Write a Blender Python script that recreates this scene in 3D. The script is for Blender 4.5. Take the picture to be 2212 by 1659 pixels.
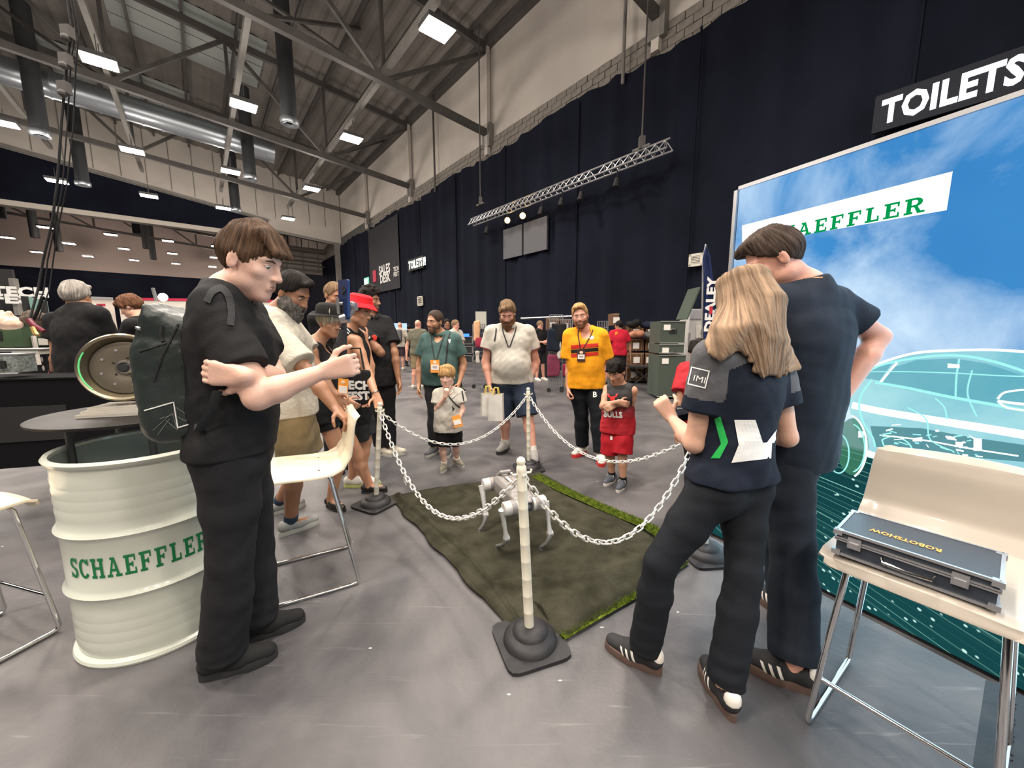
import bpy, math, random
import numpy as np
from mathutils import Vector, Matrix
random.seed(7); np.random.seed(7)
for o in list(bpy.data.objects): bpy.data.objects.remove(o)
SC = bpy.context.scene; COL = SC.collection
# ---------------- camera -----------------
F = 820.0; CH = 1.38; PIT = math.atan(113.5/F); CP, SP = math.cos(PIT), math.sin(PIT)
cd = bpy.data.cameras.new('camera'); cam = bpy.data.objects.new('camera', cd); COL.objects.link(cam)
cd.sensor_fit = 'HORIZONTAL'; cd.sensor_width = 36; cd.lens = F/2212*36; cd.clip_start = .05; cd.clip_end = 300
cam.location = (0, 0, CH); cam.rotation_euler = (math.pi/2-PIT, 0, 0); SC.camera = cam
# ---------------- exposure, world -----------------
SC.view_settings.view_transform = 'Standard'; SC.view_settings.look = 'None'
SC.view_settings.exposure = 0.12; SC.view_settings.gamma = 1; SC.view_settings.use_curve_mapping = False
W = bpy.data.worlds.new('world'); SC.world = W; W.use_nodes = True
W.node_tree.nodes['Background'].inputs[0].default_value = (.95, .93, 1, 1)
W.node_tree.nodes['Background'].inputs[1].default_value = .16
# photo pixel -> place (rays of the camera above)
def ray(u, v):
    x = (u-1106)/F; y = (829.5-v)/F
    return np.array([x, CP+y*SP, -SP+y*CP])
def P(u, v, Y):
    r = ray(u, v); t = Y/r[1]; return np.array([0, 0, CH])+t*r
def PZ(u, v, z):
    r = ray(u, v); t = (z-CH)/r[2]; return np.array([0, 0, CH])+t*r
def PX(p):
    p = np.array(p, float)-np.array([0, 0, CH]); fw = p[1]*CP-p[2]*SP; up = p[1]*SP+p[2]*CP
    return 1106+F*p[0]/fw, 829.5-F*up/fw
# hall frame: s along the long wall, q away from it, z up
HA = math.atan(.824/1.0095); HN = np.array([math.cos(HA), math.sin(HA), 0]); HD = np.array([-math.sin(HA), math.cos(HA), 0]); WD = 10.2
def HP(s, q, z): return HN*(WD-q)+HD*s+np.array([0, 0, z])
def onS(u, v, s):
    r = ray(u, v); t = s/(r@HD); return np.array([0, 0, CH])+t*r
def onQ(u, v, q):
    r = ray(u, v); t = (WD-q)/(r@HN); return np.array([0, 0, CH])+t*r
HROT = Matrix(((-HN[0], HD[0], 0), (-HN[1], HD[1], 0), (0, 0, 1)))   # columns: q, s, z (left handed in q,s: use with care)
# ---------------- materials -----------------
MATS = {}
def mat(name, col=(.5, .5, .5), rough=.6, metal=0, em=None, es=1, noise=0, nscale=8, bump=0, bscale=60, trans=0, ior=1.45, alpha=1, coat=0, spec=.5, col2=None, stretch=None):
    if name in MATS: return MATS[name]
    m = bpy.data.materials.new(name); m.use_nodes = True; nt = m.node_tree; b = nt.nodes['Principled BSDF']
    b.inputs['Base Color'].default_value = (*col, 1); b.inputs['Roughness'].default_value = rough; b.inputs['Metallic'].default_value = metal
    b.inputs['Specular IOR Level'].default_value = spec; b.inputs['IOR'].default_value = ior
    if trans: b.inputs['Transmission Weight'].default_value = trans
    if alpha < 1: b.inputs['Alpha'].default_value = alpha
    if coat: b.inputs['Coat Weight'].default_value = coat; b.inputs['Coat Roughness'].default_value = .1
    if em: b.inputs['Emission Color'].default_value = (*em, 1); b.inputs['Emission Strength'].default_value = es
    L = nt.links.new
    if noise or bump or col2:
        tc = nt.nodes.new('ShaderNodeTexCoord'); src = tc.outputs['Object']
        if stretch:
            mp = nt.nodes.new('ShaderNodeMapping'); mp.inputs['Scale'].default_value = stretch; L(src, mp.inputs[0]); src = mp.outputs[0]
    if noise or col2:
        n = nt.nodes.new('ShaderNodeTexNoise'); n.inputs['Scale'].default_value = nscale; n.inputs['Detail'].default_value = 5; L(src, n.inputs['Vector'])
        r = nt.nodes.new('ShaderNodeValToRGB'); L(n.outputs['Fac'], r.inputs[0]); r.color_ramp.elements[0].position = .3; r.color_ramp.elements[1].position = .7
        c2 = col2 or tuple(min(1, c*(1+noise)) for c in col); c1 = col if col2 else tuple(c*(1-noise) for c in col)
        r.color_ramp.elements[0].color = (*c1, 1); r.color_ramp.elements[1].color = (*c2, 1); L(r.outputs[0], b.inputs['Base Color'])
    if bump:
        n2 = nt.nodes.new('ShaderNodeTexNoise'); n2.inputs['Scale'].default_value = bscale; n2.inputs['Detail'].default_value = 3; L(src, n2.inputs['Vector'])
        bp = nt.nodes.new('ShaderNodeBump'); bp.inputs['Strength'].default_value = bump; bp.inputs['Distance'].default_value = .01; L(n2.outputs['Fac'], bp.inputs['Height']); L(bp.outputs[0], b.inputs['Normal'])
    MATS[name] = m; return m
def emis(name, col, s):
    if name in MATS: return MATS[name]
    m = bpy.data.materials.new(name); m.use_nodes = True; nt = m.node_tree; nt.nodes.clear()
    e = nt.nodes.new('ShaderNodeEmission'); e.inputs[0].default_value = (*col, 1); e.inputs[1].default_value = s
    o = nt.nodes.new('ShaderNodeOutputMaterial'); nt.links.new(e.outputs[0], o.inputs[0]); MATS[name] = m; return m
# ---------------- mesh builder -----------------
def nrm(v): v = np.array(v, float); l = np.linalg.norm(v); return v/l if l > 1e-9 else v
def frame(d):
    d = nrm(d); a = np.array([0, 0, 1.]) if abs(d[2]) < .95 else np.array([1., 0, 0])
    x = nrm(np.cross(a, d)); y = np.cross(d, x); return x, y, d
class MB:
    def __init__(s): s.v = []; s.f = []; s.m = []; s.cm = 0
    def add(s, vs, fs):
        b = len(s.v); s.v += [tuple(map(float, p)) for p in vs]; s.f += [tuple(b+i for i in f) for f in fs]; s.m += [s.cm]*len(fs); return s
    def box(s, c, size, X=(1, 0, 0), Y=(0, 1, 0), Z=(0, 0, 1)):
        c = np.array(c, float); X, Y, Z = [np.array(a, float) for a in (X, Y, Z)]; hx, hy, hz = [a/2 for a in size]
        vs = [c+X*hx*i+Y*hy*j+Z*hz*k for k in (-1, 1) for j in (-1, 1) for i in (-1, 1)]
        return s.add(vs, [(0, 2, 3, 1), (4, 5, 7, 6), (0, 1, 5, 4), (2, 6, 7, 3), (0, 4, 6, 2), (1, 3, 7, 5)])
    def beam(s, a, b, w, h=None, up=(0, 0, 1)):
        a = np.array(a, float); b = np.array(b, float); d = nrm(b-a); h = h or w
        x = np.cross(d, up); x = nrm(x) if np.linalg.norm(x) > 1e-3 else np.array([1., 0, 0]); y = np.cross(x, d)
        return s.box((a+b)/2, (w, np.linalg.norm(b-a), h), x, d, y)
    def cyl(s, a, b, r, r2=None, n=12, cap=True):
        a = np.array(a, float); b = np.array(b, float); x, y, d = frame(b-a); r2 = r if r2 is None else r2
        vs = [c+rr*(x*math.cos(t)+y*math.sin(t)) for c, rr in ((a, r), (b, r2)) for t in [2*math.pi*i/n for i in range(n)]]
        fs = [(i, (i+1) % n, n+(i+1) % n, n+i) for i in range(n)]
        if cap: fs += [tuple(range(n-1, -1, -1)), tuple(range(n, 2*n))]
        return s.add(vs, fs)
    def tube(s, pts, r, n=8, closed=False, cap=True, flat=None):
        pts = [np.array(p, float) for p in pts]; N = len(pts); vs = []; x = None
        for i, p in enumerate(pts):
            if closed: t = pts[(i+1) % N]-pts[i-1]
            else: t = pts[min(i+1, N-1)]-pts[max(i-1, 0)]
            t = nrm(t)
            if x is None: x, y, _ = frame(t)
            else:
                x = x-t*(x@t); x = nrm(x); y = np.cross(t, x)
            rr = r[i] if hasattr(r, '__len__') else r
            for k in range(n):
                a = 2*math.pi*k/n; vs.append(p+rr*(x*math.cos(a)+y*math.sin(a)*(flat or 1)))
        fs = []
        for i in range(N if closed else N-1):
            j = (i+1) % N
            for k in range(n): fs.append((i*n+k, i*n+(k+1) % n, j*n+(k+1) % n, j*n+k))
        if cap and not closed: fs += [tuple(range(n-1, -1, -1)), tuple((N-1)*n+k for k in range(n))]
        return s.add(vs, fs)
    def lathe(s, prof, c, ax=(0, 0, 1), n=32, cap0=False, cap1=False):
        c = np.array(c, float); x, y, d = frame(ax); vs = []
        for r, h in prof:
            for k in range(n):
                a = 2*math.pi*k/n; vs.append(c+d*h+r*(x*math.cos(a)+y*math.sin(a)))
        fs = []
        for i in range(len(prof)-1):
            for k in range(n): fs.append((i*n+k, i*n+(k+1) % n, (i+1)*n+(k+1) % n, (i+1)*n+k))
        if cap0: fs.append(tuple(range(n-1, -1, -1)))
        if cap1: fs.append(tuple((len(prof)-1)*n+k for k in range(n)))
        return s.add(vs, fs)
    def ball(s, c, r, n=12, m=8, R=None):
        r = (r, r, r) if not hasattr(r, '__len__') else r; vs = []; c = np.array(c, float)
        R = np.eye(3) if R is None else R
        for i in range(m+1):
            p = math.pi*i/m
            for k in range(n):
                a = 2*math.pi*k/n; vs.append(c+R@np.array([r[0]*math.sin(p)*math.cos(a), r[1]*math.sin(p)*math.sin(a), r[2]*math.cos(p)]))
        return s.add(vs, [(i*n+k, (i+1)*n+k, (i+1)*n+(k+1) % n, i*n+(k+1) % n) for i in range(m) for k in range(n)])
    def prism(s, poly, o, X, Y, depth):     # poly in 2D, extruded along X x Y by depth
        o = np.array(o, float); X = np.array(X, float); Y = np.array(Y, float); Z = np.cross(X, Y); n = len(poly)
        vs = [o+X*a+Y*b for a, b in poly]+[o+X*a+Y*b+Z*depth for a, b in poly]
        return s.add(vs, [tuple(range(n-1, -1, -1)), tuple(range(n, 2*n))]+[(i, (i+1) % n, n+(i+1) % n, n+i) for i in range(n)])
    def mesh(s, name, mats, smooth=False):
        me = bpy.data.meshes.new(name); me.from_pydata(s.v, [], s.f); mats = mats if isinstance(mats, (list, tuple)) else [mats]
        for m in mats: me.materials.append(m)
        if len(mats) > 1: me.polygons.foreach_set('material_index', s.m)
        if smooth:
            me.polygons.foreach_set('use_smooth', [True]*len(me.polygons)); me.set_sharp_from_angle(angle=math.radians(40))
        me.update(); return me
    def build(s, name, mats, parent=None, smooth=False, **kw):
        return obj(name, s.mesh(name, mats, smooth), parent, **kw)
def tag(o, label=None, cat=None, group=None, kind=None):
    if label: o['label'] = label
    if cat: o['category'] = cat
    if group: o['group'] = group
    if kind: o['kind'] = kind
    return o
def obj(name, me, parent=None, label=None, cat=None, group=None, kind=None):
    o = bpy.data.objects.new(name, me); COL.objects.link(o)
    if parent is not None:
        o.parent = parent; w = PW.get(parent.name)
        if w is not None: o.matrix_parent_inverse = w.inverted()
    return tag(o, label, cat, group, kind)
PW = {}
def thing(name, label, cat, loc=(0, 0, 0), group=None, kind=None):
    o = bpy.data.objects.new(name, None); COL.objects.link(o); o.location = tuple(float(a) for a in loc); o.empty_display_size = .1
    PW[o.name] = Matrix.Translation(o.location); return tag(o, label, cat, group, kind)
def dup(o, loc=None, label=None, parent=None, mw=None):      # copy a thing and its parts
    c = o.copy(); COL.objects.link(c)
    if parent is not None: c.parent = parent
    if loc is not None: c.location = loc
    if mw is not None: c.matrix_world = mw
    if label: c['label'] = label
    for ch in [x for x in ALLO(o)]: dup(ch, parent=c)
    return c
def ALLO(o): return [x for x in bpy.data.objects if x.parent is o]
def text_mb(txt, bold=0.0, res=2):
    cu = bpy.data.curves.new('t', 'FONT'); cu.body = txt; cu.size = 1; cu.offset = bold; cu.resolution_u = res
    cu.space_character = 1.0+bold*1.2
    o = bpy.data.objects.new('t', cu); COL.objects.link(o); dg = bpy.context.evaluated_depsgraph_get()
    me = bpy.data.meshes.new_from_object(o.evaluated_get(dg)); vs = np.array([tuple(v.co) for v in me.vertices]) if len(me.vertices) else np.zeros((0, 3)); fs = [tuple(p.vertices) for p in me.polygons]
    bpy.data.objects.remove(o); bpy.data.curves.remove(cu); bpy.data.meshes.remove(me)
    return vs, fs
def text_on(mb, txt, o, X, Y, w=None, h=None, bold=0.0, off=0.0, align='l', mapf=None):
    """lay lettering on a plane: lower left corner o, direction X (width), Y (height)"""
    vs, fs = text_mb(txt, bold)
    if not len(vs): return
    lo = vs.min(0); hi = vs.max(0); vs = vs-lo; sz = hi-lo
    sx = (w/sz[0]) if w else (h/sz[1]); sy = (h/sz[1]) if h else sx
    X = nrm(X); Y = nrm(Y); Z = np.cross(X, Y); o = np.array(o, float)
    if mapf: pts = [mapf(a*sx, b*sy) for a, b, _ in vs]
    else: pts = [o+X*a*sx+Y*b*sy+Z*off for a, b, _ in vs]
    mb.add(pts, fs)
# slab serif capitals as convex pieces on a 0..1 high grid
def glyph(ch):
    t = .20; s = .135; g = []
    R = lambda x0, y0, x1, y1: g.append([(x0, y0), (x1, y0), (x1, y1), (x0, y1)])
    def arc(cx, cy, rx, ry, a0, a1, n=12, tt=t):
        for i in range(n):
            p = math.radians(a0+(a1-a0)*i/n); q = math.radians(a0+(a1-a0)*(i+1)/n)
            g.append([(cx+rx*math.cos(p), cy+ry*math.sin(p)), (cx+rx*math.cos(q), cy+ry*math.sin(q)), (cx+(rx-tt)*math.cos(q), cy+(ry-s)*math.sin(q)), (cx+(rx-tt)*math.cos(p), cy+(ry-s)*math.sin(p))])
    if ch == 'S': arc(.35, .73, .33, .27, 20, 262, 14); arc(.36, .27, .34, .29, 95, -165, 14); R(.0, 0, .09, .3); R(.6, .7, .69, 1); w = .72
    elif ch == 'C': arc(.42, .5, .42, .5, 35, 325, 20); R(.7, .66, .79, 1); w = .82
    elif ch == 'H': R(.1, 0, .1+t, 1); R(.62, 0, .62+t, 1); R(.1, .44, .7, .44+s); [R(x, y, x+.37, y+s) for x in (0, .52) for y in (0, 1-s)]; w = .9
    elif ch == 'A':
        g.append([(.08, 0), (.22, 0), (.5, .88), (.42, 1)]); g.append([(.64, 0), (.82, 0), (.54, 1), (.42, 1)]); R(.25, .28, .65, .28+s); R(0, 0, .34, s); R(.54, 0, .92, s); R(.27, 1-s, .5, 1); w = .94
    elif ch in 'EF':
        R(.1, 0, .1+t, 1); R(0, 1-s, .68, 1); R(.6, .68, .69, 1); R(.1, .44, .5, .44+s); R(.46, .36, .54, .64)
        if ch == 'E': R(0, 0, .7, s); R(.62, 0, .71, .32)
        else: R(0, 0, .42, s)
        w = .76
    elif ch == 'L': R(.1, 0, .1+t, 1); R(0, 1-s, .38, 1); R(0, 0, .66, s); R(.58, 0, .67, .36); w = .72
    elif ch == 'R':
        R(.1, 0, .1+t, 1); R(0, 0, .38, s); R(0, 1-s, .45, 1); R(.1, .42, .45, .42+s); arc(.44, .71, .32, .29, 90, -90, 10); g.append([(.4, .46), (.56, .46), (.74, .05), (.58, .0)]); R(.56, 0, .88, s); w = .9
    return g, w
def slab(mb, txt, mapf, h, gap=.16):
    x = 0
    for ch in txt:
        g, w = glyph(ch)
        for q in g:
            # subdivide long horizontals so letters follow curved surfaces
            mb.add([mapf((x+a)*h, b*h) for a, b in q], [(0, 1, 2, 3)])
        x += w+gap
    return x*h
# ---------------- implicit bodies -----------------
f4 = np.float32
def smin(a, b, k):
    if k <= 0: return np.minimum(a, b)
    h = np.maximum(k-np.abs(a-b), 0)/k
    return np.minimum(a, b)-h*h*k*.25
class Fld:
    def __init__(s, lo, hi, vx):
        s.lo = np.array(lo, float); s.vx = vx; s.n = np.maximum(np.ceil((np.array(hi)-lo)/vx).astype(int)+1, 4)
        s.F = np.full(s.n, .2, f4); s.ax = [(s.lo[i]+np.arange(s.n[i])*vx).astype(f4) for i in range(3)]
    def like(s):
        t = Fld.__new__(Fld); t.lo = s.lo; t.vx = s.vx; t.n = s.n; t.ax = s.ax; t.F = np.full(s.n, .2, f4); return t
    def sub(s, lo, hi):
        a = np.clip(((np.array(lo)-s.lo)/s.vx).astype(int), 0, s.n-1); b = np.clip(((np.array(hi)-s.lo)/s.vx).astype(int)+2, 1, s.n)
        if (b <= a).any(): return None, None
        sl = tuple(slice(a[i], b[i]) for i in range(3))
        X = s.ax[0][sl[0]][:, None, None]; Y = s.ax[1][sl[1]][None, :, None]; Z = s.ax[2][sl[2]][None, None, :]
        return sl, (X, Y, Z)
    def put(s, sl, d, k, neg):
        if neg: s.F[sl] = -smin(-s.F[sl], d, k)
        else: s.F[sl] = smin(s.F[sl], d, k)
    def cone(s, a, b, ra, rb=None, k=.02, w=None, flat=1., neg=False):
        """tapered capsule; distances along w count flat times (thinner that way)"""
        rb = ra if rb is None else rb; a = np.array(a, float); b = np.array(b, float); r = max(ra, rb)+k+.01
        sl, g = s.sub(np.minimum(a, b)-r, np.maximum(a, b)+r)
        if sl is None: return s
        X, Y, Z = g; ba = b-a; L2 = max(float(ba@ba), 1e-9)
        dx, dy, dz = X-f4(a[0]), Y-f4(a[1]), Z-f4(a[2])
        h = np.clip((dx*f4(ba[0])+dy*f4(ba[1])+dz*f4(ba[2]))/f4(L2), 0, 1)
        ex, ey, ez = dx-h*f4(ba[0]), dy-h*f4(ba[1]), dz-h*f4(ba[2])
        q = ex*ex+ey*ey+ez*ez
        if w is not None and flat != 1:
            p = ex*f4(w[0])+ey*f4(w[1])+ez*f4(w[2]); q = q+p*p*f4(flat*flat-1)
        s.put(sl, np.sqrt(q)-(f4(ra)+f4(rb-ra)*h), k, neg); return s
    def ell(s, c, r, R=None, k=.02, neg=False):
        c = np.array(c, float); r = np.array(r, float); R = np.eye(3) if R is None else R; m = r.max()+k+.01
        sl, g = s.sub(c-m, c+m)
        if sl is None: return s
        X, Y, Z = [x-f4(c[i]) for i, x in enumerate(g)]
        p = [X*f4(R[0, i])+Y*f4(R[1, i])+Z*f4(R[2, i]) for i in range(3)]
        k0 = np.sqrt((p[0]/f4(r[0]))**2+(p[1]/f4(r[1]))**2+(p[2]/f4(r[2]))**2)+1e-6
        k1 = np.sqrt((p[0]/f4(r[0]**2))**2+(p[1]/f4(r[1]**2))**2+(p[2]/f4(r[2]**2))**2)+1e-6
        s.put(sl, k0*(k0-1)/k1, k, neg); return s
    def box(s, c, h, R=None, rd=.01, k=.01, neg=False):
        c = np.array(c, float); R = np.eye(3) if R is None else R; m = np.linalg.norm(h)+k+.01
        sl, g = s.sub(c-m, c+m)
        if sl is None: return s
        X, Y, Z = [x-f4(c[i]) for i, x in enumerate(g)]
        q = [np.abs(X*f4(R[0, i])+Y*f4(R[1, i])+Z*f4(R[2, i]))-f4(h[i]-rd) for i in range(3)]
        d = np.sqrt(sum(np.maximum(x, 0)**2 for x in q))+np.minimum(np.maximum(np.maximum(q[0], q[1]), q[2]), 0)-rd
        s.put(sl, d.astype(f4), k, neg); return s
    def cut(s, p, n, k=.004):      # keep the side n points away from
        n = nrm(n); X = s.ax[0][:, None, None]; Y = s.ax[1][None, :, None]; Z = s.ax[2][None, None, :]
        d = (X-f4(p[0]))*f4(n[0])+(Y-f4(p[1]))*f4(n[1])+(Z-f4(p[2]))*f4(n[2])
        s.F = -smin(-s.F, -d, k); return s
    def join(s, o, k=.02): s.F = smin(s.F, o.F, k); return s
    def mesh(s, name, mats, disp=None, mfun=None, it=1):
        F = s.F; S = F < 0; nx, ny, nz = F.shape
        S[0] = S[-1] = False; S[:, 0] = S[:, -1] = False; S[:, :, 0] = S[:, :, -1] = False
        c = S[:-1, :-1, :-1].astype(np.int8)
        for i, j, k in ((1, 0, 0), (0, 1, 0), (0, 0, 1), (1, 1, 0), (1, 0, 1), (0, 1, 1), (1, 1, 1)):
            c += S[i:nx-1+i, j:ny-1+j, k:nz-1+k]
        I, J, K = np.nonzero((c > 0) & (c < 8)); N = len(I)
        if N == 0: return bpy.data.meshes.new(name)
        cor = np.array([(i, j, k) for i in (0, 1) for j in (0, 1) for k in (0, 1)])
        V = np.stack([F[I+a, J+b, K+d] for a, b, d in cor], 1); B = V < 0
        acc = np.zeros((N, 3)); cnt = np.zeros(N)
        for a in range(8):
            for b in range(a+1, 8):
                if abs(cor[a]-cor[b]).sum() != 1: continue
                m = B[:, a] != B[:, b]; t = np.where(m, V[:, a]/np.where(m, V[:, a]-V[:, b], 1), 0)[:, None]
                t = np.clip(t, 0, 1); acc += np.where(m[:, None], cor[a]+(cor[b]-cor[a])*t, 0); cnt += m
        pos = s.lo+(np.stack([I, J, K], 1)+acc/cnt[:, None])*s.vx
        idx = np.full((nx-1, ny-1, nz-1), -1, np.int32); idx[I, J, K] = np.arange(N)
        Q = []
        for ax in range(3):
            sl0 = [slice(1, n-1) for n in F.shape]; sl0[ax] = slice(0, F.shape[ax]-1); sl1 = list(sl0); sl1[ax] = slice(1, F.shape[ax])
            A = S[tuple(sl0)]; Bq = S[tuple(sl1)]; e = np.nonzero(A != Bq); fl = A[e]; e = [e[0], e[1], e[2]]
            for q in range(3):
                if q != ax: e[q] = e[q]+1
            o1, o2 = [(1, 2), (2, 0), (0, 1)][ax]
            def g(d1, d2):
                ii = [e[0].copy(), e[1].copy(), e[2].copy()]; ii[o1] = ii[o1]-d1; ii[o2] = ii[o2]-d2; return idx[ii[0], ii[1], ii[2]]
            q4 = np.stack([g(1, 1), g(0, 1), g(0, 0), g(1, 0)], 1); q4[~fl] = q4[~fl][:, ::-1]; Q.append(q4)
        Q = np.concatenate(Q); Q = Q[(Q >= 0).all(1)]
        # a little relaxation
        for _ in range(it):
            sm = np.zeros((N, 3)); ct = np.zeros(N)
            for a in range(4):
                b = (a+1) % 4
                for p, q in ((Q[:, a], Q[:, b]), (Q[:, b], Q[:, a])):
                    for d in range(3): sm[:, d] += np.bincount(p, pos[q, d], N)
                    ct += np.bincount(p, minlength=N)
            pos = pos*.5+.5*sm/np.maximum(ct, 1)[:, None]
        if disp:
            e1 = pos[Q[:, 2]]-pos[Q[:, 0]]; e2 = pos[Q[:, 3]]-pos[Q[:, 1]]; fn = np.cross(e1, e2); vn = np.zeros((N, 3))
            for a in range(4):
                for d in range(3): vn[:, d] += np.bincount(Q[:, a], fn[:, d], N)
            vn /= np.maximum(np.linalg.norm(vn, axis=1), 1e-9)[:, None]; pos = pos+vn*disp(pos, vn)[:, None]
        me = bpy.data.meshes.new(name); me.vertices.add(N); me.vertices.foreach_set('co', pos.astype(f4).ravel())
        me.loops.add(len(Q)*4); me.loops.foreach_set('vertex_index', Q.astype(np.int32).ravel())
        me.polygons.add(len(Q)); me.polygons.foreach_set('loop_start', np.arange(len(Q), dtype=np.int32)*4)
        me.polygons.foreach_set('use_smooth', np.ones(len(Q), bool))
        mats = mats if isinstance(mats, (list, tuple)) else [mats]
        for m in mats: me.materials.append(m)
        if mfun is not None: me.polygons.foreach_set('material_index', mfun(pos[Q].mean(1)).astype(np.int32))
        me.update(calc_edges=True); return me
def vnoise(p, sc, seed=0):
    """cheap smooth noise from rotated sines, about -1..1"""
    rs = np.random.RandomState(seed); r = 0
    for i in range(5):
        d = rs.normal(size=3); d /= np.linalg.norm(d); r = r+np.sin((p@d)*sc*(1+.35*i)+rs.rand()*6.28+1.3*np.sin((p@rs.normal(size=3))*sc*.5))
    return r/2.6
# ---------------- people -----------------
def hframe(yaw, pitch=0, roll=0):
    y, p, r = map(math.radians, (yaw, pitch, roll)); f0 = np.array([math.sin(y), -math.cos(y), 0]); l = np.cross([0, 0, 1], f0)
    f = f0*math.cos(p)-np.array([0, 0, 1])*math.sin(p); u = np.cross(f, l); l2 = l*math.cos(r)+u*math.sin(r); return f, l2, np.cross(f, l2)
def hand(fl, w, d, n, th, s=1., curl=.5, spread=1., pt=None, k=.008):
    """w wrist, d along the hand, n palm normal, th side of the thumb"""
    d = nrm(d); n = nrm(np.array(n)-d*(np.array(n)@d)); th0 = np.cross(n, d); th0 = th0 if th0@np.array(th) > 0 else -th0; th = th0
    P0 = np.array(w, float); e = max(.0088*s, fl.vx*1.05)
    for o in (-.028, -.009, .01, .028):
        fl.cone(P0+th*o*.6*s, P0+d*.082*s+th*o*s, .016*s, .0135*s, k=.012)
    for i, (o, ln) in enumerate(((.030, .07), (.010, .079), (-.010, .073), (-.029, .057))):
        c = curl if not (pt and i in pt) else pt[i]
        b = P0+d*.084*s+th*o*s*spread; a = 0
        for j, q in enumerate((.45, .3, .25)):
            a += c*(1.25 if j else .95)*1.1; dd = d*math.cos(a)+n*math.sin(a); b2 = b+dd*ln*q*s*1.05
            fl.cone(b, b2, e*(1.06-.08*j), e*(.98-.1*j), k=k*.5); b = b2
    b = P0+d*.022*s+th*.024*s+n*.008*s
    for j, (fd, ln) in enumerate((((.55, .75, .25), .042), ((.8, .35, .35+curl*.4), .032), ((.85, -.05, .35+curl*.5), .026))):
        dd = nrm(d*fd[0]+th*fd[1]+n*fd[2]); b2 = b+dd*ln*s; fl.cone(b, b2, e*(1.45-.2*j), e*(1.22-.15*j), k=k*.8); b = b2
def head_prims(fl, C, f, l, u, s, nb, fem=0, neck=1.):
    R = np.stack([l, f, u], 1); q = lambda a, b, c: C+(l*a+f*b+u*c)*s
    fl.cone(nb, q(0, -.022, -.085), .060*s*neck, .052*s*neck, k=.03)
    fl.ell(q(0, -.012, .028), (.076*s, .097*s, .092*s), R, k=.02); fl.ell(q(0, .03, -.045), (.061*s, .067*s, .082*s), R, k=.03)
    fl.ell(q(0, .070, -.108), (.026*s, .022*s, .018*s), R, k=.035)
    for i in (-1, 1):
        fl.ell(q(i*.046, .012, -.074), (.022*s, .034*s, .022*s), R, k=.03)
        fl.ell(q(i*.045, .062, -.025), (.018*s, .018*s, .014*s), R, k=.025)
        fl.cone(q(i*.010, .088, .026), q(i*.045, .068, .022), .011*s, .009*s, k=.014)
        fl.ell(q(i*.032, .104, .003), (.019*s, .017*s, .013*s), R, k=.012, neg=True)
        fl.ell(q(i*.079, -.008, -.012), (.008*s, .019*s, .033*s), R, k=.006)
        fl.ell(q(i*.086, .002, -.010), (.005*s, .009*s, .016*s), R, k=.006, neg=True)
    fl.cone(q(0, .090, .014), q(0, .113, -.032), .0075*s, .0115*s, k=.012)
    for i in (-1, 1): fl.ell(q(i*.013, .104, -.036), (.009*s, .011*s, .008*s), R, k=.008)
    fl.cone(q(-.017, .091, -.064), q(.017, .091, -.064), .0065*s, k=.010); fl.cone(q(-.015, .091, -.074), q(.015, .091, -.074), .0075*s, k=.008)
    fl.cone(q(-.02, .104, -.0685), q(.02, .104, -.0685), .002*s, k=.004, neg=True)
def torso(fl, J, s, b, e=0, fem=0, belly=0, loose=0, k=.035, top=True, b2=None):
    pe, nk, l, f = J['pelvis'], J['neck'], J['l'], J['f']; L = J['lc']; up = nk-pe; at = lambda t, x, y=0: pe+up*t+(l*(1-t)+L*t)*x+f*y
    fl_ = 1.0; H = (.058+.012*fem)*s*b; r0 = .112*s*b+e; wa = (.045-.006*fem)*s*b; rw = (.098-.012*fem)*s*b+e+loose*.022
    for i in (-1, 1):
        fl.cone(at(-.06, i*H, -.005), at(.28, i*wa, .0), r0, rw, k=k)
        fl.cone(at(.28, i*wa, 0), at(.70, i*.066*s*b, 0), rw, (.108-.012*fem)*s*b+e, k=k)
        if top:
            fl.cone(at(.70, i*.066*s*b, 0), at(.86, i*.092*s*b, -.01), (.106-.012*fem)*s*b+e, .070*s*b+e, k=k)
            fl.cone(nk+up*.02-f*.01, at(.90, i*.12*s, -.01), .052*s+e*.7, .050*s+e, k=.03)
        if fem: fl.ell(at(.66, i*.075*s, .085*s), ((.058*s+e), )*3, k=.04)
    if top: fl.cone(at(.20, 0, 0), at(.62, 0, 0), .104*s*b+e, .108*s*b+e, k=.05); fl.cone(at(.62, 0, -.004), at(.88, 0, -.012), .108*s*b+e, .072*s*b+e, k=.06)
    if belly: fl.ell(at(.26, 0, .05*s+belly*.35), (.15*s*b+e, .10*s+belly+e, .17*s+e), np.stack([l, f, np.cross(l, f)], 1), k=.06)
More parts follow.
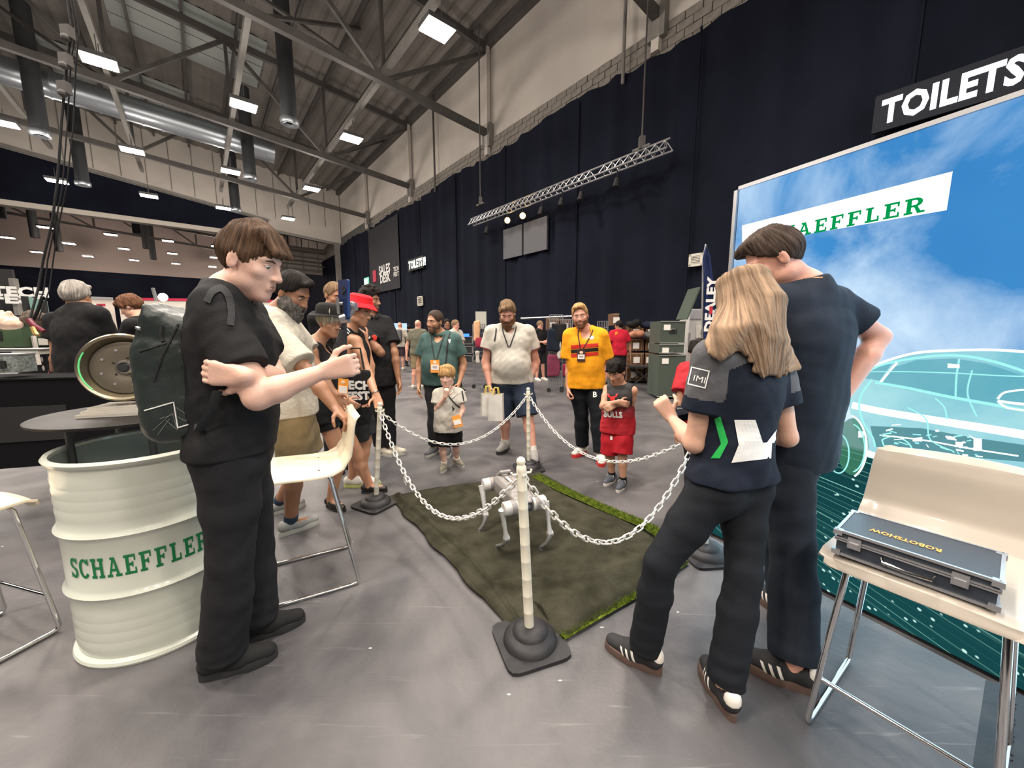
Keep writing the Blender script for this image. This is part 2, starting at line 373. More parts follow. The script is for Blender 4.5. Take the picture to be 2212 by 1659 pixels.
def person(label, H=1.78, yaw=0, cyaw=None, Y=4, pelvis=None, neck=None, head=None, arms=None, legs=None, group=None,
           skin='skin_light', vox=.008, b=1., fem=0, belly=0, limb=1., shirt=None, pants=None, shoe=None, hair=None, beard=None, brow='hair_dark', hands=None, shw=1., seg='full', child=0, neckr=1., hs=1., eye='eye_brown', mouth=True, dz=0, bodyfar=False):
    s = H/1.78; J = {}; g = lambda p: P(p[0], p[1], Y+(p[2] if len(p) > 2 else 0)) if not isinstance(p, np.ndarray) else p
    f = np.array([math.sin(math.radians(yaw)), -math.cos(math.radians(yaw)), 0]); l = np.cross([0, 0, 1], f)
    cy = yaw if cyaw is None else cyaw; fc = np.array([math.sin(math.radians(cy)), -math.cos(math.radians(cy)), 0]); lc = np.cross([0, 0, 1], fc)
    J.update(pelvis=g(pelvis), neck=g(neck), l=l, f=f, fc=fc, lc=lc, s=s); pe, nk = J['pelvis'], J['neck']; up = nk-pe
    hd = g(head[:2]+((head[5],) if len(head) > 5 else (0,))); hf, hl, hu = hframe(head[2], head[3], head[4] if len(head) > 4 else 0); hsz = s*hs
    J.update(head=hd, hf=hf, hl=hl, hu=hu, hs=hsz)
    for i, S in ((1, 'L'), (-1, 'R')):
        J['sh'+S] = nk-np.array([0, 0, .064*s])+lc*i*.165*s*shw*(1+.25*(b-1)) if not (arms and len(arms.get(S, ())) > 2 and arms[S][2] is not None) else g(arms[S][2])
        a = arms[S]; J['el'+S] = g(a[0]); J['wr'+S] = g(a[1])
        J['hip'+S] = pe+l*i*.088*s*(1+.5*(b-1))-np.array([0, 0, .03*s])
        if legs and seg == 'full':
            an = legs[S][1]; J['an'+S] = PZ(an[0], an[1], an[2] if len(an) > 2 else .085*s) if not isinstance(an, np.ndarray) else an
            kn = legs[S][0]
            if isinstance(kn, np.ndarray): J['kn'+S] = kn
            else:
                # knee depth: between hip and ankle, pushed by third value
                yk = (J['hip'+S][1]+J['an'+S][1])/2+(kn[2] if len(kn) > 2 else 0); J['kn'+S] = P(kn[0], kn[1], yk)
            J['toe'+S] = legs[S][2]
    # grid bounds
    pts = [pe, nk, hd]+[J[k+S] for S in 'LR' for k in ('sh', 'el', 'wr')]+([J[k+S] for S in 'LR' for k in ('hip', 'kn', 'an')] if seg == 'full' else [])
    pts = np.array(pts); m = .26*max(s, .8)+max(0, b-1)*.1+belly; lo = pts.min(0)-[m, m, .16]; hi = pts.max(0)+[m, m, .2]; lo[2] = max(lo[2], -.02)
    lo = np.minimum(lo, hd-[.2, .2, .3]); hi = np.maximum(hi, hd+.2)
    t = thing('person', label, 'person', (pe[0], pe[1], 0 if seg == 'full' else 0), group)
    dd = np.mean([math.dist(pe, J['wr'+S]) for S in 'LR'])
    B = Fld(lo, hi, vox); torso(B, J, s, b, fem=fem, belly=belly*.8, e=-.004)
    head_prims(B, hd, hf, hl, hu, hsz, nk, fem, neckr)
    for i, S in ((1, 'L'), (-1, 'R')):
        sh, el, wr = J['sh'+S], J['el'+S], J['wr'+S]; q = s*limb; fa = nrm(wr-el)
        B.cone(nk-[0, 0, .07*s]+lc*i*.08*s, sh, .052*s*b, .055*q, k=.03)
        B.cone(sh, sh+(el-sh)*.45, .056*q, .049*q, k=.02); B.cone(sh+(el-sh)*.45, el, .049*q, .040*q, k=.02)
        B.cone(el, el+(wr-el)*.3, .040*q, .043*q, k=.02); B.cone(el+(wr-el)*.3, wr, .043*q, .026*q*(.9 if fem else 1), k=.015)
        hh = (hands or {}).get(S, {}); d = hh.get('d', fa); n = hh.get('n', -lc*i if abs((-lc*i)@nrm(d)) < .9 else f); th = hh.get('th', f)
        hand(B, wr+nrm(d)*.012*s, d, n, th, s*hh.get('s', 1)*(.92 if fem else 1), hh.get('curl', .35), pt=hh.get('pt'))
        if seg == 'full':
            hp, kn, an = J['hip'+S], J['kn'+S], J['an'+S]; q = s*limb
            B.cone(hp, kn, .088*q*b**.5, .056*q, k=.03); sh2 = kn+(an-kn)*.33-nrm(np.cross(l, an-kn))*0
            B.cone(kn, sh2-f*.008, .054*q, .055*q, k=.02); B.cone(sh2-f*.008, an, .055*q, .037*q, k=.02)
            td = np.array([math.sin(math.radians(J['toe'+S])), -math.cos(math.radians(J['toe'+S])), 0]); B.cone(an-[0, 0, .03*s], an+td*.12*s-[0, 0, .045*s], .036*s, .026*s, k=.02)
    sm = skinmat(skin)
    if bodyfar: B.cut((0, 0, lo[2]-1), (0, 0, -1))
    obj('body', B.mesh('body', sm, it=1), t)
    # face bits
    q = lambda a, bb, c: hd+(hl*a+hf*bb+hu*c)*hsz; R = np.stack([hl, hf, hu], 1)
    if mouth:
        for i in (-1, 1):
            mb = MB(); mb.ball(q(i*.032, .0755, .003), (.0125*hsz, .0122*hsz, .0068*hsz), 10, 6, R); eo = mb.build('eye', mat('eye_white', (.75, .72, .7), .3), t, True)
            mb = MB(); mb.ball(q(i*.032, .0828, .0005), (.0056*hsz, .0052*hsz, .0054*hsz), 8, 6, R); mb.build('iris', mat(eye, (.03, .02, .012), .2), eo, True)
            mb = MB(); mb.tube([q(i*x, y, z) for x, y, z in ((.014, .0935, .021), (.03, .0905, .0245), (.046, .078, .019))], [.003*hsz, .0042*hsz, .002*hsz], 6); mb.build('eyebrow', MATS[brow] if brow in MATS else hairmat(brow), t, True)
            mb = MB(); mb.tube([q(i*(.032+x), y, z) for x, y, z in ((-.013, .079, .004), (-.004, .0865, .011), (.006, .085, .010), (.014, .075, .003))], .0022*hsz, 6); mb.build('eyelid', sm, t, True)
        mb = MB(); mb.ball(q(0, .0965, -.064), (.019*hsz, .0045*hsz, .0042*hsz), 10, 6, R); mb.ball(q(0, .0965, -.0735), (.017*hsz, .005*hsz, .0052*hsz), 10, 6, R); mb.build('lips', mat('lips_'+('fem' if fem else 'male'), (.42, .16, .13) if fem else (.38, .18, .14), .45), t, True)
    J['thing'] = t; J['lo'] = lo; J['hi'] = hi; J['b'] = b; J['fem'] = fem; J['belly'] = belly; J['limb'] = limb; J['vox'] = vox; J['seg'] = seg
    if pants: make_pants(J, **pants)
    if shirt: make_shirt(J, **shirt)
    if shoe and seg == 'full':
        for S in 'LR': make_shoe(J, S, **shoe)
    if hair: make_hair(J, **hair)
    if beard: make_beard(J, **beard)
    return J
SK = dict(skin_light=(.62, .37, .27), skin_pale=(.66, .42, .33), skin_pink=(.60, .31, .23), skin_tan=(.45, .235, .14), skin_brown=(.30, .15, .085), skin_olive=(.46, .25, .16))
def skinmat(n):
    c = SK[n]; return mat(n, tuple(x*.94 for x in c), .48, noise=0, nscale=14, col2=(min(1, c[0]*1.05), c[1]*1.0, c[2]*.97), bump=.12, bscale=140)
HC = dict(hair_brown=(.085, .048, .028), hair_dark=(.012, .009, .008), hair_grey=(.42, .38, .34), hair_blond=(.45, .27, .11), hair_sand=(.22, .14, .08), hair_ginger=(.16, .075, .04), hair_silver=(.5, .47, .36), hair_long=(.27, .18, .115), hair_mixed=(.12, .11, .1), hair_fade=(.06, .04, .03), hair_stub=(.12, .07, .05))
def hairmat(n, stretch=(3, 3, .15)):
    if n in MATS: return MATS[n]
    c = HC[n]; m = mat(n, tuple(x*.5 for x in c), .65, nscale=30, col2=tuple(min(1, x*1.6) for x in c), bump=1., bscale=70, stretch=stretch, spec=.2)
    if not n.startswith(('hair_ginger', 'hair_mixed', 'hair_stub')):
        nt = m.node_tree; a = nt.nodes.new('ShaderNodeAttribute'); a.attribute_name = 'strand'
        for x in nt.nodes:
            if x.type == 'TEX_NOISE': nt.links.new(a.outputs['Vector'], x.inputs['Vector']); x.inputs['Scale'].default_value = 130 if x.inputs['Scale'].default_value < 50 else 260
    return m
def make_shirt(J, mat_=None, e=.016, loose=.5, sleeve=.55, hem=-.05, collar=None, neckcut=None, tank=False, placket=False, name='shirt', folds=.006, sl_w=.02, mats=None, mfun=None, hemt=0, slr=1., belly=None, neckr=.062, sg=True, arm_only=None):
    s, t, f, l, lc, fc = J['s'], J['thing'], J['f'], J['l'], J['lc'], J['fc']; pe, nk = J['pelvis'], J['neck']; up = nk-pe; vx = J['vox']; b = J['b']
    A = Fld(J['lo'], J['hi'], vx); torso(A, J, s, b, e=e, fem=J['fem'], belly=J['belly'], loose=loose)
    z0 = pe+np.array([0, 0, hem*s]); A.cone(pe+[0, 0, .08*s], pe-[0, 0, .12*s], .112*s*b+e, .122*s*b+e, k=.04)
    if hem < -.12: 
        for i in (-1, 1): A.cone(pe+l*i*.06*s*b, z0+l*i*.07*s*b, .118*s*b+e, .12*s*b+e, k=.03)
    for i, S in ((1, 'L'), (-1, 'R')):
        sh, el = J['sh'+S], J['el'+S]; v = el-sh; q = s*J['limb']; hp = J['hip'+S]; pe_ = J.get('pe', .014)
        A.cone(hp-f*.012+[0, 0, .03*s], hp-[0, 0, .10*s], .094*q*b**.5+pe_+.009, .096*q*b**.5+pe_+.009, k=.03); A.cone(hp-f*.035*s+[0, 0, .02], hp-f*.03*s-[0, 0, .06*s], .075*q+pe_+.009, .075*q+pe_+.009, k=.03)
        A.cone(nk-[0, 0, .075*s]+lc*i*.08*s, sh-lc*i*.01, .056*s*b+e*.6, (.049*q+e) if not tank else .03, k=.025)
        if tank:
            A.cone(sh+lc*i*.045*s-[0, 0, .02*s], sh+lc*i*.03*s-[0, 0, .16*s], .075*s, .06*s, k=.02, neg=True)
            continue
        if sleeve > 0:
            B = A.like(); m = min(sleeve, .97); B.cone(sh, sh+v*(m+.12), .056*q+e*1.05, .048*q*slr+e+sl_w, k=0)
            if sleeve > 1:
                wr = J['wr'+S]; B.cone(el, el+(wr-el)*(sleeve-1), .044*q+e, .034*q+e+.006, k=.02); B.cut(el+(wr-el)*(sleeve-1), wr-el)
            else: B.cut(sh+v*m, v)
            A.join(B, .03)
    A.cut(z0+hemt*f, (hemt*2*f[0], hemt*2*f[1], -1), k=.008)
    hd = J['head']; A.cone(nk+fc*.005, hd-J['hu']*.08*s, (neckr+.002)*s, .064*s, k=.012, neg=True); A.cut(nk+np.array([0, 0, .040*s if not tank else .025*s]), nrm(nrm(hd-nk)*.35+np.array([0, 0, 1.])), k=.01)
    if neckcut:
        A.ell(nk+fc*.07*s-[0, 0, neckcut*.5*s], (.05*s, .10*s, neckcut*s), np.stack([lc, fc, [0, 0, 1]], 1), k=.01, neg=True)
    sd = abs(hash(name+J['thing'].name)) % 97
    sd = int(abs(pe[0]*37+pe[1]*17)) % 97
    def disp(p, n):
        h = (p[:, 2]-pe[2])/max(up[2], .1); w = np.clip(1.1-np.abs(h-.15)*1.2, .25, 1)
        return folds*.55*w*vnoise(p*np.array([1.2, 1.2, .8]), 19/s, sd)+folds*.22*vnoise(p, 48/s, sd+1)
    o = obj(name, A.mesh(name, mats or [mat_], disp, mfun), t)
    J['shirt'] = o
    if collar is not None:
        c = Fld(nk-.16, nk+.16, min(vx, .006)); ax = nrm(hd-J['hu']*.08*s-nk+[0, 0, .02]); n2 = 14
        for i in range(n2):
            a = 2*math.pi*i/n2; a2 = 2*math.pi*(i+1)/n2
            pt = lambda a: nk+(lc*math.cos(a)*.072+fc*(math.sin(a)*.074+.010))*s+np.array([0, 0, (.012-.026*max(0, math.sin(a)))*s])
            c.cone(pt(a), pt(a2), .014*s, k=.004); c.cone(pt(a)+ax*.018*s, pt(a2)+ax*.018*s, .009*s, k=.01)
        c.cone(nk, nk+ax*.2, .060*s, .058*s, k=.004, neg=True); c.cone(nk+fc*.085*s-[0, 0, .05], nk+fc*.085*s+[0, 0, .06], .012*s, k=.006, neg=True)
        obj('collar', c.mesh('collar', collar), o)
    return o
def make_pants(J, mat_=None, e=.012, length=1., name='trousers', top=.06, flare=0., mats=None, mfun=None, folds=.006, hw=0.):
    s, t, f, l = J['s'], J['thing'], J['f'], J['l']; pe = J['pelvis']; vx = J['vox']; b = J['b']; q = s*J['limb']
    J['pe'] = e; A = Fld(J['lo'], J['hi'], vx); H = (.058+.014*J['fem'])*s*b
    for i in (-1, 1): A.cone(pe-[0, 0, .05*s]+l*i*H, pe+[0, 0, .12*s]+l*i*.045*s*b, .114*s*b+e*.5, .095*s*b+e*.3, k=.03)
    if J['fem']: A.cone(pe-[0, 0, .04*s], pe, .110*s*b+e*.4, .102*s*b+e*.2, k=.03)
    if J['seg'] == 'full':
        for i, S in ((1, 'L'), (-1, 'R')):
            hp, kn, an = J['hip'+S], J['kn'+S], J['an'+S]; B = A.like(); B.cone(hp-f*.012+[0, 0, .02], hp+(kn-hp)*.5, .094*q*b**.5+e, .078*q+e+hw*.5, k=.02)
            B.cone(hp-f*.035*s, hp-f*.02*s-[0, 0, .05], .075*q+e, .07*q+e, k=.03)
            if length <= 1:
                m = length; B.cone(hp+(kn-hp)*.5, kn+(kn-hp)*.0, .078*q+e+hw*.5, .064*q+e+hw, k=.02); B.cut(hp+(kn-hp)*m, kn-hp)
            else:
                m = length-1; B.cone(hp+(kn-hp)*.5, kn, .078*q+e, .060*q+e, k=.02); B.cone(kn, kn+(an-kn)*.35, .060*q+e, .058*q+e+flare*.3, k=.02); B.cone(kn+(an-kn)*.35, kn+(an-kn)*(m+.1), .058*q+e+flare*.3, .040*q+e+flare, k=.02); B.cut(kn+(an-kn)*m, an-kn)
            A.join(B, .02)
    A.cut(pe+[0, 0, top*s], (0, 0, 1))
    sd = int(abs(pe[0]*53+pe[1]*29)) % 97
    def disp(p, n):
        r = folds*.35*vnoise(p*np.array([1, 1, .6]), 15/s, sd)+folds*.25*vnoise(p*np.array([1, 1, 1.3]), 30/s, sd+3)
        for S in 'LR':
            if J['seg'] == 'full':
                d = np.linalg.norm(p-J['an'+S], axis=1); r = r+folds*.30*np.exp(-(d/.13)**2)*np.sin(p[:, 2]*95/s+2*vnoise(p, 9, sd))
        return r
    o = obj(name, A.mesh(name, mats or [mat_], disp, mfun), t); J['pants'] = o; return o
def make_shoe(J, S, upper=None, sole=None, size=1., laces=None, sock=None, stripes=None, low=False, st=.028, accent=None):
    s = J['s']*size; an = J['an'+S]; ya = math.radians(J['toe'+S]); d = np.array([math.sin(ya), -math.cos(ya), 0]); n = np.cross([0, 0, 1], d); t = J['thing']
    h = max(0., an[2]-.085*J['s']); an = np.array([an[0], an[1], 0]); up = np.array([0, 0, 1.]); vx = .006 if J['vox'] < .007 else .008
    lf = nrm(d+up*(0 if h < .03 else -.35*min(1, h/.08))); up2 = np.cross(n, lf)*-1; up2 = up2 if up2[2] > 0 else -up2; o0 = an+up*h*.9
    q = lambda a, b, c: o0+(lf*a+n*b+up2*c)*s
    A = Fld(q(0, 0, 0)-.26*s, q(0, 0, 0)+.26*s, vx)
    A.cone(q(-.045, 0, .055), q(.05, 0, .052), .036*s, .042*s, k=.02); A.cone(q(.05, 0, .045), q(.15, -.004, .038), .044*s, .034*s, k=.03, w=up2, flat=1.1)
    A.cone(q(-.045, 0, .07), q(.02, 0, .075), .034*s, .034*s, k=.02)
    A.cone(q(-.01, 0, .085), q(-.01, 0, .16), (.029 if not low else .034)*s, .05*s, k=.006, neg=True)
    if low: A.cone(q(.04, 0, .08), q(.09, 0, .09), .034*s, k=.01, neg=True)
    A.cut(q(0, 0, st), -up2); so = obj('shoe', A.mesh('shoe', upper), t)
    mb = MB(); N = 24; out = []
    for i in range(N):
        a = 2*math.pi*i/N; x = math.cos(a); y = math.sin(a); w = .048 if x > 0 else .038; out.append((.052+.135*x, (w*abs(y)**.8*(1 if y > 0 else -1))*(1-.12*(x < -.5))))
    vs = [q(a, b2, 0.0) for a, b2 in out]+[q(a+.0, b2*1.06, st*.5) for a, b2 in out]+[q(a, b2*.98, st+.006) for a, b2 in out]
    mb.add(vs, [tuple(range(N-1, -1, -1)), tuple(2*N+k for k in range(N))]+[(r*N+i, r*N+(i+1) % N, (r+1)*N+(i+1) % N, (r+1)*N+i) for r in (0, 1) for i in range(N)]); mb.build('sole', sole, so, True)
    if laces is not None:
        mb = MB()
        for i in range(4):
            a = .045+.022*i; z = .093-.008*i; mb.tube([q(a, -.024, z-.012), q(a+.004, 0, z+.001), q(a, .024, z-.012)], .0028*s, 5)
        mb.tube([q(.045, 0, .095), q(.03, .03, .105), q(.05, .045, .085)], .0025*s, 5); mb.tube([q(.045, 0, .095), q(.035, -.03, .107), q(.06, -.045, .083)], .0025*s, 5); mb.build('laces', laces, so, True)
    if stripes is not None:
        tg = bvh(so)
        for i in (-1, 1):
            for j in range(3):
                mb = MB(); pts = []
                for a, z in ((.02+.026*j, .034), (.031+.026*j, .034), (.052+.026*j-.004, .078-.006*j), (.041+.026*j-.004, .078-.006*j)): pts.append(q(a, i*.09, z))
                drape_poly(mb, pts, -n*i, tg, .0018); mb.build('stripe', stripes, so)
        mb = MB(); A = Fld(q(0, 0, 0)-.2*s, q(0, 0, 0)+.2*s, vx); A.cone(q(-.052, 0, .062), q(-.05, 0, .082), .035*s, k=.01); A.cut(q(-.048, 0, 0), lf); A.cut(q(0, 0, .062), -up2); A.cone(q(-.01, 0, .07), q(-.01, 0, .16), .034*s, .05*s, k=.004, neg=True); obj('heel_tab', A.mesh('heel_tab', stripes), so)
    if sock is not None:
        mb = MB(); a0 = np.array([J['an'+S][0], J['an'+S][1], J['an'+S][2]]); k = J['kn'+S]; dd = nrm(k-a0); mb.lathe([(.040*s, -.03), (.043*s, .02), (.045*s, .055*s)], a0, dd, 14, True, True); mb.build('sock', sock, t, True)
    return so
from mathutils.bvhtree import BVHTree
def bvh(*os_):
    vs = []; fs = []
    for o in os_:
        b0 = len(vs); vs += [tuple(v.co) for v in o.data.vertices]; fs += [tuple(b0+i for i in p.vertices) for p in o.data.polygons]
    return BVHTree.FromPolygons(vs, fs)
def proj(tg, p, d, off):
    h = tg.ray_cast(Vector(p), Vector(d), 1.5)
    if h[0] is None:
        h = tg.find_nearest(Vector(p)); return np.array(h[0])-np.array(d)*off
    return np.array(h[0])-np.array(d)*off
def drape_poly(mb, pts, d, tg, off, n=5):
    """a four-cornered patch laid on a surface"""
    a, b, c, e = [np.array(p) for p in pts]; g = []
    for i in range(n+1):
        for j in range(n+1):
            u, v = i/n, j/n; g.append(proj(tg, (a*(1-u)+b*u)*(1-v)+(e*(1-u)+c*u)*v, d, off))
    mb.add(g, [(i*(n+1)+j, (i+1)*(n+1)+j, (i+1)*(n+1)+j+1, i*(n+1)+j+1) for i in range(n) for j in range(n)])
def drape_strip(mb, pts, wdt, d, tg, off, sub=6, sidev=None):
    """ribbon along points laid on a surface"""
    P_ = []
    for a, b in zip(pts[:-1], pts[1:]): P_ += [np.array(a)*(1-t)+np.array(b)*t for t in np.linspace(0, 1, sub, endpoint=False)]
    P_.append(np.array(pts[-1])); vs = []
    for i, p in enumerate(P_):
        t = nrm(P_[min(i+1, len(P_)-1)]-P_[max(i-1, 0)]); sd = nrm(np.cross(t, d)) if sidev is None else np.array(sidev)
        vs += [proj(tg, p-sd*wdt/2, d, off), proj(tg, p+sd*wdt/2, d, off)]
    mb.add(vs, [(2*i, 2*i+1, 2*i+3, 2*i+2) for i in range(len(P_)-1)])
def drape_text(mb, txt, tg, d, o, X, Y, w=None, h=None, off=.003, bold=.03, slabf=False):
    if slabf: return
    vs, fs = text_mb(txt, bold, 2); lo = vs.min(0); vs = vs-lo; sz = vs.max(0); sx = (w/sz[0]) if w else h/sz[1]; sy = h/sz[1] if h else sx; o = np.array(o)
    mb.add([proj(tg, o+np.array(X)*a*sx+np.array(Y)*b*sy, d, off) for a, b, _ in vs], fs)
def make_hair(J, style='short', col='hair_brown', t=.012, rough=.004, top=.02):
    hd, f, l, u, s = J['head'], J['hf'], J['hl'], J['hu'], J['hs']; R = np.stack([l, f, u], 1); q = lambda a, b, c: hd+(l*a+f*b+u*c)*s; vx = min(J['vox'], .006)
    A = Fld(hd-.30*s if style != 'long' else hd-np.array([.3, .3, .62])*s, hd+.24*s, vx)
    A.ell(q(0, -.012, .028), ((.076+t)*s, (.097+t)*s, (.092+t)*s), R, k=.01)
    c, si = .84, -.55     # cutting plane leaning from forehead to nape
    if style in ('short', 'buzz', 'fade', 'quiff', 'curly', 'fringe', 'kid'):
        if style in ('quiff', 'fringe', 'curly', 'fade'):
            A.ell(q(0, -.0, .075), ((.068)*s, .088*s, (.042+top)*s), R, k=.02)
        if style == 'fringe':
            for i in range(-4, 5): A.cone(q(i*.013, .04, .105), q(i*.014+.003*(-1)**i, .102, .052+.006*(i % 2)), .019*s, .009*s, k=.010)
        if style == 'quiff': A.cone(q(.03, .06, .10), q(-.04, .085, .095), .024*s, .018*s, k=.02)
        if style == 'curly':
            rs = np.random.RandomState(3)
            for i in range(60):
                a = rs.rand()*6.28; b = rs.rand()*1.25; A.ell(q(math.cos(a)*math.sin(b)*.080, math.sin(a)*math.sin(b)*.10, .035+math.cos(b)*.105), ((.014+.008*rs.rand())*s, )*3, k=.006)
        if style == 'kid':
            A.ell(q(0, .0, .045), (.088*s, .108*s, .088*s), R, k=.02)
            for i in range(-5, 6): A.cone(q(i*.010, .055, .11), q(i*.0145, .100-.0014*abs(i)**1.7, .030+.012*math.sin(i*1.7+.5)), .020*s, .010*s, k=.010)
        hl_ = {'short': .074, 'buzz': .078, 'fade': .078, 'quiff': .086, 'curly': .068, 'fringe': .040, 'kid': .024}[style]
        # face and neck opening
        B = A.like(); B.F[:] = -.2
        A.cone(q(0, .14, hl_-.085), q(0, .09, hl_-.085), .078*s, k=.008, neg=True); A.ell(q(0, .092, hl_-.09), (.068*s, .062*s, .09*s), R, k=.008, neg=True)
        nn = -u*.80+f*.60; low = {'kid': -.075, 'short': -.045, 'fringe': -.052, 'curly': -.04, 'fade': .012, 'quiff': -.02, 'buzz': -.035}[style]
        A.cut(q(0, -.02, low), nn, k=.006)
        for i in (-1, 1): A.cone(q(i*.075, -.004, -.03), q(i*.1, -.004, -.02), .030*s if style != 'kid' else .02*s, k=.004, neg=True)
    if style == 'long':
        # parted curtain of straight hair falling down the back and over the shoulders
        tgb = bvh(J['shirt']); ends = [(1528, 742), (1534, 760), (1544, 768), (1556, 776), (1566, 768), (1576, 762), (1592, 752), (1612, 762), (1632, 800), (1648, 812), (1664, 806), (1680, 812), (1694, 806), (1706, 800), (1716, 796), (1724, 794)]
        ends = [x for a_, b_ in zip(ends[:-1], ends[1:]) for x in (a_, ((a_[0]+b_[0])/2, (a_[1]+b_[1])/2-3))]+[ends[-1]]
        for i, (eu, ev) in enumerate(ends):
            k_ = i/(len(ends)-1)*2-1; a = k_*1.75; bx, by = -math.sin(a)*.086, -.012-math.cos(a)*.103; tt = q(bx*.72, by*.72, .080); m = q(bx*1.12, by*1.06, -.035); dd = nrm(ray(eu, ev)); hh = tgb.ray_cast(Vector((0, 0, CH)), Vector(dd), 3)
            e_ = (np.array(hh[0])-dd*.016) if hh[0] is not None else P(eu, ev, 1.40); m2 = m*.45+e_*.55-dd*.030
            A.cone(q(0, -.02, .10), tt, .030*s, .028*s, k=.02); A.cone(tt, m, .028*s, .024*s, k=.012); A.cone(m, m2, .024*s, .021*s, k=.010); A.cone(m2, e_, .021*s, .011*s, k=.008)
        A.ell(q(0, .07, -.04), (.052*s, .07*s, .10*s), R, k=.01, neg=True)
    def disp(p, n):
        x = (p-hd)@R; ang = np.arctan2(x[:, 0], x[:, 1]); w = np.clip(np.hypot(x[:, 0], x[:, 1])/.06, 0, 1)
        fine = np.sin(ang*31+2.5*np.sin(ang*7)+x[:, 2]*40)+.6*np.sin(ang*53+x[:, 2]*25+1)
        if style == 'long': return .0016*w*(np.sin(ang*24+3*np.sin(ang*5)+x[:, 2]*5)+.6*np.sin(ang*47+x[:, 2]*7))
        return rough*.45*s*vnoise(p*np.array([1, 1, .7]), 60/s, 5)+rough*.30*w*s*fine
    me = A.mesh('hair', hairmat(col), disp); n = len(me.vertices); co = np.empty(n*3, f4); me.vertices.foreach_get('co', co); x = (co.reshape(-1, 3)-hd)@R; ang = np.arctan2(x[:, 0], x[:, 1]+.01)
    if style in ('short', 'fringe', 'kid', 'quiff', 'fade', 'buzz'): ang = np.arctan2(x[:, 0], x[:, 1]+.05*s)
    at = me.attributes.new('strand', 'FLOAT_VECTOR', 'POINT'); at.data.foreach_set('vector', np.stack([np.cos(ang)*.1, np.sin(ang)*.1, x[:, 2]*.06+np.hypot(x[:, 0], x[:, 1])*.03], 1).astype(f4).ravel())
    return obj('hair', me, J['thing'])
def make_beard(J, col='hair_ginger', t=.012, long=.0, top=-.035):
    hd, f, l, u, s = J['head'], J['hf'], J['hl'], J['hu'], J['hs']; R = np.stack([l, f, u], 1); q = lambda a, b, c: hd+(l*a+f*b+u*c)*s; vx = min(J['vox'], .006)
    A = Fld(hd-.26*s, hd+.2*s, vx); A.ell(q(0, .03, -.045), ((.061+t*.6)*s, (.067+t*.75)*s, (.082+t)*s), R, k=.01); A.ell(q(0, .070, -.108-long*.4), ((.03+t)*s, (.026+t)*s, (.02+t+long)*s), R, k=.03)
    for i in (-1, 1): A.ell(q(i*.048, .012, -.07), ((.02+t)*s, (.034+t)*s, (.024+t)*s), R, k=.02); A.cone(q(i*.069, .012, -.07), q(i*.074, .012, -.02), .008*s, .005*s, k=.01)
    A.cut(q(0, .0, top), u*.9+f*.42, k=.006) if False else None
    A.ell(q(0, .075, -.008), (.062*s, .06*s, .043*s), R, k=.008, neg=True); A.cut(q(0, 0, -.012), u, k=.006); A.cut(q(0, -.012, 0), -f, k=.006)
    A.ell(q(0, .11, -.069), (.018*s, .025*s, .0085*s), R, k=.004, neg=True)
    return obj('beard', A.mesh('beard', hairmat(col), lambda p, n: min(.003, t*.22)*s*vnoise(p, 110/s, 8)), J['thing'])
def lanyard(J, col, w=.012, drop=.34, card=None, cut=0, x=0., cards=1., d=None):
    """neck strap with a card hanging on the chest"""
    s, nk, lc, fc = J['s'], J['neck'], J['lc'], J['fc']; tg = bvh(J['shirt']); t = J['thing']; mb = MB(); bot = nk+fc*.35-[0, 0, drop*s]+lc*x*s
    for i in (-1, 1):
        pts = [nk+lc*i*.075*s+fc*.35+[0, 0, -.0*s], nk+lc*(i*.065+x*.3)*s+fc*.35-[0, 0, .06*s], bot+lc*i*.006*s]; drape_strip(mb, pts, w*s, -fc, tg, .006, 8)
    lo_ = mb.build('lanyard', col, t)
    if card:
        c0 = proj(tg, bot-[0, 0, .05*s], -fc, .016); X = lc; Z = np.array([0, 0, 1.]); W_, H_ = .072*cards, .10*cards; cb = MB(); cb.box(c0, (W_, H_, .004), X, Z, np.cross(X, Z)*1); co = cb.build('badge', mat('badge_'+card, *( [(.85, .33, .05)] if card == 'orange' else [(.05, .02, .02)])), t)
        cb = MB(); cb.box(c0+fc*.003-[0, 0, .008*cards], (W_*.84, H_*.42, .002), X, Z, np.cross(X, Z)); cb.build('name_panel', mat('paper', (.8, .76, .72)), co)
        cb = MB(); [cb.box(c0+fc*.0045-[0, 0, (.0-.011*k)*cards], (W_*.5, .004*cards, .001), X, Z, np.cross(X, Z)) for k in (-1, -.2)]; cb.build('printed_line', mat('ink', (.15, .12, .12)), co)
        cb = MB(); cb.ball(c0+fc*.003+[0, 0, .030*cards], (W_*.22, .002, .013*cards), 10, 6, np.stack([X, fc, Z], 1)); cb.build('emblem', mat('badge_pale', (.9, .6, .4)), co)
k_black = mat('black_suede', (.018, .018, .02), .8, bump=.3); k_lace = mat('black_cord', (.01, .01, .011), .8)
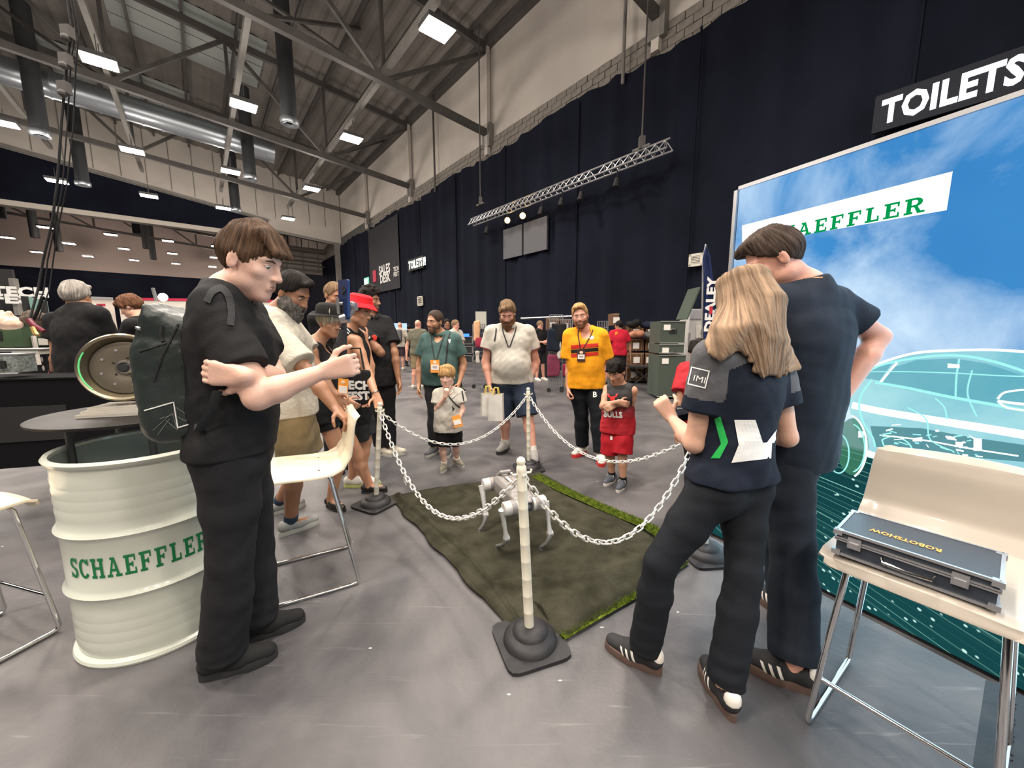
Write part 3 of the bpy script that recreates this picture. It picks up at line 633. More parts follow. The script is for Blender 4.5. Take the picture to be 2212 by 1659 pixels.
# ---------------- hall lights (grid of high-bay lamps) -----------------
m_lamp = emis('lamp_glow', (1, .90, .78), 26); m_housing = mat('lamp_housing', (.12, .12, .12), .5, .5)
LS = [-11.9, -4.7, 2.4, 9.65, 16.8, 23.8, 30.9]; LQ = [4.8, 8.35, 11.75, 15.2, 18.7]
first = None
for s in LS:
    for q in LQ:
        p = HP(s, q, 9.0)
        near = s < 8; t = None
        mb = MB(); mb.box(p+[0, 0, .10], (.78, .62, .12), -HN, HD)
        for k in (-.3, .3): mb.cyl(p+HD*k*.8+[0, 0, .15], p+HD*k*.8+[0, 0, .62], .012, n=6)
        n_ = {9.65: 'nearest row', 16.8: 'second row', 23.8: 'third row', 30.9: 'far row', 2.4: 'row overhead', -4.7: 'row behind camera'}.get(s, 'rear wall row'); w_ = {4.8: 'on the beam nearest the black wall', 8.35: 'on the second beam', 11.75: 'on the third beam', 15.2: 'on the fourth beam', 18.7: 'beyond all beams'}[q]
        t = thing('ceiling_light', 'glowing square hall lamp in the %s, %s' % (n_, w_), 'lamp', p, 'high hall lamps')
        mb.build('housing', m_housing, t); mb = MB()
        for i in (-1, 1):
            for j in (-1, 1): mb.box(p+[0, 0, .03]-HN*i*.19+HD*j*.15, (.35, .27, .02), -HN, HD)
        mb.build('lens', m_lamp, t)
        L = bpy.data.lights.new('lamp_light', 'AREA'); L.shape = 'RECTANGLE'; L.size = .75; L.size_y = .6; L.energy = 255; L.color = (1, .90, .80); L.spread = math.radians(150)
        lo = bpy.data.objects.new('lamp_light', L); COL.objects.link(lo); lo.location = tuple(p+[0, 0, .0]); lo.rotation_euler = (0, 0, HA)
        if s > 0:
            L = bpy.data.lights.new('lamp_glow', 'POINT'); L.energy = 185; L.shadow_soft_size = .35; L.color = (1, .90, .80); lo = bpy.data.objects.new('lamp_glow', L); COL.objects.link(lo); lo.location = tuple(p-[0, 0, .45])
for s in (44.8, 51.6, 59.0):
    for q in (5, 8.3, 11.6, 15, 18.4, 21.8, 25):
        p = HP(s, q, 9.0); t = thing('ceiling_light', 'small hall lamp in the second hall, %s across and %s back' % ({5: 'first', 8.3: 'second', 11.6: 'third', 15: 'fourth', 18.4: 'fifth', 21.8: 'sixth', 25: 'seventh'}[q], {44.8: 'front row', 51.6: 'middle row', 59.0: 'rear row'}[s]), 'lamp', p, 'lamps of the second hall')
        mb = MB(); mb.box(p+[0, 0, .10], (.78, .62, .12), -HN, HD); mb.build('housing', m_housing, t); mb = MB(); mb.box(p+[0, 0, .03], (.72, .56, .02), -HN, HD); mb.build('lens', m_lamp, t)
for s, q in ((48, 8), (48, 18), (57, 8), (57, 18)):
    L = bpy.data.lights.new('lamp_light', 'POINT'); L.shadow_soft_size = .5; L.energy = 560; L.color = (1, .84, .74); lo = bpy.data.objects.new('lamp_light', L); COL.objects.link(lo); lo.location = tuple(HP(s, q, 8.2))
# ---------------- floor -----------------
def floor_mat():
    m = mat('painted_concrete', (.10, .10, .104), .42); nt = m.node_tree; b = nt.nodes['Principled BSDF']; N = nt.nodes.new; L = nt.links.new
    tc = N('ShaderNodeTexCoord'); rp = N('ShaderNodeValToRGB'); n1 = N('ShaderNodeTexNoise'); n1.inputs['Scale'].default_value = 1.1; n1.inputs['Detail'].default_value = 9; n1.inputs['Roughness'].default_value = .62; n1.inputs['Distortion'].default_value = .6
    L(tc.outputs['Object'], n1.inputs['Vector']); L(n1.outputs['Fac'], rp.inputs[0]); e = rp.color_ramp.elements; e[0].position = .36; e[0].color = (.050, .048, .053, 1); e[1].position = .64; e[1].color = (.122, .115, .116, 1)
    # scuffs: stretched noise in two directions
    out = rp.outputs[0]
    for rot, sc, thr, c in ((.7, (1.2, 26, 1), .66, (.20, .19, .185, 1)), (-.9, (1.0, 30, 1), .67, (.18, .17, .17, 1)), (.2, (1.4, 20, 1), .68, (.035, .035, .038, 1))):
        mp = N('ShaderNodeMapping'); mp.inputs['Rotation'].default_value[2] = rot; mp.inputs['Scale'].default_value = sc; L(tc.outputs['Object'], mp.inputs[0])
        n = N('ShaderNodeTexNoise'); n.inputs['Scale'].default_value = 1.3; n.inputs['Detail'].default_value = 6; n.inputs['Distortion'].default_value = 1.2; L(mp.outputs[0], n.inputs['Vector']); r = N('ShaderNodeMapRange'); r.inputs[1].default_value = thr; r.inputs[2].default_value = thr+.1; r.inputs[4].default_value = .6; L(n.outputs['Fac'], r.inputs[0])
        mx = N('ShaderNodeMix'); mx.data_type = 'RGBA'; L(r.outputs[0], mx.inputs[0]); L(out, mx.inputs[6]); mx.inputs[7].default_value = c; out = mx.outputs[2]
    v = N('ShaderNodeTexVoronoi'); v.inputs['Scale'].default_value = 3.2; L(tc.outputs['Object'], v.inputs['Vector']); r = N('ShaderNodeMapRange'); r.inputs[1].default_value = .03; r.inputs[2].default_value = .022; r.inputs[3].default_value = 0; r.inputs[4].default_value = .8; L(v.outputs['Distance'], r.inputs[0])
    mx = N('ShaderNodeMix'); mx.data_type = 'RGBA'; L(r.outputs[0], mx.inputs[0]); L(out, mx.inputs[6]); mx.inputs[7].default_value = (.45, .44, .42, 1); L(mx.outputs[2], b.inputs['Base Color'])
    rr = N('ShaderNodeMapRange'); rr.inputs[3].default_value = .38; rr.inputs[4].default_value = .6; L(n1.outputs['Fac'], rr.inputs[0]); L(rr.outputs[0], b.inputs['Roughness'])
    bp = N('ShaderNodeBump'); bp.inputs['Strength'].default_value = .15; bp.inputs['Distance'].default_value = .01; n3 = N('ShaderNodeTexNoise'); n3.inputs['Scale'].default_value = 35; L(tc.outputs['Object'], n3.inputs['Vector']); L(n3.outputs['Fac'], bp.inputs['Height']); L(bp.outputs[0], b.inputs['Normal']); return m
def hq(mb, s0, s1, q0, q1, z0, z1):  # box in hall coordinates
    c = HP((s0+s1)/2, (q0+q1)/2, (z0+z1)/2); mb.box(c, (abs(q1-q0), abs(s1-s0), abs(z1-z0)), -HN, HD)
mb = MB(); hq(mb, -16, 66, -.3, 32, -.2, 0); mb.build('floor', floor_mat(), kind='structure')
# ---------------- long wall -----------------
m_plaster = mat('cream_plaster', (.52, .475, .43), .9, noise=.10, nscale=.5, bump=.3, bscale=4); m_steel = mat('painted_steel', (.075, .068, .064), .6, noise=.15, nscale=3); m_steel2 = mat('light_painted_steel', (.19, .18, .165), .6, noise=.12, nscale=3)
m_drape = mat('black_drape', (.0072, .0088, .0165), .95, noise=.25, nscale=.6, bump=.5, bscale=30, spec=.12); m_block = mat('concrete_block', (.20, .18, .16), .95, noise=.22, nscale=5, bump=.6, bscale=70); m_mortar = mat('mortar', (.09, .085, .08), .95)  # blue in the drape colour stands in for glow from the LED screen
mb = MB(); hq(mb, -16, 36.2, -.30, -.06, 0, 16); wall = mb.build('wall_right', m_plaster, kind='structure')
mb = MB(); hq(mb, -16, 36, -.06, -.03, 8.30, 9.42); band = mb.build('mortar_bed', m_mortar, wall)
rs = random.Random(4); bm_ = []
for v in range(4):
    mb = MB(); hq(mb, -.215, .215, -.01, .03, -.098, .098); me = mb.mesh('block', m_block); me.transform(Matrix.Translation(-Vector(HP(0, 0, 0)))); me.transform(Matrix.Scale(1-.008*v, 4)); bm_.append(me)
cnt = 0
for r in range(5):
    for i in range(60):
        s = 2.2+i*.448+(r % 2)*.224
        if cnt >= 290 or s > 28: continue
        cnt += 1; o = obj('block', bm_[rs.randrange(4)], wall); o.location = tuple(HP(s, rs.uniform(-.006, .01), 8.45+r*.208)); o.rotation_euler = (0, 0, 0)
# drape with soft vertical folds and an uneven top hem
rs = random.Random(9); sx = np.arange(-15.9, 35.8, .16); mb = MB(); vs = []
for i, s in enumerate(sx):
    q = .22+.045*math.sin(s*6.1)+.03*math.sin(s*9.7+1.3)*math.sin(s*.7); top = 8.66+.10*math.sin(s*.83)+.05*abs(math.sin(s*2.3))+.02*math.sin(s*7)
    vs += [HP(s, q, z) for z in (0.02, 3, 6, top-.25)]+[HP(s, q-.05, top)]
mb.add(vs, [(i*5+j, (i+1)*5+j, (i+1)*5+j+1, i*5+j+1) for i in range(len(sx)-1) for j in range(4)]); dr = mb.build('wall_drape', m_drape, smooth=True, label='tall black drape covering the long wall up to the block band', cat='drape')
for i, s in enumerate(np.arange(-14, 35, 3.8)):     # seams where drapes overlap
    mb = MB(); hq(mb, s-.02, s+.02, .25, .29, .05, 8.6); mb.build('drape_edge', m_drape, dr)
# ---------------- gable wall and opening to second hall -----------------
G0 = 35.9; roofz = lambda q: 13.15+.105*q
def hpoly(mb, pts, s, th):    # polygon in (q,z) at s, thickness along +s
    n = len(pts); vs = [HP(s, q, z) for q, z in pts]+[HP(s+th, q, z) for q, z in pts]; mb.add(vs, [tuple(range(n)), tuple(range(2*n-1, n-1, -1))]+[(i, n+i, n+(i+1) % n, (i+1) % n) for i in range(n)])
mb = MB(); hpoly(mb, [(0, 8.75), (5.3, 9.15), (5.3, 9.85), (30, 13.4), (30, roofz(30)+.3), (0, roofz(0)+.3)], G0, .25); gw = mb.build('wall_far', m_plaster, kind='structure')
for q in np.arange(1.2, 29, 1.2):
    mb = MB(); hq(mb, G0-.03, G0, q-.02, q+.02, 10.1+max(0, q-5.3)*.145, roofz(q)); mb.build('panel_seam', mat('seam', (.2, .19, .17), .8), gw)
mb = MB(); mb.beam(HP(G0-.1, .2, 8.78), HP(G0-.1, 5.3, 9.2), .12, .2); mb.beam(HP(G0-.1, 5.3, 9.9), HP(G0-.1, 30, 13.45), .12, .14); mb.build('trim_1', m_steel2, kind='structure')
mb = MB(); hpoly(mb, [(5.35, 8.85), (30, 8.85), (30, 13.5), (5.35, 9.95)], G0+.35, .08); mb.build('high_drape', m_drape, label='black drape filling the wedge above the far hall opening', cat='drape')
mb = MB(); hq(mb, G0-.1, G0+.5, 5.2, 30, 8.50, 8.80); mb.build('trim_2', mat('lintel_paint', (.46, .42, .37), .8), kind='structure')
mb = MB(); hq(mb, G0-.2, G0+.2, .15, .55, 0, 8.9); mb.build('trim_3', m_steel2, kind='structure', smooth=False)
mb = MB(); hq(mb, 36.2, 66, -.3, -.05, 0, 16); mb.build('wall_right_2', mat('dim_plaster', (.24, .21, .19), .9), kind='structure')
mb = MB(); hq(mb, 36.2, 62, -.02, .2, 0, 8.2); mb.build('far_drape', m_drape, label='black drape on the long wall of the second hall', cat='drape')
mb = MB(); hq(mb, 63, 63.3, -.2, 32, 7.9, 16); mb.build('wall_far_2', mat('pinkish_plaster', (.36, .30, .27), .9), kind='structure')
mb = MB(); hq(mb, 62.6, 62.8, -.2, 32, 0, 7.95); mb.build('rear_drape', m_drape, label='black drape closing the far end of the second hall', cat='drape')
mb = MB(); hq(mb, 36.2, 63.3, -.3, 32, 14.2, 14.5); mb.build('ceiling_2', mat('dim_deck', (.16, .13, .12), .9), kind='structure')
mb = MB(); hq(mb, -16, 66, 31.8, 32, 0, 17); mb.build('wall_left', mat('dark_side_wall', (.03, .03, .032), .9), kind='structure')
mb = MB(); hq(mb, -16.3, -16, -.3, 32, 0, 17); mb.build('wall_back', mat('back_wall', (.20, .19, .18), .9), kind='structure')
# ---------------- roof deck: ribbed sheets -----------------
m_deck = mat('ribbed_deck', (.17, .155, .14), .7, noise=.15, nscale=.8); m_deckl = mat('rooflight_sheet', (.30, .33, .31), .5)
def deck(s0, s1, q0, q1, m, name, **k):
    mb = MB(); vs = []; xs = np.arange(q0, q1+.01, .14); n = len(xs)
    for i, q in enumerate(xs):
        h = (0, 0, .05, .05)[i % 4]; vs += [HP(s0, q, roofz(q)+h), HP(s1, q, roofz(q)+h)]
    mb.add(vs, [(2*i, 2*i+1, 2*i+3, 2*i+2) for i in range(n-1)]); return mb.build(name, m, **k)
ce = deck(-16, 36.2, -.3, 32, m_deck, 'ceiling', kind='structure')
mb = MB(); hq(mb, -16, 36.2, -.4, 32.2, 17.2, 17.4); mb.build('roof_top', m_deck, kind='structure')
for s, q0, q1 in ((21.0, 6.8, 12.0), (13.4, 9.5, 14), (28.4, 9.5, 15)):
    for j in range(4): mb = MB(); vs = [HP(s+j*1.02+a*.98, q, roofz(q)-.02) for a, q in ((0, q0), (1, q0), (1, q1), (0, q1))]; mb.add(vs, [(0, 1, 2, 3)]); mb.build('rooflight', m_deckl, ce)
# purlins running along the hall
for i, q in enumerate(np.arange(.9, 27, 1.75)):
    mb = MB(); mb.beam(HP(-15, q, roofz(q)-.12), HP(35.9, q, roofz(q)-.12), .09, .20); mb.build('purlin', m_steel, ce)
# gutter / eave beam
mb = MB(); hq(mb, -16, 35.9, -.05, .22, 12.85, 13.15); mb.build('eave_beam', m_steel, ce)
# ---------------- trusses -----------------
cz = lambda q: 9.60+.085*q
for k, s in enumerate((-1.3, 6.28, 14.0, 21.6, 29.0)):
    t = thing('roof_truss', ['dark steel roof truss above the camera', 'dark steel roof truss ending above the big screen', 'dark steel roof truss nearest in view ending left of the lamp', 'dark steel roof truss, second in view, meeting the block band', 'dark steel roof truss closest to the far wall'][k], 'truss', HP(s, 0, 9.6), 'roof trusses')
    mb = MB(); mb.beam(HP(s, -.02, cz(0)), HP(s, 28, cz(28)), .20, .24); mb.build('bottom_chord', m_steel, t)
    mb = MB(); mb.beam(HP(s, 0, roofz(0)-.35), HP(s, 28, roofz(28)-.35), .18, .26); mb.build('top_chord', m_steel, t)
    mb = MB(); mb.box(HP(s, .1, cz(0)-.1), (.2, .5, .9), -HN, HD); mb.build('bearing_plate', m_steel2, t); mb = MB(); mb.beam(HP(s, .12, 8.75), HP(s, .12, 13.1), .22, .16, HN); mb.build('wall_post', m_plaster, t)
    Q = [0, 4.5, 8.3, 12, 15.5, 19, 23, 27]
    for a, q in enumerate(Q):
        if a: mb = MB(); mb.beam(HP(s, q, cz(q)), HP(s, q, roofz(q)-.4), .12, .12, HD); mb.build('vertical', m_steel, t)
        if a < len(Q)-1:
            q2 = Q[a+1]; A, B = (HP(s, q, cz(q)), HP(s, q2, roofz(q2)-.4)) if a % 2 else (HP(s, q, roofz(q)-.4), HP(s, q2, cz(q2)))
            mb = MB(); mb.beam(A, B, .13, .13, HD); mb.build('diagonal', m_steel, t)
# long beams that carry the lamps
for k, q in enumerate((4.5, 8.3, 12.0, 15.5)):
    z = cz(q)+.22; mb = MB(); mb.beam(HP(-12, q, z), HP(32.5, q, z), .16, .22)
    mb.build('lamp_beam', m_steel2, label=['painted beam nearest the black wall carrying lamps', 'painted beam second from the black wall carrying lamps', 'painted beam third from the black wall carrying lamps', 'painted beam fourth from the black wall carrying lamps'][k], cat='beam', group='long beams under the roof')
for k, (s, q) in enumerate(((-1.3, 4.5), (6.28, 4.5), (14.0, 4.5), (21.6, 4.5), (6.28, 12), (14.0, 12), (21.6, 12), (14, 8.3))):   # knee braces
    mb = MB(); mb.beam(HP(s+.1, q, cz(q)), HP(s+3.2, q-4.2 if k % 2 else q+3.6, roofz(q)-.5), .10, .10, HD); mb.build('wind_brace', m_steel, label='slim dark brace rising from the truss joint to the roof, %s' % ['above the camera', 'over the big screen', 'by the nearest lamp', 'in the third bay', 'left bay overhead', 'left bay in view', 'left bay further on', 'middle beam'][k], cat='brace', group='roof braces')
# air tubes hanging from the roof
m_tube = mat('dark_duct', (.045, .048, .052), .45, .3); m_galv = mat('galvanised', (.42, .46, .50), .32, .9, bump=.4, bscale=5)
for k, (s, q) in enumerate(((17.2, 6.9), (24.4, 7.5), (31.2, 7.7), (24.4, 14.4), (31.0, 14.3), (17.4, 14.2))):
    t = thing('air_tube', 'dark vertical air tube with a ribbed nozzle, %s' % ['nearest and centre', 'second behind the lamp row', 'furthest by the far wall', 'left of the silver duct', 'far left over the drape', 'near left overhead'][k], 'duct', HP(s, q, 9.1), 'hanging air tubes'); c = HP(s, q, 0)
    mb = MB(); mb.cyl(c+[0, 0, 9.25], c+[0, 0, roofz(q)-.6], .27, n=20); mb.build('tube', m_tube, t, True); mb = MB(); mb.lathe([(.10, .05), (.2, 0), (.3, .0), (.33, .10), (.30, .2)], c+[0, 0, 9.05], n=20); mb.build('nozzle', m_galv, t, True)
t = thing('spiral_duct', 'large silver spiral duct crossing under the roof', 'duct', HP(25.5, 12, 11)); mb = MB(); a, b = HP(25.5, 6.2, 11.05), HP(25.5, 24, 12.1); mb.cyl(a, b, .52, n=28); mb.build('pipe', m_galv, t, True)
for i in range(26): p = a+(b-a)*(i+.5)/26; d = nrm(b-a); mb = MB(); mb.cyl(p-d*.03, p+d*.03, .545, n=28); mb.build('seam_ring', m_galv, t, True)
# trusses inside second hall
for k, s in enumerate((41, 48.2, 55.4)):
    t = thing('roof_truss', 'dark truss in the second hall, %s' % ['front', 'middle', 'rear'][k], 'truss', HP(s, 12, 10), 'trusses of the second hall'); mb = MB(); mb.beam(HP(s, 0, 9.9), HP(s, 28, 12.2), .22); mb.build('bottom_chord', m_steel, t); mb = MB(); mb.beam(HP(s, 0, 13.6), HP(s, 28, 13.9), .22); mb.build('top_chord', m_steel, t)
    for i in range(7):
        q = 2+i*3.8; mb = MB(); mb.beam(HP(s, q, 9.9+q*.082), HP(s, q, 13.7), .16, .16, HD); mb.build('vertical', m_steel, t); mb = MB(); mb.beam(HP(s, q, 9.9+q*.082), HP(s, q+3.8, 13.7), .14, .14, HD); mb.build('diagonal', m_steel, t)
    for j, q in enumerate((6.5, 13.4, 20.2)): mb = MB(); mb.cyl(HP(s+3, q, 9.2), HP(s+3, q, 14), .28, n=12); mb.build('air_tube', m_tube, smooth=True, label='dark air tube in the second hall, %s row, %s' % (['front', 'middle', 'rear'][k], ['right', 'centre', 'left'][j]), cat='duct', group='air tubes of the second hall')
# pipe frame seen in the opening by the corner
t = thing('pipe_frame', 'dark pipe rails behind the opening by the far corner post', 'frame', HP(40, 5, 8))
for z in (8.9, 8.1, 7.4): mb = MB(); mb.cyl(HP(40, .5, z), HP(40, 7.5, z+.1), .07, n=8); mb.build('rail', m_steel, t)
for q in (1, 2.3, 3.6, 5, 6.4): mb = MB(); mb.cyl(HP(40, q, 6.9), HP(40, q, 10), .05, n=8); mb.build('upright', m_steel, t)
mb = MB(); hq(mb, 42, 42.2, -.1, 7.6, 6.9, 9.4); mb.build('trim_4', mat('dim_plaster', (.24, .21, .19)), kind='structure')
# ---------------- lighting truss on the wall -----------------
m_alu = mat('aluminium', (.55, .55, .56), .35, .9)
t = thing('lighting_truss', 'silver lattice lighting truss hung along the black wall', 'truss', HP(10.5, .9, 6.1)); A = onQ(1017, 487, .9); B = onQ(1447, 322, .9); d = nrm(B-A); up = V_ = np.array([0, 0, 1.]); sd = np.cross(d, up)
for i, (x, z) in enumerate(((-.14, 0), (.14, 0), (0, .25))):
    mb = MB(); mb.cyl(A+sd*x+up*z, B+sd*x+up*z, .028, n=8); mb.build('chord', m_alu, t, True)
n = 34; Ld = np.linalg.norm(B-A)/n
for i in range(n):
    if 25 <= i <= 25: continue
    mb = MB(); p = A+d*Ld*i; p2 = p+d*Ld*.5; p3 = p+d*Ld
    for x in (-.14, .14): mb.cyl(p+sd*x, p2+up*.25, .012, n=5); mb.cyl(p2+up*.25, p3+sd*x, .012, n=5)
    mb.cyl(p-sd*.14, p3+sd*.14, .010, n=5); mb.build('lacing', m_alu, t)
for k, (u, v) in enumerate(((1096, 476), (1129, 466))):
    p = onQ(u, v, .75); tt = thing('spotlight', ['round stage lamp glowing amber, left of the pair under the truss', 'round stage lamp glowing amber, right of the pair under the truss'][k], 'lamp', p, 'amber lamps under the truss'); dn = nrm(np.array([0, 0, CH])-p); mb = MB(); mb.cyl(p, p-dn*.3, .13, .11, n=16); mb.beam(p+[0, 0, .02], p+[0, 0, .22], .03); mb.build('can', k_black, tt, True); mb = MB(); mb.ball(p+dn*.01, .105, 12, 8); mb.build('bulb', emis('amber_glow', (1, .62, .22), 7), tt, True)
for k, (u, v, c) in enumerate(((1053, 494, 1), (1333, 390, 1), (1214, 432, 0), (1256, 420, 0), (1170, 452, 0))):
    p = onQ(u, v, .8); tt = thing('stage_lamp', ['dark stage lamp with red dot at the truss left end', 'dark stage lamp with red dot near the truss right end', 'dark stage lamp under the truss middle', 'dark stage lamp right of the truss middle', 'dark stage lamp above the grey panels'][k], 'lamp', p, 'dark lamps under the truss'); mb = MB(); mb.cyl(p+[0, 0, .05], p-[.06, .1, .22], .07, .09, n=12); mb.beam(p+[0, 0, .05], p+[0, 0, .25], .03); mb.build('can', k_black, tt, True)
    if c: mb = MB(); mb.ball(p-[.03, .09, .1], .035, 8, 6); mb.build('indicator', emis('red_dot', (1, .03, .08), 4), tt)
for k, (u0, v0, u1, v1) in enumerate(((1041, 112, 1038, 440), (1394, 40, 1386, 318))):
    p1 = onQ(u1, v1, .9); p0 = p1.copy(); p0[2] = roofz(1) if k == 0 else 9.7; tt = thing('hanging_cable', ['dark steel cable and hoist holding the truss left end', 'dark steel cable and hoist holding the truss right end'][k], 'cable', p1, 'truss cables'); mb = MB(); mb.cyl(p1, p0, .03 if k == 0 else .022, n=6); mb.build('rope', m_steel, tt); mb = MB(); mb.box(p1+[0, 0, .1], (.14, .14, .3)); mb.box(p1+[0, 0, -.02], (.5, .08, .06), d, sd); mb.build('hoist', m_steel, tt)
for k, (u, v1, q) in enumerate(((1345, 182, .25), (940, 415, .25))):
    p = onQ(u, v1, q); mb = MB(); mb.cyl(p, [p[0], p[1], 13], .05, n=8); mb.build('wall_pipe', [m_steel2, m_steel][k], smooth=True, label=['pale vertical pipe on the wall above the truss right end', 'dark vertical pipe on the plaster wall in the second bay'][k], cat='pipe')
# ---------------- wall mounted items -----------------
def wallbox(name, u0, v0, u1, v1, q, m, label, cat, th=.08):
    a = onQ(u0, v0, q); b = onQ(u1, v1, q); s0, s1 = a@HD, b@HD; mb = MB(); hq(mb, s0, s1, q-th, q, min(a[2], b[2]), max(a[2], b[2])); return mb.build(name, m, label=label, cat=cat), s0, s1
m_panel = mat('grey_board', (.080, .080, .092), .6)
for k, (u0, u1) in enumerate(((1087, 1127), (1131, 1181))):
    a = onQ(u0, 500, .36); b = onQ(u1, 500, .36); s0, s1 = a@HD, b@HD; mb = MB(); hq(mb, s0, s1, .28, .36, 4.28, 5.42); mb.build('hanging_board', m_panel, label=['dark grey hanging board, narrower left one under the truss', 'dark grey hanging board, wider right one under the truss'][k], cat='board', group='grey boards on the drape')
def louvre(u0, v0, u1, v1, n, label):
    a = onQ(u0, v0, .36); b = onQ(u1, v1, .36); s0, s1 = a@HD, b@HD; z0, z1 = sorted((a[2], b[2])); t = thing('wall_vent', label, 'vent', a, 'cream louvre vents'); m = mat('cream_metal', (.55, .52, .45), .5); w = .06
    mb = MB(); hq(mb, s1, s0, .30, .31, z0, z1); mb.build('backing', k_lace, t)
    mb = MB(); [hq(mb, *x) for x in ((s1, s0, .31, .37, z0, z0+w), (s1, s0, .31, .37, z1-w, z1), (s1, s1+w, .31, .37, z0, z1), (s0-w, s0, .31, .37, z0, z1))]; mb.build('frame', m, t)
    for i in range(n): z = z0+w+(z1-z0-2*w)*(i+.5)/n; mb = MB(); mb.beam(HP(s1+w, .34, z), HP(s0-w, .34, z), .05, (z1-z0)/n*.34); mb.build('slat', m, t)
louvre(1487, 577, 1519, 545, 5, 'cream louvre vent on the black wall right of centre'); louvre(902, 661, 912, 639, 4, 'small cream louvre vent low on the far black wall')
def wsign(name, u0, v0, s_w, s_h, label, txt, q=.40, board=k_black, glow=None, pad=.12, bold=.04, extra=None):
    """board on the long wall: lower left corner seen at (u0,v0)"""
    a = onQ(u0, v0, q); t = thing(name, label, 'sign', a); X = -HD; mb = MB(); c = a+X*s_w/2+[0, 0, s_h/2]+HN*.03; mb.box(c, (s_w+2*pad, .06, s_h+2*pad), X, HN); mb.build('board', board, t); mb = MB(); text_on(mb, txt, a-HN*.006, X, (0, 0, 1), w=s_w, h=s_h, bold=bold); mb.build('lettering', glow, t); return t, a, X
g_sign = emis('sign_glow', (.92, 1, 1), 2.6)
t, a, X = wsign('toilet_sign', 1900, 272, 1.55, .42, 'large lit TOILETS sign high above the big screen', 'TOILETS', board=mat('sign_board', (.006, .008, .016), .8), glow=g_sign, pad=.10)
def wc(mb, c, X, h):
    for k in (0, 1): o = c+X*k*h*.42; mb.ball(o+np.array([0, 0, h*.9]), (h*.09, )*3, 8, 6); mb.box(o+np.array([0, 0, h*.58]), (h*.26, .02, h*.4), X, HN); mb.box(o+np.array([0, 0, h*.2]), (h*.16, .02, h*.42), X, HN)
mb = MB(); wc(mb, a+X*1.86-HN*.02, X, .44); mb.build('wc_symbol', g_sign, t)
t, a, X = wsign('toilet_sign', 883, 583, 1.75, .46, 'small distant lit TOILETS sign left of centre', 'TOILETS', glow=emis('sign_glow2', (.95, 1, .85), 2.2), pad=.10); mb = MB(); wc(mb, a+X*1.95-HN*.02, X, .44); mb.build('wc_symbol', MATS['sign_glow2'], t)
t, a, X = wsign('exit_sign', 788, 617, .7, .42, 'small glowing exit sign at the far corner', 'EXIT', glow=emis('exit_glow', (.75, 1, .85), 3), board=mat('exit_board', (.12, .35, .25), .5, em=(.3, .8, .6), es=.5), pad=.12)
a = onQ(800, 600, .34); b = onQ(864, 600, .34); s0, s1 = a@HD, b@HD; t = thing('sales_desk_banner', 'hanging charcoal SALES DESK banner on the far black wall', 'banner', a); mb = MB(); hq(mb, s1, s0, .335, .35, onQ(864, 622, .34)[2], 8.4); mb.build('cloth', mat('charcoal_cloth', (.017, .017, .021), .9), t)
X = -HD
for tx, u, v, w_, h_ in (('SALES', 819, 595, 2.05, .60), ('DESK', 821.5, 613, 1.9, .57)): mb = MB(); text_on(mb, tx, onQ(u, v, .38), X, (0, 0, 1), w=w_*.95, h=h_, bold=.03); mb.build('lettering', mat('banner_white', (.62, .6, .58), .7, em=(.62, .6, .58), es=.12), t)
mb = MB(); p = onQ(806, 610, .38); mb.box(p+[0, 0, .38]+X*.34, (.62, .03, .78), X, HN); mb.build('red_square', mat('banner_red', (.4, .03, .06), .7), t); mb = MB()
for i, tx in enumerate(('TECH', 'FEST')): text_on(mb, tx, onQ(850, 587, .38)+np.array([0, 0, -.32*i]), X, (0, 0, 1), w=.80, h=.27, bold=.02)
mb.build('small_logo', MATS['banner_white'], t)
# ---------------- cloth and trim materials -----------------
def cloth(n, c, r=.85, bump=.25, bs=300, noise=.12, **k): return mat(n, c, r, noise=noise, nscale=20, bump=bump, bscale=bs, spec=.25, **k)
c_black = cloth('black_cotton', (.012, .012, .013)); c_black2 = cloth('charcoal_cotton', (.020, .020, .022)); c_jean = cloth('black_denim', (.016, .016, .018), bs=500)
c_navy = cloth('navy_cotton', (.010, .014, .026)); c_white = cloth('white_cotton', (.47, .44, .385)); c_cream = cloth('cream_knit', (.45, .41, .35))
c_khaki = cloth('khaki_cotton', (.25, .19, .105)); c_green = cloth('teal_pique', (.055, .105, .098)); c_orange = cloth('amber_cotton', (.80, .33, .012)); c_red = cloth('red_polyester', (.42, .012, .022), .6)
c_olive = cloth('olive_cotton', (.13, .125, .09)); c_denim = cloth('navy_denim', (.022, .032, .055)); c_grey = cloth('grey_cotton', (.12, .12, .125)); c_redhat = cloth('red_felt', (.75, .02, .03)); c_blackk = cloth('black_felt', (.014, .013, .012), bump=.5)
k_white = mat('white_leather', (.68, .64, .58), .5); k_black = mat('black_suede', (.018, .018, .02), .8, bump=.3); k_gum = mat('gum_rubber', (.10, .062, .048), .7); k_grey = cloth('grey_mesh', (.27, .27, .26)); k_greysole = mat('grey_rubber', (.42, .42, .38), .6)
k_blacksole = mat('black_rubber', (.022, .022, .022), .6); k_red = mat('red_rubber', (.6, .03, .03), .5); k_cream = mat('cream_suede', (.5, .45, .37), .7); k_lace = mat('black_cord', (.01, .01, .011), .8); k_lacew = mat('white_cord', (.7, .68, .62), .8)
p_white = mat('white_print', (.8, .8, .78), .6); p_green = mat('green_print', (.02, .42, .08), .5); p_grey = mat('grey_panel_fabric', (.085, .085, .092), .8, bump=.2); strap = mat('black_webbing', (.014, .015, .016), .75, bump=.4, bscale=250)
V = lambda *a: np.array(a, float)
PEOPLE = {}
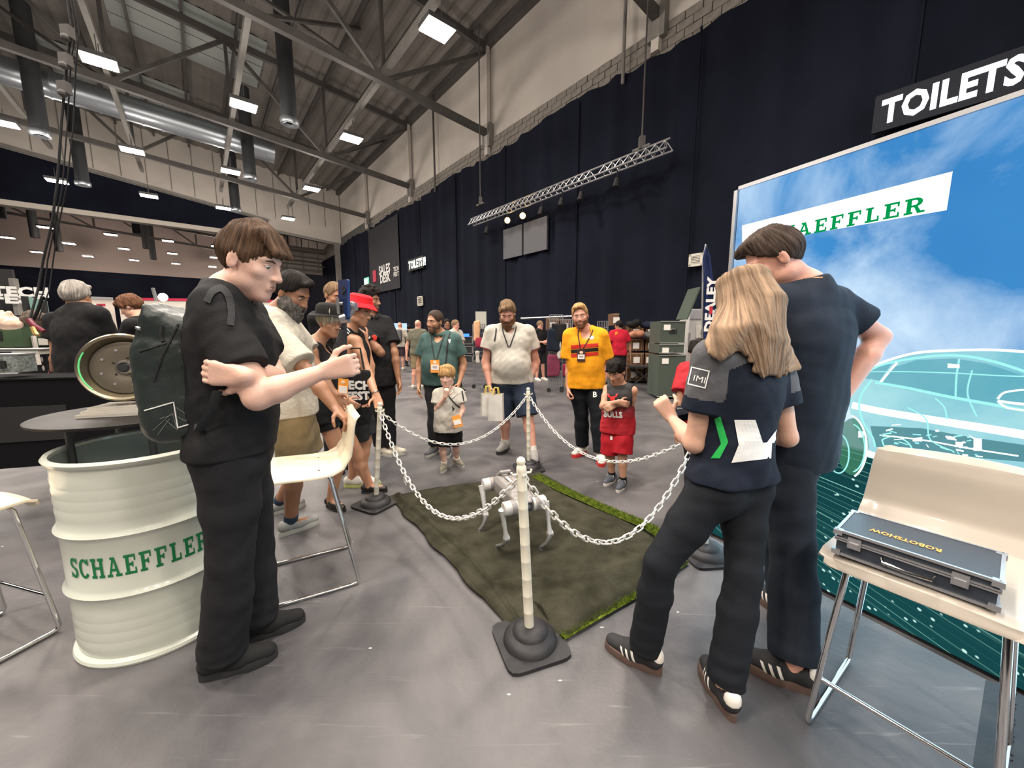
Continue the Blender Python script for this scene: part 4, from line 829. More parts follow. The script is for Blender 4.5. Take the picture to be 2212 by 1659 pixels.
def hat_lathe(J, prof, m, name='hat', tilt=0, up=.04, back=-.01, n=36, sx=1.12, wob=0):
    hd, f, l, u, s = J['head'], J['hf'], J['hl'], J['hu'], J['hs']; mb = MB(); mb.lathe(prof, (0, 0, 0), n=n); c, si = math.cos(math.radians(tilt)), math.sin(math.radians(tilt)); vs = []
    for i, (x, y, z) in enumerate(mb.v):
        a = math.atan2(y, x); r = math.hypot(x, y); z2 = z+wob*math.sin(3*a+1)*(r > .105)*(r-.09)*8; y2 = y*sx; y3, z3 = y2*c-z2*si, y2*si+z2*c; p = hd+(l*x+f*(y3+back)+u*(z3+up))*s; vs.append(tuple(p))
    mb.v = vs; return mb.build(name, m, J['thing'], True)
# ---- near left: man filming, backpack
J = person('young man with brown fringe in black t-shirt, filming beside the white drum', H=1.80, yaw=118, cyaw=112, Y=1.42, pelvis=(507, 955), neck=(497, 632), head=(541, 563, 92, 20, 0, .0),
    arms={'R': ((556, 858, -.19), (697, 803, -.09), (478, 700, -.13)), 'L': ((592, 815, .05), (530, 813, -.228))}, legs={'R': ((500, 1205, -.02), (480, 1412), 118), 'L': ((548, 1180, .02), (556, 1338), 124)},
    skin='skin_pale', vox=.0055, b=.98, brow='hair_brown', hands={'R': dict(d=V(.96, .12, .22), n=V(-.1, 1, 0), th=V(0, 0, 1), curl=1.05), 'L': dict(d=V(-1, -.05, .12), n=V(.1, 1, 0), th=V(0, 0, -1), curl=.35)},
    shirt=dict(mat_=c_black, e=.018, loose=.9, sleeve=.62, hem=-.02, sl_w=.012, folds=.007, name='t_shirt'), pants=dict(mat_=c_jean, e=.014, length=1.97, flare=.030, folds=.008),
    shoe=dict(upper=cloth('black_knit', (.016, .016, .016)), sole=k_blacksole, size=1.0, laces=k_lace), hair=dict(style='fringe', col='hair_brown', t=.0065, rough=.007, top=.030))
PEOPLE['man'] = J
# ---- woman with IMI shirt
J = person('woman with long straight blonde hair in black and grey polo, seen from behind', H=1.67, yaw=-160, Y=1.42, pelvis=(1576, 1030), neck=(1608, 735), head=(1604, 655, -165, 22, 0, .04), fem=1, b=.95, limb=.92,
    arms={'L': ((1500, 958, -.02), (1452, 905, .18)), 'R': ((1700, 945, .02), (1660, 935, .22))}, legs={'L': ((1428, 1215, -.03), (1392, 1400), -129), 'R': ((1606, 1240, -.03), (1566, 1478), 178)},
    skin='skin_light', vox=.0055, hands={'L': dict(d=V(-.35, .3, .6), n=V(.5, .6, -.3), th=V(.6, .2, .5), curl=.9)}, mouth=True, neckr=.85,
    shirt=dict(mats=[c_navy, p_grey], e=.017, loose=.45, sleeve=.60, hem=-.0, sl_w=.014, collar=p_grey, folds=.006, name='polo_shirt', mfun=lambda p: np.zeros(len(p))), pants=dict(mat_=cloth('black_stretch', (.010, .012, .016)), e=.008, length=1.98, flare=.022, top=.10, folds=.006),
    shoe=dict(upper=k_black, sole=k_gum, size=.98, laces=k_lace, stripes=k_white), hair=dict(style='long', col='hair_long', t=.012, rough=.010))
PEOPLE['imi'] = J
# grey shoulders and sleeve band by region, then the prints
so = J['shirt']; nk, pe, f, l = J['neck'], J['pelvis'], J['f'], J['l']; cen = np.array([sum((so.data.vertices[i].co[k] for i in p.vertices))/4 for p in so.data.polygons for k in range(3)]).reshape(-1, 3)
mi = np.zeros(len(cen), int)
for i, S in ((1, 'L'), (-1, 'R')):
    sh, el = J['sh'+S], J['el'+S]; v = el-sh; h = (cen-sh)@v/(v@v); side = ((cen-nk)@l)*i; mi |= ((side > .15) & (h > -.3) & (h < .44)).astype(int) | ((side > .045) & (cen[:, 2] > nk[2]-.055-(side-.05)*.45)).astype(int)
so.data.polygons.foreach_set('material_index', mi.astype(np.int32)); tg = bvh(so)
def pxpoly(mb, tg, pts, Y0, off=.003, n=6):
    """print laid on a garment: corners given by where they show"""
    g = []; a, b, c, e = [np.array(p, float) for p in pts]
    for i in range(n+1):
        for j in range(n+1):
            u, v = i/n, j/n; q = (a*(1-u)+b*u)*(1-v)+(e*(1-u)+c*u)*v; d = nrm(ray(*q)); h = tg.ray_cast(Vector((0, 0, CH)), Vector(d), 30)
            if h[0] is None: h = tg.find_nearest(Vector(P(q[0], q[1], Y0)))
            g.append(np.array(h[0])-d*off)
    mb.add(g, [(i*(n+1)+j, (i+1)*(n+1)+j, (i+1)*(n+1)+j+1, i*(n+1)+j+1) for i in range(n) for j in range(n)])
def pxtext(mb, txt, tg, o, X, Yv, w=None, h=None, bold=.03, off=.003, slabf=False, Y0=3):
    vs, fs = text_mb(txt, bold, 2); lo = vs.min(0); vs = vs-lo; sz = vs.max(0); sx = (w/sz[0]) if w else h/sz[1]; sy = h/sz[1] if h else sx; out = []
    for a, b, _ in vs:
        q = np.array(o)+np.array(X)*a*sx+np.array(Yv)*b*sy; d = nrm(ray(*q)); hh = tg.ray_cast(Vector((0, 0, CH)), Vector(d), 30)
        if hh[0] is None: hh = tg.find_nearest(Vector(P(q[0], q[1], Y0)))
        out.append(np.array(hh[0])-d*off)
    mb.add(out, fs)
mb = MB(); pxpoly(mb, tg, [(1543, 905), (1556, 900), (1573, 955), (1558, 962)], 1.4); pxpoly(mb, tg, [(1558, 958), (1573, 955), (1555, 990), (1535, 990)], 1.4); mb.build('green_chevron', p_green, so)
mb = MB(); pxpoly(mb, tg, [(1586, 907), (1632, 907), (1650, 962), (1596, 962)], 1.4); pxpoly(mb, tg, [(1596, 960), (1668, 955), (1666, 990), (1580, 1000)], 1.4); pxpoly(mb, tg, [(1690, 912), (1701, 908), (1690, 955), (1655, 958)], 1.4); mb.build('white_emblem', p_white, so)
mb = MB()
for a, b in (((1494, 793), (1532, 802)), ((1532, 802), (1523, 838)), ((1523, 838), (1486, 829)), ((1486, 829), (1494, 793))):
    a, b = np.array(a, float), np.array(b, float); d = nrm(b-a); nn = np.array([-d[1], d[0]])*1.3; pxpoly(mb, tg, [a-nn-d, b-nn+d, b+nn+d, a+nn-d], 1.4, n=4)
pxtext(mb, 'IMI', tg, (1497, 822), (.97, .24), (.26, -.97), w=26, h=13, bold=.0, Y0=1.4); mb.build('sleeve_badge', p_white, so)
# ---- tall man
J = person('tall dark-haired man in dark t-shirt, hand on hip, beside the blonde woman', H=1.87, yaw=-145, cyaw=-162, Y=1.66, pelvis=(1708, 945), neck=(1738, 622), head=(1672, 560, -112, 34, 0, .02), b=1.16,
    arms={'R': ((1897, 728, .03), (1815, 862, -.04)), 'L': ((1620, 850, .05), (1560, 900, .15))}, legs={'L': ((1712, 1180, -.02), (1712, 1432), -126), 'R': ((1690, 1110, .02), (1700, 1292), -160)},
    skin='skin_pink', vox=.0055, hands={'R': dict(d=V(-.6, -.4, -.5), n=V(-.8, .2, .3), th=V(-.3, .8, .3), curl=.5)},
    shirt=dict(mat_=cloth('midnight_cotton', (.012, .017, .028)), e=.018, loose=.9, sleeve=.60, hem=-.10, sl_w=.018, name='t_shirt'), pants=dict(mat_=cloth('midnight_trouser', (.012, .016, .024)), e=.014, length=1.95, flare=.03),
    shoe=dict(upper=k_black, sole=k_gum, size=1.0, laces=k_lace, stripes=k_white), hair=dict(style='quiff', col='hair_fade', t=.009, rough=.006, top=.018))
PEOPLE['tall'] = J
mb = MB(); nk, s = J['neck'], J['s']; fc, lc = J['fc'], J['lc']; pts = [nk+(lc*math.cos(a)*.082+fc*(math.sin(a)*.088+.012))*s+[0, 0, .030-.035*max(0, math.sin(a))] for a in np.linspace(0, 2*math.pi, 24, endpoint=False)]; mb.tube(pts, .006, 6, True); mb.build('lanyard', cloth('tan_webbing', (.42, .22, .12)), J['thing'], True)
# ---- bearded man
J = person('man with grey beard in patterned cream shirt and khaki shorts, hand on the white stool', H=1.78, yaw=118, cyaw=108, Y=2.42, pelvis=(632, 872), neck=(603, 676), head=(632, 633, 82, 30, 0, -.02), b=1.06,
    arms={'R': ((680, 822, -.24), (724, 882, -.29), (592, 722, -.16)), 'L': ((680, 790, .15), (720, 850, .1))}, legs={'R': ((640, 1010, -.02), (628, 1125), 142), 'L': ((665, 985, .0), (602, 1085), 140)},
    skin='skin_brown', vox=.007, hands={'R': dict(d=V(.75, -.3, -.55), n=V(-.2, -.2, -1), th=V(.3, -1, 0), curl=.45)},
    shirt=dict(mat_=mat('cream_jacquard', (.46, .42, .35), .85, bump=.9, bscale=34, spec=.2), e=.02, loose=1.1, sleeve=.66, hem=-.06, sl_w=.03, collar=c_cream, name='shirt'), pants=dict(mat_=c_khaki, e=.022, length=.86, hw=.025, name='shorts', folds=.010),
    shoe=dict(upper=k_grey, sole=k_greysole, size=1.0, low=True, sock=cloth('navy_sock', (.03, .05, .08))), hair=dict(style='quiff', col='hair_dark', t=.011, rough=.006), beard=dict(col='hair_mixed', t=.02, long=.03))
PEOPLE['beard'] = J
# ---- woman with hat
J = person('woman in wide black hat with silver hair and black strap dress, between the men', H=1.62, yaw=100, Y=2.95, pelvis=(703, 872), neck=(683, 742), head=(712, 694, 62, 14, 0, 0), fem=1, b=1.02,
    arms={'R': ((692, 830, -.14), (742, 862, -.10)), 'L': ((745, 800, .15), (775, 850, .12))}, legs={'R': ((735, 985, .02), (716, 1077), 62), 'L': ((775, 985, .02), (797, 1046), 100)}, skin='skin_tan', vox=.008,
    shirt=dict(mat_=c_black, e=.012, tank=True, hem=-.14, neckcut=.13, name='dress'), pants=dict(mat_=c_black, e=.012, length=.42, name='shorts'),
    shoe=dict(upper=mat('black_leather', (.015, .012, .01), .4), sole=k_blacksole, low=True, size=.9, st=.016), hair=dict(style='kid', col='hair_silver', t=.014, rough=.006))
hat_lathe(J, [(.150, -.014), (.128, -.006), (.106, .0), (.103, .03), (.096, .068), (.076, .086), (.03, .094), (0, .095), (0, .09), (.085, .065), (.10, .0), (.128, -.012), (.150, -.018), (.150, -.014)], c_blackk, up=.060, tilt=8, wob=.006)
for i in (-1, 1):
    mb = MB(); nk = J['neck']; lc, fc = J['lc'], J['fc']; tg = bvh(J['shirt']); mb.tube([nk+lc*i*.085-[0, 0, .02], nk+lc*i*.07+fc*.085-[0, 0, .10], nk+lc*i*.03+fc*.13-[0, 0, .2]], .006, 6); mb.build('shoulder_strap', strap, J['thing'])
# ---- man in red hat
J = person('man in red bucket hat and black vest, resting his hand on the chain post', H=1.70, yaw=95, cyaw=80, Y=3.35, pelvis=(768, 868), neck=(757, 712), head=(777, 672, 78, 18, 0, -.02),
    arms={'R': ((791, 800, -.20), (811, 850, -.36), (768, 738, -.12)), 'L': ((800, 790, .12), (795, 850, .0))}, legs={'R': ((770, 960, 0), (762, 1032), 100), 'L': ((790, 950, 0), (782, 1028), 80)}, skin='skin_tan', vox=.008,
    hands={'R': dict(d=V(.35, -.35, -.85), n=V(.2, -.8, .1), th=V(-.6, -.2, 0), curl=.45)}, shirt=dict(mat_=c_black, e=.014, tank=True, hem=-.2, name='vest'), pants=dict(mat_=c_black2, e=.02, length=.9, hw=.03, name='shorts'),
    shoe=dict(upper=k_white, sole=mat('lime_rubber', (.55, .6, .2), .5), laces=k_lacew), hair=dict(style='buzz', col='hair_fade', t=.004), beard=None)
hat_lathe(J, [(.138, -.018), (.116, .008), (.100, .02), (.092, .075), (.07, .092), (0, .095), (0, .088), (.085, .07), (.096, .015), (.113, .002), (.138, -.024), (.138, -.018)], c_redhat, up=.058, tilt=6, wob=.02)
mb = MB(); tg = bvh(J['shirt'])
for i in range(5):
    a = J['neck']+J['lc']*(-.10-.022*i); drape_strip(mb, [a+J['fc']*.06+[0, 0, .1], a-J['fc']*.04+[0, 0, .1]], .010, V(0, 0, -1), tg, .003, 5)
mb.build('shoulder_stripe', p_white, J['thing'])
mb = MB(); w_ = J['wrR']; mb.lathe([(.030, -.006), (.033, 0), (.030, .006)], w_, nrm(J['wrR']-J['elR']), 14); mb.build('bracelet', mat('silver', (.6, .58, .55), .25, 1), J['thing'], True)
# ---- curly man
J = person('tall man with curly black hair in black polo and cream trainers, hand near his chin', H=1.84, yaw=48, cyaw=45, Y=4.05, pelvis=(815, 803), neck=(800, 684), head=(798, 648, 82, 5, 0, 0), b=1.02,
    arms={'R': ((822, 762, -.22), (797, 732, -.24)), 'L': ((852, 762, .02), (861, 820, -.04))}, legs={'R': ((815, 890, 0), (822, 965), 60), 'L': ((838, 890, .0), (842, 965), 88)}, skin='skin_brown', vox=.008,
    hands={'R': dict(d=V(-.75, -.1, .5), n=V(0, 1, 0), th=V(0, 0, 1), curl=.6)}, shirt=dict(mat_=c_black, e=.018, loose=1.2, sleeve=.7, hem=-.14, sl_w=.03, collar=c_black2, name='polo_shirt'), pants=dict(mat_=c_black2, e=.014, length=1.95, flare=.02),
    shoe=dict(upper=k_cream, sole=k_greysole, laces=k_lacew), hair=dict(style='curly', col='hair_dark', t=.012, top=.02), beard=dict(col='hair_stub', t=.003))
mb = MB(); mb.lathe([(.031, -.012), (.035, 0), (.031, .012)], J['wrR'], nrm(J['wrR']-J['elR']), 14); mb.build('watch', mat('steel', (.7, .68, .62), .25, 1), J['thing'], True)
c0 = proj(bvh(J['shirt']), P(838, 716, 3.6), V(0, 1, 0), .004); mb = MB(); mb.ball(c0, (.028, .004, .03), 12, 6); mb.build('chest_logo', mat('red_logo', (.7, .05, .03), .5), J['shirt'])
# ---- man behind with faded hair
J = person('man with short faded hair, only his head showing behind the black hat', H=1.80, yaw=70, Y=3.75, pelvis=(720, 805), neck=(712, 676), head=(722, 638, 60, 20), arms={'R': ((700, 760, -.05), (715, 820, 0)), 'L': ((735, 760, .1), (735, 820, 0))},
    legs={'R': ((715, 900, 0), (715, 1000), 60), 'L': ((735, 900, .0), (735, 990), 60)}, skin='skin_tan', vox=.010, shirt=dict(mat_=c_black, e=.016, name='t_shirt'), pants=dict(mat_=c_black2, length=1.95, e=.014), shoe=dict(upper=k_black, sole=k_blacksole), hair=dict(style='buzz', col='hair_sand', t=.007))
# ---- green polo
J = person('smiling man in teal green polo with an orange badge, behind the fair-haired boy', H=1.70, yaw=-6, Y=4.22, pelvis=(950, 812), neck=(951, 722), head=(940, 694, -32, 8, -6, -.05), b=1.12, belly=.03,
    arms={'R': ((907, 788, .04), (905, 832, -.04)), 'L': ((1001, 785, .06), (992, 826, -.04))}, legs={'R': ((938, 890, -.02), (938, 965), -20), 'L': ((962, 890, -.02), (966, 965), 10)}, skin='skin_tan', vox=.008,
    shirt=dict(mat_=c_green, e=.018, loose=1, sleeve=.62, hem=-.10, sl_w=.028, collar=c_green, neckcut=.07, name='polo_shirt'), pants=dict(mat_=c_black2, e=.014, length=1.95, flare=.015), shoe=dict(upper=cloth('grey_trainer', (.09, .09, .095)), sole=k_greysole, laces=k_lacew),
    hair=dict(style='buzz', col='hair_fade', t=.007), beard=dict(col='hair_stub', t=.004))
lanyard(J, strap, drop=.30, card='orange', cards=1.35); PEOPLE['green'] = J
mb = MB(); drape_strip(mb, [J['shL']+J['fc']*.3-J['lc']*.04+[0, 0, .08], J['shL']+J['fc']*.3-J['lc']*.06-[0, 0, .28]], .018, -J['fc'], bvh(J['shirt']), .004, 8); mb.build('bag_strap', strap, J['thing'])
mb = MB(); tg = bvh(J['shirt']); pxpoly(mb, tg, [(968, 733), (974, 733), (972, 741), (970, 741)], 4, .004, 2); mb.build('chest_logo', p_white, J['shirt'])
# ---- fair-haired boy
J = person('small boy with fair hair in white polo and black shorts, finger at his mouth', H=1.09, yaw=5, Y=3.58, pelvis=(968, 915), neck=(969, 842), head=(966, 812, -4, 8, 0, -.03), hs=1.36, b=1.08, neckr=.8,
    arms={'R': ((944, 884, -.04), (962, 858, -.15)), 'L': ((999, 884, -.02), (992, 905, -.08))}, legs={'R': ((955, 963, -.01), (960, 1003), -5), 'L': ((984, 960, -.01), (987, 993), 40)}, skin='skin_pale', vox=.006, brow='hair_sand',
    hands={'R': dict(d=V(.25, -.2, .9), n=V(0, 1, 0), th=V(1, 0, 0), curl=1., pt={0: .05}, s=1.15), 'L': dict(s=1.15)}, shirt=dict(mat_=c_white, e=.014, loose=.8, sleeve=.6, hem=-.12, sl_w=.02, collar=c_white, name='polo_shirt'), pants=dict(mat_=c_black, e=.014, length=.9, hw=.02, name='shorts'),
    shoe=dict(upper=cloth('beige_trainer', (.24, .22, .17)), sole=k_greysole, sock=k_white, size=1.12, laces=k_lacew), hair=dict(style='kid', col='hair_blond', t=.010, rough=.006))
tg = bvh(J['shirt']); mb = MB(); dn = V(0, 1, 0); drape_strip(mb, [P(944, 838, 3.3), P(960, 862, 3.3), P(986, 892, 3.3)], .012, dn, tg, .005, 8); drape_strip(mb, [P(988, 845, 3.3), P(996, 880, 3.3), P(988, 895, 3.3)], .010, dn, tg, .005, 8); mb.build('lanyard', strap, J['thing'])
bc = P(988, 910, 3.40); X = nrm(V(.95, 0, .25)); Z = nrm(V(-.25, 0, .95)); mb = MB(); mb.box(bc, (.078, .11, .004), X, Z, np.cross(X, Z)); co = mb.build('badge', MATS['badge_orange'], J['thing']); mb = MB(); mb.box(bc-[0, .004, .008], (.066, .045, .003), X, Z, np.cross(X, Z)); mb.build('name_panel', MATS['paper'], co)
# ---- white polo
J = person('large ginger-bearded man in white polo and navy denim shorts, looking down', H=1.80, yaw=-2, Y=4.22, pelvis=(1106, 815), neck=(1101, 705), head=(1096, 676, -4, 32, 0, -.10), b=1.22, belly=.05, limb=1.10, shw=1.14,
    arms={'R': ((1049, 782, .02), (1057, 828, -.06)), 'L': ((1158, 782, .06), (1142, 822, -.04))}, legs={'R': ((1090, 900, -.02), (1092, 957), -24), 'L': ((1140, 900, -.02), (1151, 975), 8)}, skin='skin_pink', vox=.008,
    hands={'R': dict(d=V(.1, -.1, -1), n=V(1, 0, 0), th=V(0, -1, 0), curl=.8)}, shirt=dict(mat_=c_white, e=.02, loose=.3, sleeve=.55, hem=-.06, sl_w=.022, collar=c_white, neckcut=.05, name='polo_shirt', folds=.007), pants=dict(mat_=c_denim, e=.02, length=.98, hw=.03, name='shorts'),
    shoe=dict(upper=cloth('white_black_trainer', (.3, .29, .28)), sole=k_blacksole, sock=k_white, laces=k_lacew, size=1.08), hair=dict(style='quiff', col='hair_sand', t=.014, rough=.008, top=.03), beard=dict(col='hair_ginger', t=.018, long=.02))
lanyard(J, strap, drop=.22); PEOPLE['white'] = J; mb = MB()
for S in 'RL':
    sh, el = J['sh'+S], J['el'+S]; v = el-sh; r = (.056*.45+.048*.55)*J['s']*1.12+.034; mb.lathe([(r+.003, -.004), (r+.003, .004)], sh+v*.53, v, 28)
mb.build('sleeve_stripe', mat('maroon_trim', (.25, .02, .04), .8), J['shirt'], True)
mb = MB(); drape_strip(mb, [P(1067, 708, 3.6), P(1066, 722, 3.6), P(1063, 740, 3.6)], .016, V(0, 1, 0), bvh(J['shirt']), .005, 8); mb.build('bag_strap', strap, J['thing'])
# ---- amber shirt
J = person('fair-haired man in amber t-shirt with red and black chest stripes and black trousers', H=1.78, yaw=-10, Y=4.08, pelvis=(1264, 814), neck=(1265, 712), head=(1253, 682, -14, 8, 8, -.04), b=1.04, 
    arms={'R': ((1230, 792, .04), (1228, 838, -.03)), 'L': ((1309, 790, .05), (1300, 836, -.03))}, legs={'R': ((1256, 892, -.02), (1258, 965), -44), 'L': ((1290, 898, -.02), (1297, 980), -8)}, skin='skin_pink', vox=.008, brow='hair_sand', hands={'R': dict(curl=.7)},
    shirt=dict(mats=[c_orange], e=.018, loose=1.1, sleeve=.72, hem=-.12, sl_w=.036, neckcut=.07, name='t_shirt'), pants=dict(mat_=cloth('black_trouser', (.008, .010, .014)), e=.016, length=1.95, flare=.016),
    shoe=dict(upper=k_white, sole=k_red, laces=k_lacew), hair=dict(style='quiff', col='hair_blond', t=.008, rough=.005), beard=dict(col='hair_ginger', t=.004))
so = J['shirt']; tg = bvh(so)
for nm, m, v0, v1 in (('red_stripe', mat('red_print', (.55, .02, .012), .7), 742, 750), ('black_stripe', mat('black_print', (.01, .01, .01), .7), 752, 759), ('red_stripe', MATS['red_print'], 761, 768)):
    mb = MB(); pxpoly(mb, tg, [(1233, v0+4), (1292, v0-1), (1293, v1-1), (1234, v1+4)], 4, .004, 14); mb.build(nm, m, so)
mb = MB(); pxpoly(mb, tg, [(1272, 726), (1284, 725), (1281, 733), (1275, 733)], 4, .004, 3); mb.build('chest_logo', p_white, so)
lanyard(J, mat('maroon_webbing', (.05, .012, .012), .8), drop=.22, card='dark', cards=1.15, x=-.04); PEOPLE['amber'] = J
mb = MB(); mb.lathe([(.033, -.014), (.038, 0), (.033, .014)], J['wrL'], nrm(J['wrL']-J['elL']), 16); mb.build('watch', mat('gold', (.75, .55, .25), .25, 1), J['thing'], True)
mb = MB(); pxtext(mb, 'B', bvh(J['pants']), (1281, 858), (1, 0), (0, -1), h=12, Y0=4); mb.build('trouser_logo', p_white, J['pants'])
# ---- boy in basketball kit
J = person('boy with dark fringe in black and red sleeveless basketball kit, arms folded', H=1.19, yaw=-28, Y=3.32, pelvis=(1334, 912), neck=(1340, 832), head=(1331, 802, -42, 26, 0, -.02), hs=1.28, b=1.0, neckr=.8,
    arms={'R': ((1302, 878, -.06), (1334, 868, -.16)), 'L': ((1362, 882, .0), (1330, 874, -.12))}, legs={'R': ((1318, 985, -.01), (1322, 1028), -42), 'L': ((1344, 985, -.02), (1346, 1040), -34)}, skin='skin_olive', vox=.006,
    hands={'R': dict(d=V(.8, -.1, -.2), n=V(-.3, .8, 0), th=V(0, 0, 1), curl=.4, s=1.1), 'L': dict(d=V(-.75, -.3, -.3), n=V(.2, .7, -.2), th=V(0, 0, 1), curl=.5, s=1.1)},
    shirt=dict(mats=[mat('jersey_fade', (.015, .014, .015), .65, bump=.2)], e=.016, loose=1.1, tank=True, hem=-.14, name='vest'), pants=dict(mat_=c_red, e=.020, length=.92, hw=.025, name='shorts'),
    shoe=dict(upper=cloth('navy_grey_trainer', (.10, .11, .13)), sole=k_white, sock=c_black, laces=k_lacew, size=1.12), hair=dict(style='fringe', col='hair_dark', t=.010, rough=.008))
m = MATS['jersey_fade']; nt = m.node_tree; tc = nt.nodes.new('ShaderNodeTexCoord'); sp = nt.nodes.new('ShaderNodeSeparateXYZ'); mr = nt.nodes.new('ShaderNodeMapRange'); cr = nt.nodes.new('ShaderNodeValToRGB')
zt = J['pelvis'][2]; mr.inputs[1].default_value = zt-.02; mr.inputs[2].default_value = zt+.19; nt.links.new(tc.outputs['Object'], sp.inputs[0]); nt.links.new(sp.outputs[2], mr.inputs[0]); nt.links.new(mr.outputs[0], cr.inputs[0]); nt.links.new(cr.outputs[0], nt.nodes['Principled BSDF'].inputs['Base Color'])
cr.color_ramp.elements[0].color = (.42, .012, .022, 1); cr.color_ramp.elements[1].color = (.015, .014, .015, 1); cr.color_ramp.elements[0].position = .35
tg = bvh(J['shirt']); mb = MB(); pxtext(mb, 'BULLS', tg, (1304, 901), (.98, .06), (-.1, -1), w=42, h=14, bold=.05, Y0=3.3, off=.004); mb.build('white_lettering', p_white, J['shirt'])
mb = MB(); pxpoly(mb, tg, [(1316, 856), (1330, 856), (1326, 868), (1320, 868)], 3.3, .004, 3); pxpoly(mb, tg, [(1311, 850), (1314, 850), (1319, 857), (1314, 858)], 3.3, .004, 2); pxpoly(mb, tg, [(1332, 850), (1335, 850), (1332, 858), (1327, 857)], 3.3, .004, 2); mb.build('chest_logo', mat('red_logo2', (.6, .03, .03), .5), J['shirt'])
mb = MB(); pxpoly(mb, bvh(J['pants']), [(1318, 942), (1323, 942), (1323, 950), (1318, 950)], 3.3, .004, 2); mb.build('shorts_logo', p_white, J['pants'])
# ---- far people
def far(label, Y, u, top, yaw, H=1.75, shirt=c_black, pants=c_black2, skin='skin_light', hair=('short', 'hair_dark'), vox=.016, headyaw=None, short=False, cross=False, pitch=8, **k):
    v = lambda z, dy=0: PX((0, Y+dy, z))[1]; zt = H; cy = math.cos(math.radians(yaw)); sc = F/(Y*CP+.1); s = H/1.78; sg = -1 if abs(yaw) > 90 else 1
    dx = lambda m: m*sc; w = .19*s*abs(cy)+.03; R, L = -1*sg, 1*sg
    arms = {}
    for S, i in (('R', R), ('L', L)):
        if cross: arms[S] = ((u+dx(i*(w+.05)), v(1.12*s)), (u-dx(i*.06), v(1.14*s), -.22*sg))
        else: arms[S] = ((u+dx(i*(w+.06)), v(1.10*s)), (u+dx(i*(w+.07)), v(.86*s), -.05))
    legs = {S: ((u+dx(i*.09*abs(cy)), v(.5*s)), np.array(list(P(u+dx(i*.10), v(.085), Y)[:1])+[Y+(.06 if i > 0 else -.06), .085]), yaw) for S, i in (('R', R), ('L', L))}
    return person(label, H=H, yaw=yaw, Y=Y, pelvis=(u, v(.53*H)), neck=(u, v(.845*H)), head=(u, v(.915*H), headyaw if headyaw is not None else yaw, pitch), arms=arms, legs=legs, skin=skin, vox=vox, mouth=(Y < 12 and abs(headyaw if headyaw is not None else yaw) < 120), bodyfar=True,
        shirt=dict(mat_=shirt, e=.018, loose=1, sleeve=.62, hem=-.08, sl_w=.025, name='t_shirt', **k), pants=dict(mat_=pants, e=.016, length=.95 if short else 1.94, name='shorts' if short else 'trousers'), shoe=dict(upper=k_white if short else k_black, sole=k_greysole), hair=dict(style=hair[0], col=hair[1], t=.012) if hair else None)
J = far('man in red t-shirt seen from behind, by the cardboard boxes', 9.2, 1337, 0, 168, 1.66, cloth('crimson_cotton', (.45, .012, .03)), c_black2, 'skin_brown', ('short', 'hair_dark'), headyaw=-130)
mb = MB(); c0 = proj(bvh(J['shirt']), P(1345, 721, 8.6), V(0, 1, 0), .004); mb.ball(c0, (.04, .005, .05), 10, 6); mb.build('back_logo', mat('orange_print', (.8, .25, .02), .6), J['shirt'])
J = far('man with glasses in black t-shirt leaning by the rack, arms crossed', 10.6, 1167, 0, 40, 1.70, c_black, c_black2, 'skin_pink', ('short', 'hair_sand'), cross=True, short=True)
mb = MB(); q = lambda a, b, c: J['head']+(J['hl']*a+J['hf']*b+J['hu']*c)*J['hs']; [mb.tube([q(i*.032+.02*math.cos(a), .102, .003+.016*math.sin(a)) for a in np.linspace(0, 6.28, 12)[:-1]], .004, 5, True) for i in (-1, 1)]; mb.build('glasses', k_lace, J['thing'])
J = far('bald man in cream shirt and dark shorts with grey backpack, far down the hall', 13.6, 864, 0, 172, 1.73, c_cream, cloth('plum_shorts', (.05, .035, .045)), 'skin_pink', None, short=True); PEOPLE['farbag'] = J
J = far('bald man in olive t-shirt, seen from behind beside the backpack wearer', 9.2, 903, 0, 175, 1.70, c_olive, c_khaki, 'skin_pink', None, short=True, b=1) if False else far('bald man in olive t-shirt, seen from behind beside the backpack wearer', 9.2, 903, 0, 175, 1.68, c_olive, c_khaki, 'skin_pink', None, short=True)
J = far('man with short sandy hair in pale shirt, behind the teal polo', 8.6, 984, 0, 60, 1.66, c_white, c_black2, 'skin_pink', ('buzz', 'hair_sand'))
J = far('dark-haired man right behind the teal polo, mostly hidden', 9.6, 966, 0, 20, 1.72, c_black2, c_black2, 'skin_brown', ('short', 'hair_dark'))
J = far('visitor in red top before the bright far screen', 15.5, 846, 0, 120, 1.66, c_red, c_black2, 'skin_tan', ('short', 'hair_dark'))
J = far('visitor with dark hair between backpack and olive shirt', 15, 884, 0, 160, 1.66, c_black2, c_black2, 'skin_tan', ('short', 'hair_dark'))
J = far('child in red top half hidden behind the blonde woman', 2.80, 1513, 0, -60, 1.34, c_red, c_black2, 'skin_brown', ('kid', 'hair_dark'), vox=.010)
